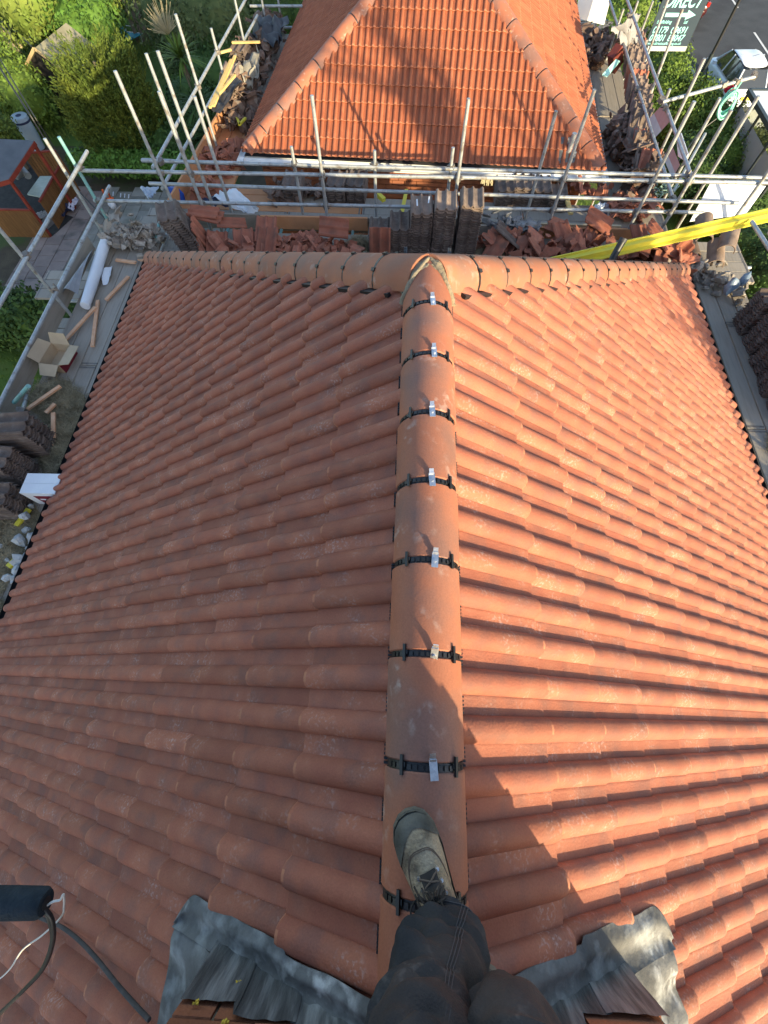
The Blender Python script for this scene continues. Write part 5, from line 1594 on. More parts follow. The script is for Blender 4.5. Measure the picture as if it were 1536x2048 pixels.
for i in range(nsp):
    ph = rng.uniform(0, 2 * PI); zt = rng.random() ** 0.8
    zz = G + 0.30 + zt * 2.45
    rmax = 1.50 * (1 - (max(0, zt - 0.35) / 0.72) ** 2.2) ** 0.5 * (0.80 + 0.20 * min(1, zt * 5)) * (1 + 0.14 * math.sin(ph * 3 + zt * 5))
    r = rmax * rng.uniform(.72, 1.0)
    base = (cc.x + r * math.cos(ph) * .92, cc.y + r * math.sin(ph) * 0.92, zz)
    dr = (math.cos(ph) * .75, math.sin(ph) * .75, 0.35 + 0.75 * zt)
    Vs.append(spray(base, dr, rng.uniform(.35, .8) * (0.85 + .6 * zt), 42, 0.062))
V = np.concatenate(Vs); np_mesh('foliage', V, np.arange(len(V)).reshape(-1, 4), LEAFY, con)
cm = MB(); core(cm, [((cc.x, cc.y, G + 1.2), (1.35, 1.35, 1.25))], 0.9); cm.build('inner_foliage', LEAFD, con, smooth=60)

# cordyline with strap leaves and a flower plume
q = Vector((-8.777, 21.521, -6.200))
cd = thing('cordyline', 'spiky strap leaved palm lily with dry flower plume behind the poles', 'plant', (q.x, q.y, G))
MB().tube([(q.x, q.y, G - .1), (q.x + .1, q.y, -7.3), (q.x, q.y, q.z)], [0.13, 0.10, 0.08], 8).build('trunk', BARK, cd, smooth=60)
def straps(mb, c, n, L, w, droop, zmin=-0.4):
    for i in range(n):
        ph = rnd.uniform(0, 6.283); el = rnd.uniform(zmin, 1.35)
        d = Vector((math.cos(ph) * math.cos(el), math.sin(ph) * math.cos(el), math.sin(el)))
        sd = Vector((-math.sin(ph), math.cos(ph), 0)) * w
        l = L * rnd.uniform(.7, 1.1)
        pts = [Vector(c) + d * (l * k / 5) + Vector((0, 0, -droop * l * (k / 5) ** 2)) for k in range(6)]
        vs = []
        for k, p in enumerate(pts):
            ww = sd * (0.6 + 0.8 * math.sin(PI * min(1, k / 5 + .15)) if k < 5 else 0.08)
            vs += [p - ww, p + ww]
        mb.add(vs, [(2 * k, 2 * k + 1, 2 * k + 3, 2 * k + 2) for k in range(5)])
for (dx, dy, dz, nn) in ((0, 0, 0, 90), (0.55, -1.0, -0.9, 80), (0.9, -2.0, -1.4, 70)):
    m = MB(); straps(m, (q.x + dx, q.y + dy, q.z + dz), nn, 1.15, 0.028, 0.35); m.build('crown', LEAFD if dx else LEAF, cd)
    if dx:
        MB().tube([(q.x + dx * .5, q.y + dy * .5, G), (q.x + dx, q.y + dy, q.z + dz)], [0.1, 0.07], 7).build('trunk', BARK, cd, smooth=60)
m = MB()
for i in range(120):
    a = Vector((q.x - .35, q.y + .4, q.z + .5)); d = Vector((rnd.gauss(-.25, .5), rnd.gauss(.3, .5), rnd.uniform(.1, .9))).normalized()
    m.tube([a, a + d * rnd.uniform(.4, .9)], 0.008, 4)
m.build('flower_plume', PALEB, cd)

# hedges and shrubs
gh = 'shrubs in the back garden'
bush('hedge', 'low bright green clipped hedge along the far edge of the patio', 'hedge', hedge_blobs((-13.087, 18.923, -8.300), (-8.339, 18.892, -8.300), 11, (0.62, 0.45, 0.42), 0.05), 9000, 0.075, LEAFB, None, False, shell=.75)
bush('hedge', 'dark clipped hedge outside the left walkway, below the tube rails', 'hedge', hedge_blobs((-13.397, 10.009, -8.000), (-10.143, 10.127, -8.000), 7, (0.75, 0.75, 0.95), 0.08), 9000, 0.08, LEAFD, None, False, shell=.8)
bush('hedge', 'tall smooth hedge with sunlit top left of the black shed', 'hedge', hedge_blobs((-19.931, 26.181, -7.700), (-16.368, 22.513, -7.700), 7, (1.0, 1.0, 1.2), 0.08), 11000, 0.08, LEAF, None, False, shell=.85)
bush('shrub', 'low golden shrub just above the grey felt roof', 'shrub', [((-16.255, 19.772, -7.700), (0.7, 0.6, 0.5)), ((-16.582, 19.330, -7.600), (0.9, 0.7, 0.6))], 3500, 0.06, LEAFY, None)
bush('shrub', 'bright leafy shrub between the black shed and the sun lounger', 'shrub', [((-15.499, 27.951, -7.600), (1.6, 1.4, 1.5)), ((-14.867, 28.098, -7.400), (1.2, 1.3, 1.3)), ((-16.256, 28.491, -8.200), (1.2, 1.0, 0.9))], 6000, 0.09, LEAFB, None)
bush('tree', 'wide mixed shrub thicket right of the sun lounger', 'tree', [((-11.395, 28.811, -7.200), (1.8, 1.8, 1.6)), ((-10.271, 27.994, -7.500), (2.0, 2.0, 1.6)), ((-9.352, 27.914, -7.000), (2.4, 2.0, 1.9))], 11000, 0.085, LEAFG, None)
bush('tree', 'dark green thicket behind the left guard rail and poles', 'tree', [((-9.092, 27.439, -7.800), (1.8, 1.8, 1.2)), ((-9.872, 23.761, -8.300), (1.2, 1.4, .9)), ((-9.353, 25.716, -8.200), (1.5, 1.6, 1.0)), ((-7.575, 30.168, -7.500), (2.6, 2.2, 1.5)), ((-5.944, 30.755, -7.500), (2.6, 2.2, 1.4))], 12000, 0.08, LEAFD, None)
bush('shrub', 'dark fan shaped shrub at the foot of the left scaffold poles', 'shrub', [((-9.780, 20.247, -8.300), (1.3, 1.2, 0.8)), ((-9.511, 21.749, -8.300), (1.2, 1.2, 0.8))], 5000, 0.07, LEAFD, None)
bush('tree', 'pale yellow green willow like tree at the top left corner', 'tree', [((-17.309, 30.039, -7.000), (2.4, 2.0, 1.6)), ((-16.031, 30.229, -7.000), (2.2, 2.0, 1.5)), ((-17.934, 28.925, -6.500), (2.6, 2.2, 2.0))], 9000, 0.10, GRASSB, None)
# pale bare stems of the cut tree at the top left
pt = thing('bare_tree', 'pile of pale bare stems catching the sun at the far left', 'tree', (-22.216, 32.517, -9.000))
for i in range(26):
    a = Vector((-20.168, 30.213, -8.800)) + Vector((rnd.gauss(-0.6, .9), rnd.gauss(0, .8), rnd.uniform(-.2, .2)))
    b = a + Vector((rnd.uniform(-3.2, -.8), rnd.uniform(0.5, 3.5), rnd.uniform(.4, 2.0)))
    mid = (a + b) / 2 + Vector((rnd.uniform(-.3, .3), rnd.uniform(-.3, .3), rnd.uniform(0, .5)))
    MB().tube([a, mid, b], [0.09, 0.06, 0.02], 6).build('stem', PALEB, pt, smooth=60)
# grass blades of the lit lawn beyond
n = 26000
P = np.stack([rng.uniform(-27, -13.5, n), rng.uniform(22, 46, n), np.full(n, G)], 1)
a = rng.uniform(0, 2 * PI, n)
d = np.stack([np.cos(a), np.sin(a), np.zeros(n)], 1)
h = rng.uniform(.10, .34, n)[:, None]
tip = P + np.stack([rng.normal(0, .08, n), rng.normal(0, .08, n), np.zeros(n)], 1) + np.array([0, 0, 1]) * h
V = np.stack([P - d * .02, P + d * .02, tip + d * .004, tip - d * .004], 1).reshape(-1, 3)
gr = np_mesh('long_grass', V, np.arange(4 * n).reshape(-1, 4), GRASSB)
tag(gr, 'long sunlit grass around the black shed', 'grass', None, 'stuff')
n = 30000
P = np.stack([np.where(rng.random(n) < .5, rng.uniform(-24, -9.2, n), rng.uniform(6, 11.4, n)), rng.uniform(-1, 20, n), np.full(n, G)], 1)
P[:, 1] = np.where((P[:, 0] < 0) & (P[:, 1] > 10.2), rng.uniform(-1, 10.2, n), P[:, 1])
h = rng.uniform(.04, .10, n)[:, None]
a = rng.uniform(0, 2 * PI, n); d = np.stack([np.cos(a), np.sin(a), np.zeros(n)], 1)
tip = P + np.stack([rng.normal(0, .03, n), rng.normal(0, .03, n), np.zeros(n)], 1) + np.array([0, 0, 1]) * h
V = np.stack([P - d * .012, P + d * .012, tip + d * .003, tip - d * .003], 1).reshape(-1, 3)
gr = np_mesh('mown_grass', V, np.arange(4 * n).reshape(-1, 4), LEAF)
tag(gr, 'short mown lawn grass beside the houses', 'grass', None, 'stuff')

gf = 'bushes along the front boundary'
bush('hedge', 'rounded sunlit hedge under the dark sign board', 'hedge', [((10.870, 26.533, -7.800), (0.95, 1.5, 1.1)), ((10.397, 24.194, -7.700), (1.0, 1.5, 1.15)), ((9.959, 22.826, -7.800), (0.9, 1.2, 1.0)), ((9.690, 22.144, -8.000), (0.8, 0.9, .9))], 13000, 0.068, LEAF, gf, False, shell=.85)
bush('hedge', 'rounded sunlit bush left of the white car beneath the arm tube', 'hedge', [((11.088, 21.976, -7.800), (1.0, 1.1, 1.05)), ((10.614, 21.201, -7.900), (0.9, 0.9, 0.95))], 8000, 0.068, LEAF, gf, False, shell=.85)
bush('shrub', 'loose green shrub below the rope coil', 'shrub', [((11.961, 20.986, -7.900), (1.1, 1.1, 0.9)), ((11.178, 19.692, -8.000), (1.1, 1.1, .8)), ((11.708, 19.210, -8.000), (1.0, 1.0, .85))], 11000, 0.055, LEAF, gf, False, shell=.7)
bush('shrub', 'dark green shrub behind the poles nearest the brick red banners', 'shrub', [((10.393, 19.172, -8.000), (1.1, 1.0, .8)), ((10.475, 18.094, -8.100), (1.2, 1.0, .8)), ((9.923, 18.772, -8.300), (0.8, .8, .6))], 8000, 0.06, LEAFD, gf, False, shell=.7)
bush('shrub', 'brownish sunlit shrub in front of the shelter', 'shrub', [((13.173, 20.125, -8.100), (0.9, 0.9, .75)), ((13.250, 19.129, -8.100), (1.0, 0.9, .8)), ((12.490, 18.817, -8.200), (1.0, 0.8, .7))], 8000, 0.06, LEAFG, gf, False, shell=.7)
bush('hedge', 'dark hedge below the yellow beam at the right edge', 'hedge', hedge_blobs((11.201, 16.796, -8.200), (13.249, 16.573, -8.200), 4, (1.1, 1.0, 0.8)) + hedge_blobs((11.543, 14.366, -8.200), (12.067, 12.924, -8.200), 3, (1.1, 1.0, 0.8)), 12000, 0.06, LEAFD, gf, False, shell=.7)
bush('hedge', 'dark leafy hedge beyond the sign board by the parked blue car', 'hedge', [((10.644, 31.512, -7.800), (1.2, 1.6, 1.1)), ((9.504, 29.967, -8.000), (1.2, 1.2, .9)), ((8.633, 33.037, -8.000), (1.6, 1.5, .9))], 8000, 0.07, LEAF, gf, False, shell=.7)

# ------------------------------------------------------------------ back garden things
# black shed with pale roof and white framed front
shc = Vector((-15.354, 24.812, -7.000))
sh = thing('garden_shed', 'small black garden shed with pale felt roof and white framed front', 'shed', (shc.x, shc.y, G))
BLK = material('black_timber', (0.016, 0.015, 0.015), (0.03, 0.028, 0.027), 6.0, 0.8)
SROOF = material('mossy_shed_felt', (0.20, 0.185, 0.12), (0.26, 0.24, 0.165), 2.0, 0.95, c3=(0.13, 0.13, 0.07), s3=1.5)
sa = math.radians(-12)
def SP_(x, y, z): return Vector((shc.x + x * math.cos(sa) - y * math.sin(sa), shc.y + x * math.sin(sa) + y * math.cos(sa), G + z))
w, l, h = 1.75, 2.1, 1.7
m = MB()
m.rings([[SP_(-w/2, y, 0), SP_(w/2, y, 0), SP_(w/2, y, h), SP_(0, y, h + 0.55), SP_(-w/2, y, h)] for y in (-l/2, l/2)])
m.build('wall', BLK, sh)
for sx in (-1, 1):
    m = MB(); m.slab(lambda u, v, sx=sx: SP_(sx * (w/2 + 0.12) * u, -l/2 - 0.15 + (l + .3) * v, h + 0.62 - 0.62 * u * 1.05), 2, 2, 0.05); m.build('roof', SROOF, sh)
m = MB(); m.bar(SP_(-w/2 - .12, -l/2 - .17, h - .03), SP_(0, -l/2 - .17, h + .62), 0.03, 0.10); m.bar(SP_(w/2 + .12, -l/2 - .17, h - .03), SP_(0, -l/2 - .17, h + .62), 0.03, 0.10)
m.build('barge_board', material('tan_trim', (0.45, 0.33, 0.17), rough=0.8), sh)
for k in range(5):
    y = -l/2 + 0.12 + k * (l - .24) / 4
    MB().bar(SP_(w/2 + 0.03, y, 0.55), SP_(w/2 + 0.03, y, h - 0.12), 0.05, 0.06).build('window_bar', WPVC, sh)
MB().bar(SP_(w/2 + 0.04, -l/2, 0.5), SP_(w/2 + 0.04, l/2, 0.5), 0.07, 0.09).build('sill', WPVC, sh)
MB().box(SP_(w/2 + 0.012, 0, 1.05), (0.02, l - .3, 0.9), Euler((0, 0, sa))).build('window_pane', WGLASS, sh)
# sun lounger
lc = Vector((-15.358, 31.028, -9.000))
lo = thing('sun_lounger', 'teal folding sun lounger with white frame standing under the thicket', 'sun lounger', (lc.x, lc.y, G))
TEALF = material('teal_fabric', (0.04, 0.25, 0.32), (0.05, 0.29, 0.36), 4.0, 0.8)
s0, s1, s2 = lc + Vector((0.9, -.2, .35)), lc + Vector((0.0, 0, .35)), lc + Vector((-0.75, 0.55, 1.05))
wv = Vector((0.2, .33, 0))
m = MB(); m.slab(lambda u, v: s0.lerp(s1, u) + wv * (2 * v - 1), 4, 2, .02); m.build('seat', TEALF, lo)
m = MB(); m.slab(lambda u, v: s1.lerp(s2, u) + wv * (2 * v - 1), 4, 2, .02); m.build('backrest', TEALF, lo)
for sg_ in (-1, 1):
    MB().tube([s0 + wv * sg_, s1 + wv * sg_, s2 + wv * sg_], 0.018, 6).build('frame', WPVC, lo)
    MB().tube([s0 + wv * sg_ * 1.05 - Vector((.15, 0, 0)), s0 + wv * sg_ * 1.05 - Vector((.2, 0, .35))], 0.016, 6).build('leg', WPVC, lo)
    MB().tube([s1 + wv * sg_ * 1.05 + Vector((0, 0, -.35)), s1 + wv * sg_ * 1.05 + Vector((0, 0, .22)), s1 + wv * sg_ * 1.05 + Vector((.4, -.1, .22)), s1 + wv * sg_ * 1.05 + Vector((.4, -.1, -.05))], 0.016, 6).build('armrest', WPVC, lo)
# wooden side building / fence end top
fc = Vector((-14.044, 31.176, -8.000))
fe = thing('wooden_fence', 'grey brown tall board screen standing behind the sun lounger', 'fence', (fc.x, fc.y, G))
FENC = material('grey_brown_fence', (0.14, 0.115, 0.085), (0.19, 0.155, 0.115), 3.0, 0.9, tone=0.12)
for k in range(9):
    MB().box((fc.x + k * 0.21 - 0.6, fc.y + 0.15 * k, G + 1.0), (0.19, 0.03, 2.0), Euler((0, 0, .6))).build('plank', FENC, fe)
MB().bar((fc.x - 0.7, fc.y + 0.03, G + 1.6), (fc.x + 1.2, fc.y + 1.3, G + 1.6), 0.04, 0.08).build('rail', FENC, fe)
# garden bar shelter with felt roof, red posts and slatted panels
REDW = material('red_stained_post', (0.19, 0.030, 0.018), (0.25, 0.042, 0.024), 5.0, 0.7)
SLAT = material('brown_slat', (0.165, 0.078, 0.026), (0.21, 0.10, 0.034), 3.0, 0.75, c3=(0.14, 0.06, 0.02), s3=4.0, tone=0.15, stretch=(4, 4, 0.7))
FELTG = material('grey_felt', (0.085, 0.095, 0.11), (0.115, 0.125, 0.14), 2.0, 0.9, 0.4, 60.0)
ar = thing('garden_bar', 'open timber garden bar with grey felt roof, red posts and slatted brown panels', 'garden bar', (-13.6, 16.5, G))
r1, r2, r3, r4 = [Vector(p) for p in ((-15.131, 17.247, -6.750), (-13.158, 17.146, -6.750), (-13.465, 15.275, -6.950), (-14.502, 14.639, -6.950))]
m = MB(); m.slab(lambda u, v: r1.lerp(r2, u).lerp(r4.lerp(r3, u), v), 6, 6, 0.05); m.build('roof', FELTG, ar)
MB().bar(r2 - Vector((0, 0, .07)), r3 - Vector((0, 0, .07)), 0.05, 0.12).build('fascia', REDW, ar)
MB().bar(r3 - Vector((0, 0, .07)), r4 - Vector((0, 0, .07)), 0.05, 0.12).build('fascia', REDW, ar)
for p in (r2 + Vector((-.05, -.05, -.1)), r3 + Vector((-.1, .12, -.1))):
    MB().bar(p, (p.x, p.y, G), 0.09, 0.09).build('post', REDW, ar)
def slat_panel(a, b, h, z0=0.05, w=0.095, base=ar):
    a, b = Vector(a), Vector(b)
    L = (b - a).length; n = int(L / (w + 0.008)); d = (b - a) / n
    ang = math.atan2(d.y, d.x)
    me = MB().box((0, 0, 0), (w, 0.022, h)).mesh('slat', SLAT)
    for k in range(n):
        p = a + d * (k + .5)
        link_mesh('slat', me, base, Matrix.Translation((p.x, p.y, G + z0 + h / 2 + rnd.uniform(-.004, .004))) @ Euler((0, 0, ang)).to_matrix().to_4x4())
    MB().bar((a.x, a.y, G + z0 + h - .02), (b.x, b.y, G + z0 + h - .02), 0.07, 0.05).build('rail', REDW, base)
pA, pB = Vector((-14.073, 17.421, -8.000)), Vector((-13.759, 18.306, -8.000))
# counter side facing right
cA, cB = (-13.409, 15.827, -8.000), (-13.466, 18.149, -8.000)
slat_panel((cA[0], cA[1], 0), (cB[0], cB[1], 0), 1.0)
fA, fB = (-15.243, 15.336, -8.000), (-13.550, 15.332, -8.000)
slat_panel((fA[0], fA[1], 0), (fB[0], fB[1], 0), 1.0)
bA, bB = (-14.578, 17.709, -7.600), (-13.367, 17.938, -7.600)
slat_panel((bA[0], bA[1] + .3, 0), (bB[0], bB[1] + .3, 0), 1.4)
tA, tB, tC, tD = [Vector(p) for p in ((-13.972, 17.367, -7.970), (-13.438, 17.383, -7.970), (-13.414, 16.098, -7.970), (-14.037, 16.257, -7.970))]
m = MB(); m.slab(lambda u, v: tA.lerp(tB, u).lerp(tD.lerp(tC, u), v), 2, 2, 0.04)
m.build('counter_top', material('pale_green_top', (0.40, 0.47, 0.42), (0.33, 0.40, 0.36), 9.0, 0.4), ar)
m = MB(); fp = [(-16.120, 16.678, -9.000), (-14.327, 16.736, -9.000), (-14.307, 18.352, -9.000), (-15.576, 20.062, -9.000), (-18.383, 19.980, -9.000)]
m.add([(x, y, G + 0.02) for x, y, z in fp], [(0, 1, 2, 3, 4)]); m.build('deck', BLK, ar)
m = MB(); m.tube([(-14.402, 16.712, -7.600), (-14.235, 17.086, -7.600), (-14.017, 16.852, -7.700)], [0.16, 0.2, 0.12], 10)
single(m, 'grill_hood', material('dull_steel', (0.30, 0.31, 0.32), rough=0.4, metal=0.5), 'dull grey grill hood under the felt roof of the garden bar', 'grill', None, 50)
# blue grey water butt
wb = Vector((-16.315, 21.314, -9.000))
wt = thing('water_butt', 'pale blue grey barrel with dark ring beside the felt roof', 'barrel', (wb.x, wb.y, G))
BBL = material('blue_grey_plastic', (0.33, 0.41, 0.48), (0.29, 0.37, 0.44), 4.0, 0.5)
MB().tube([(wb.x, wb.y, G), (wb.x, wb.y, G + .6), (wb.x, wb.y, G + 1.05), (wb.x, wb.y, G + 1.1)], [0.26, 0.31, 0.33, 0.31], 20).build('body', BBL, wt, smooth=40)
MB().tube([(wb.x, wb.y, G + .93), (wb.x, wb.y, G + 1.0)], 0.335, 20, caps=False).build('ring', NAVY, wt, smooth=40)
MB().tube([(wb.x, wb.y, G + 1.1), (wb.x, wb.y, G + 1.13)], [0.33, 0.30], 20).build('lid', BBL, wt, smooth=40)
MB().tube([(wb.x, wb.y, G + 1.131), (wb.x, wb.y, G + 1.136)], 0.12, 14).build('opening', NAVY, wt)
# things on the patio
m = MB(); a = Vector((-12.320, 18.067, -8.900))
m.tube([(-11.596, 16.988, -8.200), (-11.874, 17.306, -8.700), (-12.004, 17.611, -8.950)], 0.035, 6); m.tube([(-11.463, 17.055, -8.200), (-11.725, 17.406, -8.700), (-11.903, 17.614, -8.950)], 0.035, 6)
m.tube([(-11.943, 17.272, -8.700), (-11.597, 17.378, -8.700)], 0.035, 6)
single(m, 'orange_bolt_cutter', material('orange_handle', (0.75, 0.13, 0.02), rough=0.5), 'orange handled tool standing on the patio slabs', 'tool')
m = MB(); lump(m, (-11.691, 17.193, -8.850), 0.2)
single(m, 'white_bag', WHITE, 'small white bag on the patio under the orange tool', 'bag', None, 60)
gm = 'white marks lying on the dark strip of the patio'
for px, lab in ((226, 'white peg nearest to the orange tool'), (241, 'second white peg from the orange tool'), (249, 'third white peg from the orange tool'), (257, 'white peg farthest from the orange tool')):
    pass
for P_, lab in (((-12.002, 18.199, -8.950), 'white peg nearest to the orange tool'), ((-11.666, 18.110, -8.950), 'second white peg from the orange tool'), ((-11.493, 18.083, -8.950), 'third white peg from the orange tool'), ((-11.321, 18.055, -8.950), 'white peg farthest from the orange tool')):
    single(MB().bar(P_, Vector(P_) + Vector((0.06, -0.25, 0.0)), 0.035, 0.03), 'white_peg', WHITE, lab, 'peg', gm)
cloth('navy_cloth', NAVY, 'navy and white blanket thrown down beside the bar counter', 'blanket', ((-13.694, 16.745, -8.900), (-13.374, 17.298, -8.850), (-13.134, 16.856, -8.900), (-13.491, 16.291, -8.900)), 0.2, seed=21)
cloth('white_cloth', material('lilac_white_cloth', (0.55, 0.54, 0.62), rough=0.8), 'lilac white cloth draped at the end of the bar counter', 'cloth', ((-13.318, 16.899, -8.800), (-13.144, 17.418, -8.750), (-13.045, 17.381, -8.800), (-13.059, 16.681, -8.850)), 0.12, seed=22)
m = MB().bar((-13.698, 15.471, -8.950), (-13.288, 16.624, -8.950), 0.42, 0.03)
single(m, 'door_mat', BLK, 'black rubber mat lying on the patio in front of the blanket', 'mat')
cb = MB()
for i in range(300):
    lump(cb, Vector((-14.201, 16.706, -8.980)).lerp(Vector((-15.961, 16.342, -8.980)), rnd.random() ** 1.3) + Vector((rnd.gauss(0, .12), rnd.gauss(0, .12), 0)), rnd.uniform(.03, .06))
tag(cb.build('cobbles', STONE), 'grey white cobbles edging the slatted bar panel', 'cobbles', None, 'stuff')
# overhead cables that cross the garden
m = MB(); m.tube([(-10.314, 13.801, -3.400), (-9.269, 12.432, -4.000), (-9.025, 12.114, -5.400)], 0.022, 6); m.tube([(-10.077, 13.680, -3.400), (-9.104, 12.325, -4.000), (-8.939, 12.183, -5.400)], 0.014, 6)
m.tube([(-9.025, 12.114, -5.400), (-5.0, 8.4, -6.6), (-3.4, 8.9, -6.8)], 0.02, 6)
single(m, 'overhead_cable', BLACKP, 'pair of black overhead cables crossing the back garden', 'cable')

# ------------------------------------------------------------------ street
def car(name, label, loc, ang, col, L=3.55, W=1.64, H=1.48, group=None):
    """rounded small hatchback, nose along +Y"""
    t = thing(name, label, 'car', loc, group)
    def put(mb, nm, mat, parent=t, smooth=None):
        o = bpy.data.objects.new(nm, mb.mesh(nm, mat, smooth)); COL.objects.link(o); o.parent = parent; return o
    # body: stations along y (tail to nose): y, half width, sill z, belt z
    st = [(-1.0, .60, .40, .62), (-.985, .74, .30, .80), (-.90, .80, .26, .90), (-.6, .82, .24, .93), (-.2, .82, .22, .92), (.2, .82, .22, .90), (.5, .82, .22, .88), (.75, .81, .24, .84), (.90, .76, .28, .76), (.975, .66, .32, .66), (1.0, .52, .40, .55)]
    rings = []
    for y, w, z0, z1 in st:
        w *= W / 1.64; yy = y * L / 2
        rings.append([(-w * .92, yy, z0), (w * .92, yy, z0), (w, yy, z0 + (z1 - z0) * .35), (w * .985, yy, z0 + (z1 - z0) * .75), (w * .90, yy, z1), (0, yy, z1 + .035), (-w * .90, yy, z1), (-w * .985, yy, z0 + (z1 - z0) * .75), (-w, yy, z0 + (z1 - z0) * .35)])
    bo_ = put(MB().rings(rings), 'body', col, smooth=180)
    sm = bo_.modifiers.new('smooth', 'SUBSURF'); sm.levels = 2; sm.render_levels = 2
    # cabin: lower and upper outlines
    def cab(y, w, z): return (w * W / 1.64, y * L / 2, z)
    yl = [(-.93, .66, .88), (-.70, .76, .92), (-.1, .77, .92), (.42, .74, .90), (.60, .60, .885)]
    yu = [(-.74, .50, H - .10), (-.62, .585, H - .02), (-.15, .60, H), (.12, .575, H - .03), (.20, .50, H - .07)]
    lo_ = [cab(*p) for p in yl]; up_ = [cab(*p) for p in yu]
    mir = lambda p: (-p[0], p[1], p[2])
    m = MB(); m.rings([[mir(p) for p in reversed(lo_)] + lo_, [mir(p) for p in reversed(up_)] + up_], caps=False)
    put(m, 'glasshouse', WGLASS, smooth=30)
    m = MB()
    R0 = [mir(p) for p in reversed(up_)] + up_
    R1 = [(x * .93, y * .96, z + .035) for x, y, z in R0]
    R2 = [(x * .5, y * .6, z + .06) for x, y, z in R0]
    m.rings([R0, R1, R2]); ro_ = put(m, 'roof', col, smooth=180)
    sm = ro_.modifiers.new('smooth', 'SUBSURF'); sm.levels = 2; sm.render_levels = 2
    for sx in (-1, 1):
        for a, b in zip((lo_[0], lo_[2], lo_[4]), (up_[0], up_[2], up_[4])):
            m = MB(); m.bar((sx * a[0] * 1.01, a[1], a[2]), (sx * b[0] * 1.01, b[1], b[2]), 0.055, 0.05); put(m, 'pillar', col)
    m = MB(); m.box((0, -L/2 * .985 - .02, .45), (W * .72, .10, .20)); put(m, 'rear_bumper', col)
    m = MB(); m.box((0, -L/2 - .025, .62), (.46, .02, .11)); put(m, 'number_plate', material('plate_yellow', (0.65, 0.50, 0.08), rough=.5))
    for sx in (-1, 1):
        put(MB().box((sx * W * .41, -L/2 * .955, .78), (.16, .12, .16)), 'tail_light', material('tail_lens', (0.35, 0.02, 0.015), rough=.25))
        put(MB().box((sx * W * .36, L/2 * .93, .62), (.24, .14, .14)), 'headlight', ALU)
        put(MB().box((sx * (W/2 + .08), .26 * L/2 * 1.2, .95), (.16, .10, .11)), 'mirror', col)
        for yw in (-.615, .60):
            c = (sx * (W/2 - .10), yw * L/2, .30)
            wh = put(MB().tube([(c[0] - .10, c[1], c[2]), (c[0] + .10, c[1], c[2])], .30, 20), 'tyre', BLACKP, smooth=40)
            rm = MB().tube([(c[0] + sx * .095, c[1], c[2]), (c[0] + sx * .108, c[1], c[2])], .19, 14); put(rm, 'rim', ALU, wh)
    m = MB(); m.tube([(0, -.30 * L/2, H + .04), (0, -.52 * L/2, H + .24)], .008, 5); put(m, 'aerial', BLACKP)
    t.rotation_euler = (0, 0, ang)
    return t
CARW = material('white_car_paint', (0.70, 0.74, 0.80), (0.68, 0.72, 0.78), 2.0, 0.25, spec=0.6)
CARB = material('blue_grey_car_paint', (0.10, 0.145, 0.19), rough=0.22, spec=0.6)
CARR = material('dark_red_car_paint', (0.05, 0.008, 0.010), rough=0.22, spec=0.6)
w1, w2 = Vector((13.661, 27.465, -8.700)), Vector((13.622, 25.301, -8.700))
car('parked_car', 'white rounded hatchback parked by the kerb near the shelter', (w1.x + 0.86, (w1.y + w2.y) / 2 + 0.1, G), 0.03, CARW)
car('parked_car', 'dark red car half hidden behind the dark sign board', (14.5, 35.6, G), 0.0, CARR, 4.0)
q = (7.946, 29.937, -8.000)
car('parked_car', 'blue grey car on the drive beyond the far right eaves', (q[0], q[1], G), PI / 2, CARB, 4.1)
bq = (10.570, 22.665, -8.000)
wl = thing('wheeled_bin', 'grey wheeled bin standing in the gap between two bushes', 'bin', (bq[0], bq[1], G))
m = MB(); m.rings([[(bq[0] - a, bq[1] - a, z), (bq[0] + a, bq[1] - a, z), (bq[0] + a, bq[1] + a, z), (bq[0] - a, bq[1] + a, z)] for z, a in ((G + .05, .22), (G + 1.0, .29))])
m.build('body', DARKP, wl); MB().box((bq[0], bq[1], G + 1.04), (.62, .66, .07)).build('lid', material('slate_blue_lid', (0.12, 0.15, 0.18), rough=.4), wl)
# bus shelter on the pavement
sx0 = Vector((12.064, 20.611, -6.500)); sx1 = Vector((12.064, 20.611, -6.500)) + Vector((1.5, 0, 0))
ss = thing('bus_shelter', 'glazed shelter with white roof and dark rim at the right edge', 'shelter', (sx0.x + .7, sx0.y - 2, G))
X0, X1, Y1_, Y0_ = sx0.x, sx0.x + 1.5, sx0.y, sx0.y - 4.2
ZR = -6.5
DKM = material('dark_green_grey_metal', (0.05, 0.062, 0.065), rough=0.45, metal=0.3)
MB().box(((X0 + X1) / 2, (Y0_ + Y1_) / 2, ZR - .03), (X1 - X0 - .2, Y1_ - Y0_ - .2, .05)).build('roof_panel', WHITEC, ss)
for (a, b) in (((X0, Y0_), (X0, Y1_)), ((X1, Y0_), (X1, Y1_)), ((X0, Y0_), (X1, Y0_)), ((X0, Y1_), (X1, Y1_))):
    MB().bar((a[0], a[1], ZR - .05), (b[0], b[1], ZR - .05), 0.11, 0.13).build('rim', DKM, ss)
for k in range(4):
    y = Y0_ + (Y1_ - Y0_) * k / 3
    MB().bar((X0 + .05, y, G + .1), (X0 + .05, y, ZR - .1), 0.07, 0.07).build('post', DKM, ss)
SGL = material('shelter_glass', (0.42, 0.46, 0.46), rough=0.12, spec=0.6, trans=0.35)
for k in range(3):
    y = Y0_ + (Y1_ - Y0_) * (k + .5) / 3
    MB().box((X0 + .05, y, G + 1.15), (0.012, 1.26, 1.75)).build('glass_panel', SGL, ss)
MB().box(((X0 + X1) / 2, Y1_ - .05, G + 1.15), (1.2, 0.012, 1.75)).build('end_panel', SGL, ss)
MB().bar((X0 + .4, Y0_ + .4, G + .6), (X0 + .4, Y1_ - .4, G + .6), .3, .05).build('bench', DKM, ss)
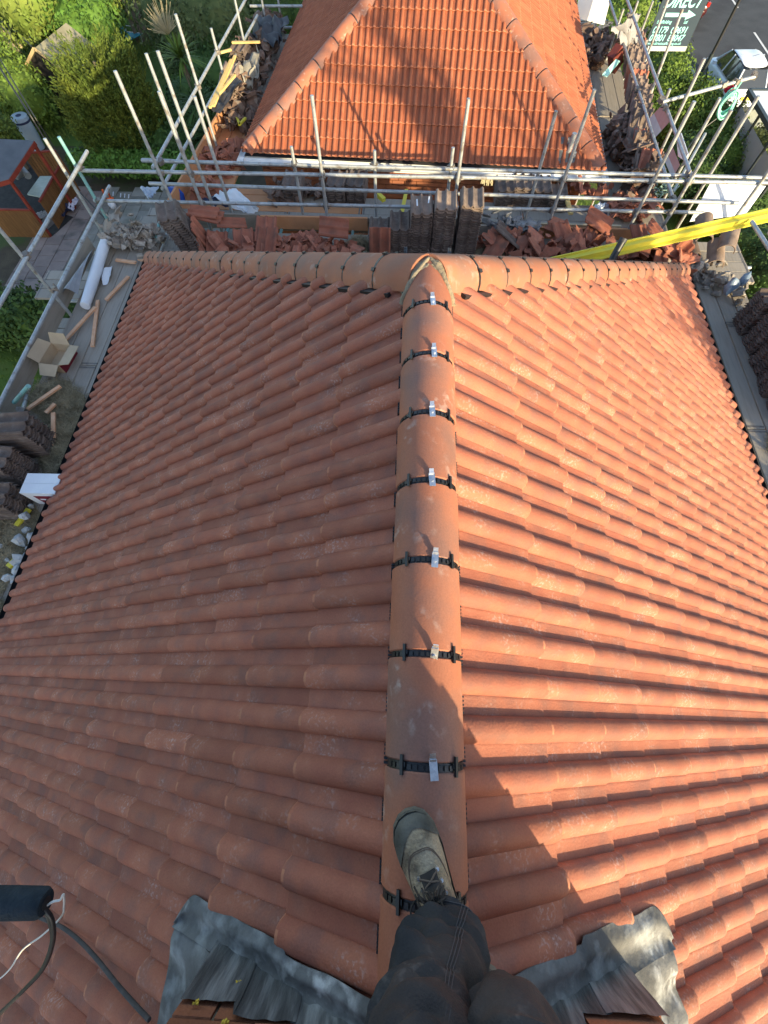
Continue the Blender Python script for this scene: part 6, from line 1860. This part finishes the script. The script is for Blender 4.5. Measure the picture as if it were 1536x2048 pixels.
# lamp post on the pavement edge
lq = Vector((13.071, 26.523, -9.000))
lpst = thing('lamp_post', 'slim dark street pole rising from the pavement past the sign board', 'lamp post', (lq.x, lq.y, G))
MB().tube([(lq.x, lq.y, G), (lq.x, lq.y, G + 1.4)], 0.085, 12).build('base', DKM, lpst, smooth=40)
MB().tube([(lq.x, lq.y, G + 1.4), (lq.x, lq.y, G + 4.0)], 0.06, 12).build('pole', BLACKP, lpst, smooth=40)
MB().tube([(lq.x, lq.y, G + 4.0), (lq.x, lq.y, G + 8.2)], 0.055, 12).build('upper_pole', GALV, lpst, smooth=40)
MB().box((lq.x, lq.y, G + 4.0), (.18, .14, .3)).build('junction_box', WPVC, lpst)
MB().tube([(lq.x, lq.y, G + 8.2), (lq.x + .8, lq.y, G + 8.5)], 0.04, 10).box((lq.x + .95, lq.y, G + 8.5), (.5, .22, .12)).build('lamp_head', GALV, lpst)
# street tree on the sun side, unseen and of invented shape, added to throw the dappled shade on the roofs
tb = Vector((10.2, -3.6, G))
st_ = thing('street_tree', 'unseen leafless street tree added for its shade behind the right side of the house', 'tree', tb)
MB().tube([tb, tb + Vector((-.1, .1, 4)), tb + Vector((0.0, 0.1, 8.0)), tb + Vector((-.25, .15, 11.5))], [0.44, 0.40, 0.36, 0.26], 10).build('trunk', BARK, st_, smooth=60)
def limb(mb, a, d, L, r, depth):
    b = a + d * L
    mb.tube([a, (a + b) / 2 + Vector((rnd.uniform(-.1, .1), rnd.uniform(-.1, .1), rnd.uniform(-.05, .1))) * L * .4, b], [r, r * .8, r * .55], 6)
    if depth:
        for k in range(3):
            dd = (d + Vector((rnd.gauss(0, .5), rnd.gauss(0, .5), rnd.gauss(.15, .4)))).normalized()
            limb(mb, a + (b - a) * rnd.uniform(.5, 1.0), dd, L * rnd.uniform(.55, .8), r * .55, depth - 1)
for k in range(10):
    m = MB(); d = Vector((rnd.uniform(-.8, .8), rnd.uniform(-.6, .6), rnd.uniform(.5, 1))).normalized()
    limb(m, tb + Vector((0, .1, 6.6 + k * .55)), d, 1.3, 0.085, 3); m.build('limb', BARK, st_)

# ------------------------------------------------------------------ person
SKIN = material('skin', (0.48, 0.28, 0.20), (0.52, 0.31, 0.22), 20.0, 0.6)
PANTS = material('charcoal_work_trousers', (0.020, 0.020, 0.023), (0.037, 0.036, 0.039), 9.0, 0.85, 0.28, 240.0, c3=(0.060, 0.054, 0.052), s3=5.0, lo3=0.5, hi3=0.72, f3=0.75, scuff=((0.15, 0.135, 0.13), 70.0, 9.0, 0.35))
PANTS2 = material('charcoal_knee_patch', (0.034, 0.028, 0.028), (0.054, 0.045, 0.044), 9.0, 0.85, 0.28, 240.0, c3=(0.075, 0.062, 0.058), s3=6.0, lo3=0.5, hi3=0.72, f3=0.8, scuff=((0.16, 0.14, 0.135), 70.0, 9.0, 0.35))
STITCH = material('trouser_stitching', (0.075, 0.07, 0.075), rough=0.9)
JACK = material('dark_work_jacket', (0.02, 0.022, 0.03), (0.03, 0.032, 0.04), 8.0, 0.85)
SUEDE = material('tan_suede', (0.27, 0.20, 0.125), (0.37, 0.29, 0.20), 18.0, 0.95, 0.4, 120.0, c3=(0.11, 0.085, 0.062), s3=22.0, lo3=0.50, hi3=0.64, f3=0.8, grain=0.15)
RUB = material('boot_rubber', (0.066, 0.062, 0.052), (0.14, 0.13, 0.11), 14.0, 0.95, 0.3, 60.0, spec=0.1)
SOLE = material('boot_sole', (0.10, 0.09, 0.075), (0.17, 0.15, 0.12), 14.0, 0.9)
LACE = material('dark_lace', (0.025, 0.022, 0.02), (0.05, 0.04, 0.035), 30.0, 0.9)
LACE2 = material('brown_lace', (0.14, 0.10, 0.075), rough=0.9)
pe = thing('person', 'person in charcoal work trousers and tan boots, left foot stepping forward on the ridge tiles', 'person', (0.02, -0.55, -0.02))
hipc = Vector((0.01, -0.63, 0.92))
# body as one skinned surface
me = bpy.data.meshes.new('body')
jt = {'pelvis': (hipc, .13), 'chest': (Vector((0.0, -0.60, 1.20)), .15), 'neck': (Vector((-0.03, -0.55, 1.42)), .06), 'head': (Vector((-0.05, -0.50, 1.56)), .092), 'crown': (Vector((-0.05, -0.49, 1.66)), .075),
      'shL': (Vector((-0.21, -0.56, 1.36)), .065), 'elL': (Vector((-0.30, -0.36, 1.22)), .045), 'wrL': (Vector((-0.215, -0.14, 1.40)), .030), 'haL': (Vector((-0.20, -0.085, 1.44)), .034),
      'shR': (Vector((0.19, -0.56, 1.36)), .065), 'elR': (Vector((0.20, -0.36, 1.22)), .045), 'wrR': (Vector((0.0, -0.14, 1.40)), .030), 'haR': (Vector((-0.02, -0.085, 1.44)), .034),
      'hpL': (hipc + Vector((-.09, 0.01, -.04)), .10), 'knL': (Vector((-0.050, -0.515, 0.47)), .055), 'anL': (Vector((0.022, -0.487, 0.12)), .04),
      'hpR': (hipc + Vector((.09, 0.01, -.04)), .10), 'knR': (Vector((0.103, -0.505, 0.47)), .052), 'anR': (Vector((0.12, -0.715, 0.02)), .04)}
for s, sgn in (('L', -1), ('R', 1)):
    for k, (dx, dz) in enumerate(((-.03, 0), (-.01, .01), (.012, .01), (.03, 0))):
        jt['f%d%s' % (k, s)] = (jt['ha' + s][0] + Vector((dx, .055, dz + .015)), .009)
        jt['g%d%s' % (k, s)] = (jt['ha' + s][0] + Vector((dx, .085 - .004 * abs(k - 1), dz - .005)), .008)
    jt['t' + s] = (jt['ha' + s][0] + Vector((-sgn * .045, .02, -.01)), .010)
    jt['u' + s] = (jt['ha' + s][0] + Vector((-sgn * .06, .045, -.005)), .009)
keys = list(jt)
ed = [('pelvis', 'chest'), ('chest', 'neck'), ('neck', 'head'), ('head', 'crown')]
for s in 'LR':
    ed += [('chest', 'sh' + s), ('sh' + s, 'el' + s), ('el' + s, 'wr' + s), ('wr' + s, 'ha' + s), ('pelvis', 'hp' + s), ('hp' + s, 'kn' + s), ('kn' + s, 'an' + s), ('ha' + s, 't' + s), ('t' + s, 'u' + s)]
    for k in range(4):
        ed += [('ha' + s, 'f%d%s' % (k, s)), ('f%d%s' % (k, s), 'g%d%s' % (k, s))]
base = Vector(pe.location)
me.from_pydata([tuple(jt[k][0] - base) for k in keys], [(keys.index(a), keys.index(b)) for a, b in ed], [])
bo = bpy.data.objects.new('body', me); COL.objects.link(bo); bo.parent = pe
sk = bo.modifiers.new('skin', 'SKIN')
for k, v in zip(keys, me.skin_vertices[0].data):
    v.radius = (jt[k][1], jt[k][1]); v.use_root = (k == 'pelvis')
sb = bo.modifiers.new('sub', 'SUBSURF'); sb.levels = 1; sb.render_levels = 2
me.materials.append(SKIN)
bpy.context.view_layer.update()
dg = bpy.context.evaluated_depsgraph_get()
nm_ = bpy.data.meshes.new_from_object(bo.evaluated_get(dg))
bo.modifiers.clear(); bo.data = nm_
nm_.polygons.foreach_set('use_smooth', [True] * len(nm_.polygons))
# face: eyes, nose, mouth, ears, hair
hd = jt['head'][0]
mb = MB(); lump(mb, hd + Vector((0, -.02, .06)), .15); mb.build('hair', material('brown_hair', (0.05, 0.032, 0.02), rough=.8), pe, smooth=60)
mb = MB(); mb.tube([hd + Vector((0, .085, .02)), hd + Vector((0, .115, -.015)), hd + Vector((0, .09, -.022))], [.010, .016, .012], 8); mb.build('nose', SKIN, pe, smooth=60)
for sx in (-1, 1):
    mb = MB(); lump(mb, hd + Vector((sx * .035, .082, .025)), .016); mb.build('eye', WPVC, pe, smooth=60)
    mb = MB(); lump(mb, hd + Vector((sx * .095, .0, 0)), .03); mb.build('ear', SKIN, pe, smooth=60)
MB().box(hd + Vector((0, .083, -.05)), (.05, .012, .010)).build('mouth', MAROON, pe)
# jacket
mb = MB()
def oval(c, rx, ry, n=20): return [Vector(c) + Vector((rx * math.cos(2 * PI * k / n), ry * math.sin(2 * PI * k / n), 0)) for k in range(n)]
mb.rings([oval((0.01, -0.64, .88), .19, .125), oval((0.01, -0.63, 1.02), .185, .125), oval((0.0, -0.60, 1.22), .215, .135), oval((-.01, -0.58, 1.36), .215, .115), oval((-.02, -.56, 1.43), .10, .09)])
for s in 'LR':
    a, b, c = jt['sh' + s][0], jt['el' + s][0], jt['wr' + s][0]
    mb.tube([a, a.lerp(b, .5), b, b.lerp(c, .5), c], [.085, .075, .065, .055, .048], 14)
mb.build('jacket', JACK, pe, smooth=60)
# trousers: two lofted legs with creases
def spline(pts, n):
    out = []
    P = [Vector(p) for p in pts]
    P = [P[0] * 2 - P[1]] + P + [P[-1] * 2 - P[-2]]
    for i in range(1, len(P) - 2):
        for k in range(n):
            t = k / n
            a, b, c, d = P[i - 1], P[i], P[i + 1], P[i + 2]
            out.append(0.5 * ((2 * b) + (-a + c) * t + (2 * a - 5 * b + 4 * c - d) * t * t + (-a + 3 * b - 3 * c + d) * t ** 3))
    out.append(P[-2])
    return out
def leg(side, path, rad, seam, patch, seed):
    n = 22
    pts = spline(path, n)
    rs = [v[0] for v in spline([(r, 0, 0) for r in rad], n)]
    N = 84
    cr = [(rnd.uniform(0, 2 * PI), rnd.uniform(.12, .98), rnd.uniform(-.09, .09), rnd.uniform(.012, .028), rnd.uniform(.4, 1.3), rnd.uniform(-.019, .017)) for _ in range(70)] + [(rnd.uniform(PI, 2 * PI), f_, rnd.uniform(-.05, .05), .011, 1.5, am_) for f_, am_ in ((.60, .014), (.645, -.012), (.69, .013), (.74, -.012), (.80, .015), (.845, -.012), (.885, .016), (.92, -.012), (.955, .014), (.36, .010), (.43, .011))]
    rings = []
    X0 = Vector((1, 0.1, 0))
    for i, p in enumerate(pts):
        d = (pts[min(i + 1, len(pts) - 1)] - pts[max(0, i - 1)]).normalized()
        x = (X0 - d * X0.dot(d)).normalized(); y = d.cross(x)
        ring = []
        for k in range(N):
            a = 2 * PI * k / N
            u = x * math.cos(a) + y * math.sin(a)
            f = i / len(pts)
            s = Vector((math.cos(a) * 1.5, math.sin(a) * 1.5, f * 9 + seed))
            fold = 0.085 * noise.noise(s) + 0.085 * noise.noise(Vector((math.cos(a) * 1.2 + f * 4, math.sin(a) * 1.2 - f * 3, f * 17 + seed * 2))) + 0.17 * math.sin(f * 26 + 2.5 * math.cos(a) + seed) * max(0, noise.noise(Vector((f * 7, a * .5, seed + 8))))
            dv = 0.0
            for a0, f0, sl, wd, ex, am in cr:
                da = (a - a0 + PI) % (2 * PI) - PI
                if abs(da) < ex:
                    dv += am * math.cos(da / ex * PI / 2) * math.exp(-((f - f0 - sl * da) / wd) ** 2)
            ring.append(p + u * (rs[i] * (1 + fold * (1.4 if f > .62 else 1.0)) + dv))
        rings.append(ring)
    rings.append([p + (pts[-1] - p) * 0.10 + (pts[-2] - pts[-1]) * 0.8 for p in rings[-1]])
    mb = MB(); mb.rings(rings)
    tr = mb.build('trousers', PANTS, pe, smooth=80)
    # seams: raised twin stitching lines along the leg
    def surf(i, kf, off=0.0015):
        k = int(round(kf * N)) % N
        c = sum(rings[i], Vector()) / N
        p = rings[i][k]
        return p + (p - c).normalized() * off
    for kf in seam:
        mb = MB()
        for o in (-1, 0, 1):
            mb.tube([surf(i, kf + o / N) for i in range(2, len(pts) - 1)], 0.0011, 5)
        mb.build('seam', STITCH, tr, smooth=60)
    for ih in (len(pts) - 2, len(pts) - 6):
        mb = MB(); mb.tube([surf(ih, q / N) for q in range(N + 1)], 0.0014, 5); mb.build('hem_stitching', STITCH, tr, smooth=60)
    # knee patch: a second layer with a curved edge
    i0, i1, k0, k1 = patch
    mb = MB()
    def pf(u, v):
        kk = k0 + (k1 - k0) * u
        ii = i0 + (i1 - i0) * v
        ii = ii + (1 - v) * 3.0 * (2 * u - 1) ** 2
        a = min(len(pts) - 1, int(ii)); fr = ii - a
        b = min(len(pts) - 1, a + 1)
        ka = int(kk * N); kr = kk * N - ka
        def P(i): return rings[i][ka % N].lerp(rings[i][(ka + 1) % N], kr)
        p = P(a).lerp(P(b), fr); c = pts[a].lerp(pts[b], fr)
        return p + (p - c).normalized() * 0.003
    mb.grid(pf, 26, 26)
    mb.build('knee_patch', PANTS2, tr, smooth=80)
    mb = MB(); mb.tube([pf(q / 30, 0.03) + Vector((0, 0, .0008)) for q in range(31)], 0.0013, 5); mb.tube([pf(q / 30, 0.07) + Vector((0, 0, .0008)) for q in range(31)], 0.0011, 5)
    mb.build('patch_stitching', STITCH, tr, smooth=60)
    return tr
leg('L', [(-.085, -.63, .90), (-.074, -.60, .72), (-.056, -.530, .51), (-.040, -.508, .41), (.004, -.500, .26), (.034, -.515, .130)], [.114, .098, .083, .083, .085, .078], (0.36, 0.84), (35, 66, 0.53, 0.97), 1.3)
leg('R', [(.105, -.63, .90), (.110, -.595, .71), (.104, -.520, .50), (.106, -.515, .42), (.115, -.61, .26), (.125, -.70, .06)], [.114, .095, .077, .077, .080, .080], (0.36, 0.84), (35, 66, 0.53, 0.97), 7.7)
MB().rings([oval((0.01, -.635, .84), .195, .13), oval((0.01, -.635, .94), .19, .128), oval((0.01, -.63, .99), .185, .126)]).build('waistband', PANTS, pe, smooth=60)
# boots
def boot(loc, rz, tilt=0.0, s=1.0):
    bt = bpy.data.objects.new('boot', None); COL.objects.link(bt)
    bt.parent = pe
    bt.matrix_basis = world_of(pe).inverted() @ Matrix.Translation(loc) @ Euler((tilt, 0, rz)).to_matrix().to_4x4() @ Matrix.Scale(s, 4)
    st = [(-.088, .020, .085), (-.078, .033, .125), (-.045, .039, .150), (-.005, .040, .150), (.025, .040, .132), (.050, .0415, .110), (.080, .0445, .092), (.112, .049, .080), (.145, .0505, .073), (.172, .0485, .066), (.192, .041, .056), (.205, .029, .044), (.212, .012, .030)]
    def sec(y, w, h, k=1.0, n=22):
        out = []
        for q in range(n + 1):
            a = PI * q / n
            ca, sa_ = math.cos(a), math.sin(a)
            ex = 2 / 2.5
            x = w * k * math.copysign(abs(ca) ** ex, ca) * (1.0 + (0.04 if y > .06 else 0) * (1 - sa_))
            z = .022 + (h - .022) * k * abs(sa_) ** (2 / 2.3)
            out.append((x + 0.006 * max(0, y - .05) / .16, y, z))
        return out
    def put(mb, nm, mat, smooth=60):
        o = bpy.data.objects.new(nm, mb.mesh(nm, mat, smooth)); COL.objects.link(o); o.parent = bt; return o
    def itp(y):
        for (a, b) in zip(st, st[1:]):
            if a[0] <= y <= b[0]:
                f = (y - a[0]) / (b[0] - a[0]); return tuple(a[i] + (b[i] - a[i]) * f for i in range(3))
        return st[-1]
    ys = [st[0][0] + (st[-1][0] - st[0][0]) * k / 40 for k in range(41)]
    put(MB().rings([sec(*itp(y)) for y in ys], closed=True), 'upper', SUEDE)
    # toe cap with a curved rear edge
    mb = MB()
    rings = []
    for k in range(16):
        f = k / 15
        row = []
        for q in range(23):
            a = PI * q / 22
            yb = .184 - .050 * abs(math.cos(a)) ** 1.6 + 0.010 * math.cos(a)
            y = yb + (.2135 - yb) * f
            s_ = sec(*itp(min(y, .2115)), k=1.03, n=22)[q]
            row.append((s_[0], y, s_[2] + .0008))
        rings.append(row)
    mb.rings(rings, closed=False); put(mb, 'toe_cap', RUB)
    # rand around the foot and the sole
    ol = [(-.093, .0), (-.09, .024), (-.07, .040), (-.02, .043), (.03, .042), (.08, .049), (.13, .057), (.17, .055), (.198, .044), (.213, .024), (.218, .0)]
    loop = [(w * .93, y * .985) for y, w in ol] + [(-w * .93, y * .985) for y, w in reversed(ol[1:-1])]
    put(MB().rings([[(x + .004, y, z) for x, y in loop] for z in (-.004, .026)] , caps=True), 'sole', SOLE, 30)
    put(MB().rings([[((x * .99) + .004, y * .995, z) for x, y in loop] for z in (.0262, .040)], caps=False), 'rand', RUB, 60)
    # vamp stitching
    mb = MB()
    for rr in (0, .0035):
        pts = []
        for q in range(25):
            a = PI * (0.16 + 0.68 * q / 24)
            y = .136 + .012 * math.sin((a - .5) * 1.25) - rr - .085 * (abs(math.cos(a)) ** 3.2)
            s_ = sec(*itp(y), n=22); i = a / PI * 22; j = int(i); g = i - j
            p = Vector(s_[j]).lerp(Vector(s_[min(22, j + 1)]), g)
            pts.append(p + Vector((0, 0, .0008)))
        mb.tube(pts, .0009, 5)
    put(mb, 'stitching', LACE2)
    # tongue, eyelets and laces
    mb = MB()
    mb.grid(lambda u, v: (0.004 + (u - .5) * .036, .032 + v * .078, itp(.032 + v * .078)[2] + .003 + .003 * math.sin(PI * u)), 8, 8); put(mb, 'tongue', LACE)
    def top(x, y): 
        _, w, h = itp(y)
        return .022 + (h - .022) * max(0.05, 1 - abs(x / w) ** 2.5) ** (1 / 2.3)
    eys = [.104, .085, .066, .047]
    for k, y in enumerate(eys):
        for sx in (-1, 1):
            c = Vector((.004 + sx * .0215, y, top(sx * .0215, y)))
            put(MB().tube([c + Vector((0, 0, -.002)), c + Vector((sx * .001, 0, .004))], [.0048, .0036], 10), 'eyelet', ALU)
    mb = MB()
    for k, (y0, y1) in enumerate(zip(eys, eys[1:])):
        for sx in (-1, 1):
            a, b = Vector((.004 + sx * .021, y0, top(.021, y0) + .004)), Vector((.004 - sx * .021, y1, top(.021, y1) + .004))
            mb.tube([a, (a + b) / 2 + Vector((0, 0, .009)), b], .0021, 6)
    put(mb, 'lace', LACE2)
    mb = MB()
    k0 = Vector((-.006, .060, .118))
    for k in range(34):
        d = Vector((rnd.gauss(-.3, .8), rnd.gauss(.25, .6), rnd.uniform(-.1, .5))).normalized() * rnd.uniform(.018, .05)
        mb.tube([k0, k0 + d * .6 + Vector((rnd.uniform(-.01, .01), rnd.uniform(-.01, .01), .008)), k0 + d + Vector((0, 0, -.012))], .0021, 5)
    for sg_ in (1, -1):
        mb.tube([k0 + Vector((.02 * math.cos(t) * sg_ - .03, .018 * math.sin(t) + .004, -.01 + .004 * math.cos(t * 2))) for t in np.linspace(0, 5.6, 16)], .0021, 5)
    mb.tube([k0, k0 + Vector((-.045, -.005, -.03)), k0 + Vector((-.055, -.045, -.07)), k0 + Vector((-.035, -.07, -.10))], .0018, 5)
    put(mb, 'lace_knot', LACE)
    return bt
boot((0.040, -0.500, 0.004), math.radians(26), s=1.13)
boot((0.125, -0.83, -0.075), math.radians(-8))

# ------------------------------------------------------------------ cables and padded pole at the lower left
pd = thing('padded_pole', 'dark blue foam wrapped pole end lying above the left slope', 'pole', (-1.3, -0.75, -0.55))
a, b = Vector((-1.254, -0.575, -0.100)), Vector((-1.043, -0.565, -0.100))
FOAM = material('navy_foam', (0.016, 0.024, 0.032), (0.026, 0.036, 0.045), 30.0, 0.9, 0.4, 90.0)
# the pole is carried by the stack's strap outside the view; it rises from the cheek of the chimney
foot = Vector((-0.70, -1.30, -0.05))
m = MB(); d_ = (b - a).normalized(); sd_ = Vector((0, 1, 0)).cross(d_)
m.tube([a + (a - b) * 0.8, a, a.lerp(b, .6), b - d_ * .012, b], [.038, .038, .037, .036, .029], 18)
m.build('foam_sleeve', FOAM, pd, smooth=50)
MB().tube([b + d_ * .0005, b + d_ * .002], .016, 10).build('bore', BLACKP, pd)
far = a + (a - b) * 0.8
MB().tube([far + (b - a) * .3, far, far + Vector((-.1, -.45, -.25)), foot], 0.016, 10).build('bracket', GALV, pd, smooth=50)
m = MB()
m.tube(spline([(-1.050, -0.572, -0.100), (-1.032, -0.610, -0.130), (-1.053, -0.683, -0.200), (-1.117, -0.788, -0.300), (-1.219, -0.889, -0.400), (-1.394, -1.046, -0.550)], 8), 0.0058, 8)
m.tube(spline([(-1.054, -0.578, -0.110), (-1.047, -0.625, -0.150), (-1.068, -0.697, -0.220), (-1.140, -0.806, -0.330), (-1.245, -0.910, -0.430), (-1.411, -1.067, -0.580)], 8), 0.0052, 8)
single(m, 'black_cable', BLACKP, 'pair of glossy black cables curving out of the foam wrapped pole end', 'cable', None, 60)
m = MB()
m.tube(spline([(-1.057, -0.583, -0.120), (-1.019, -0.558, -0.090), (-1.000, -0.553, -0.090), (-0.983, -0.534, -0.070), (-1.002, -0.577, -0.120), (-1.049, -0.633, -0.200), (-1.210, -0.759, -0.400), (-1.388, -0.887, -0.600), (-1.572, -1.052, -0.850), (-1.735, -1.182, -1.050), (-1.890, -1.287, -1.200)], 8), 0.0030, 6)
single(m, 'white_wire', material('white_wire', (0.62, 0.58, 0.53), rough=.6), 'thin white wire bent up at the foam wrapped pole end', 'wire', None, 60)
m = MB()
cp_ = [(-1.836, -1.064, -1.383), (-1.689, -1.045, -1.278), (-1.512, -1.018, -1.153), (-1.343, -1.012, -1.033), (-1.202, -1.021, -0.934), (-1.056, -1.037, -0.830), (-0.943, -1.046, -0.750), (-0.850, -1.051, -0.684)]
m.tube(spline([Vector(p) + NL * 0.078 for p in cp_], 6), 0.0075, 8)
single(m, 'dark_cable', material('dusty_black_cable', (0.045, 0.042, 0.042), (0.07, 0.062, 0.06), 30.0, 0.8), 'dusty dark cable lying across the left slope tiles to the lead', 'cable', None, 60)
bpy.context.view_layer.update()
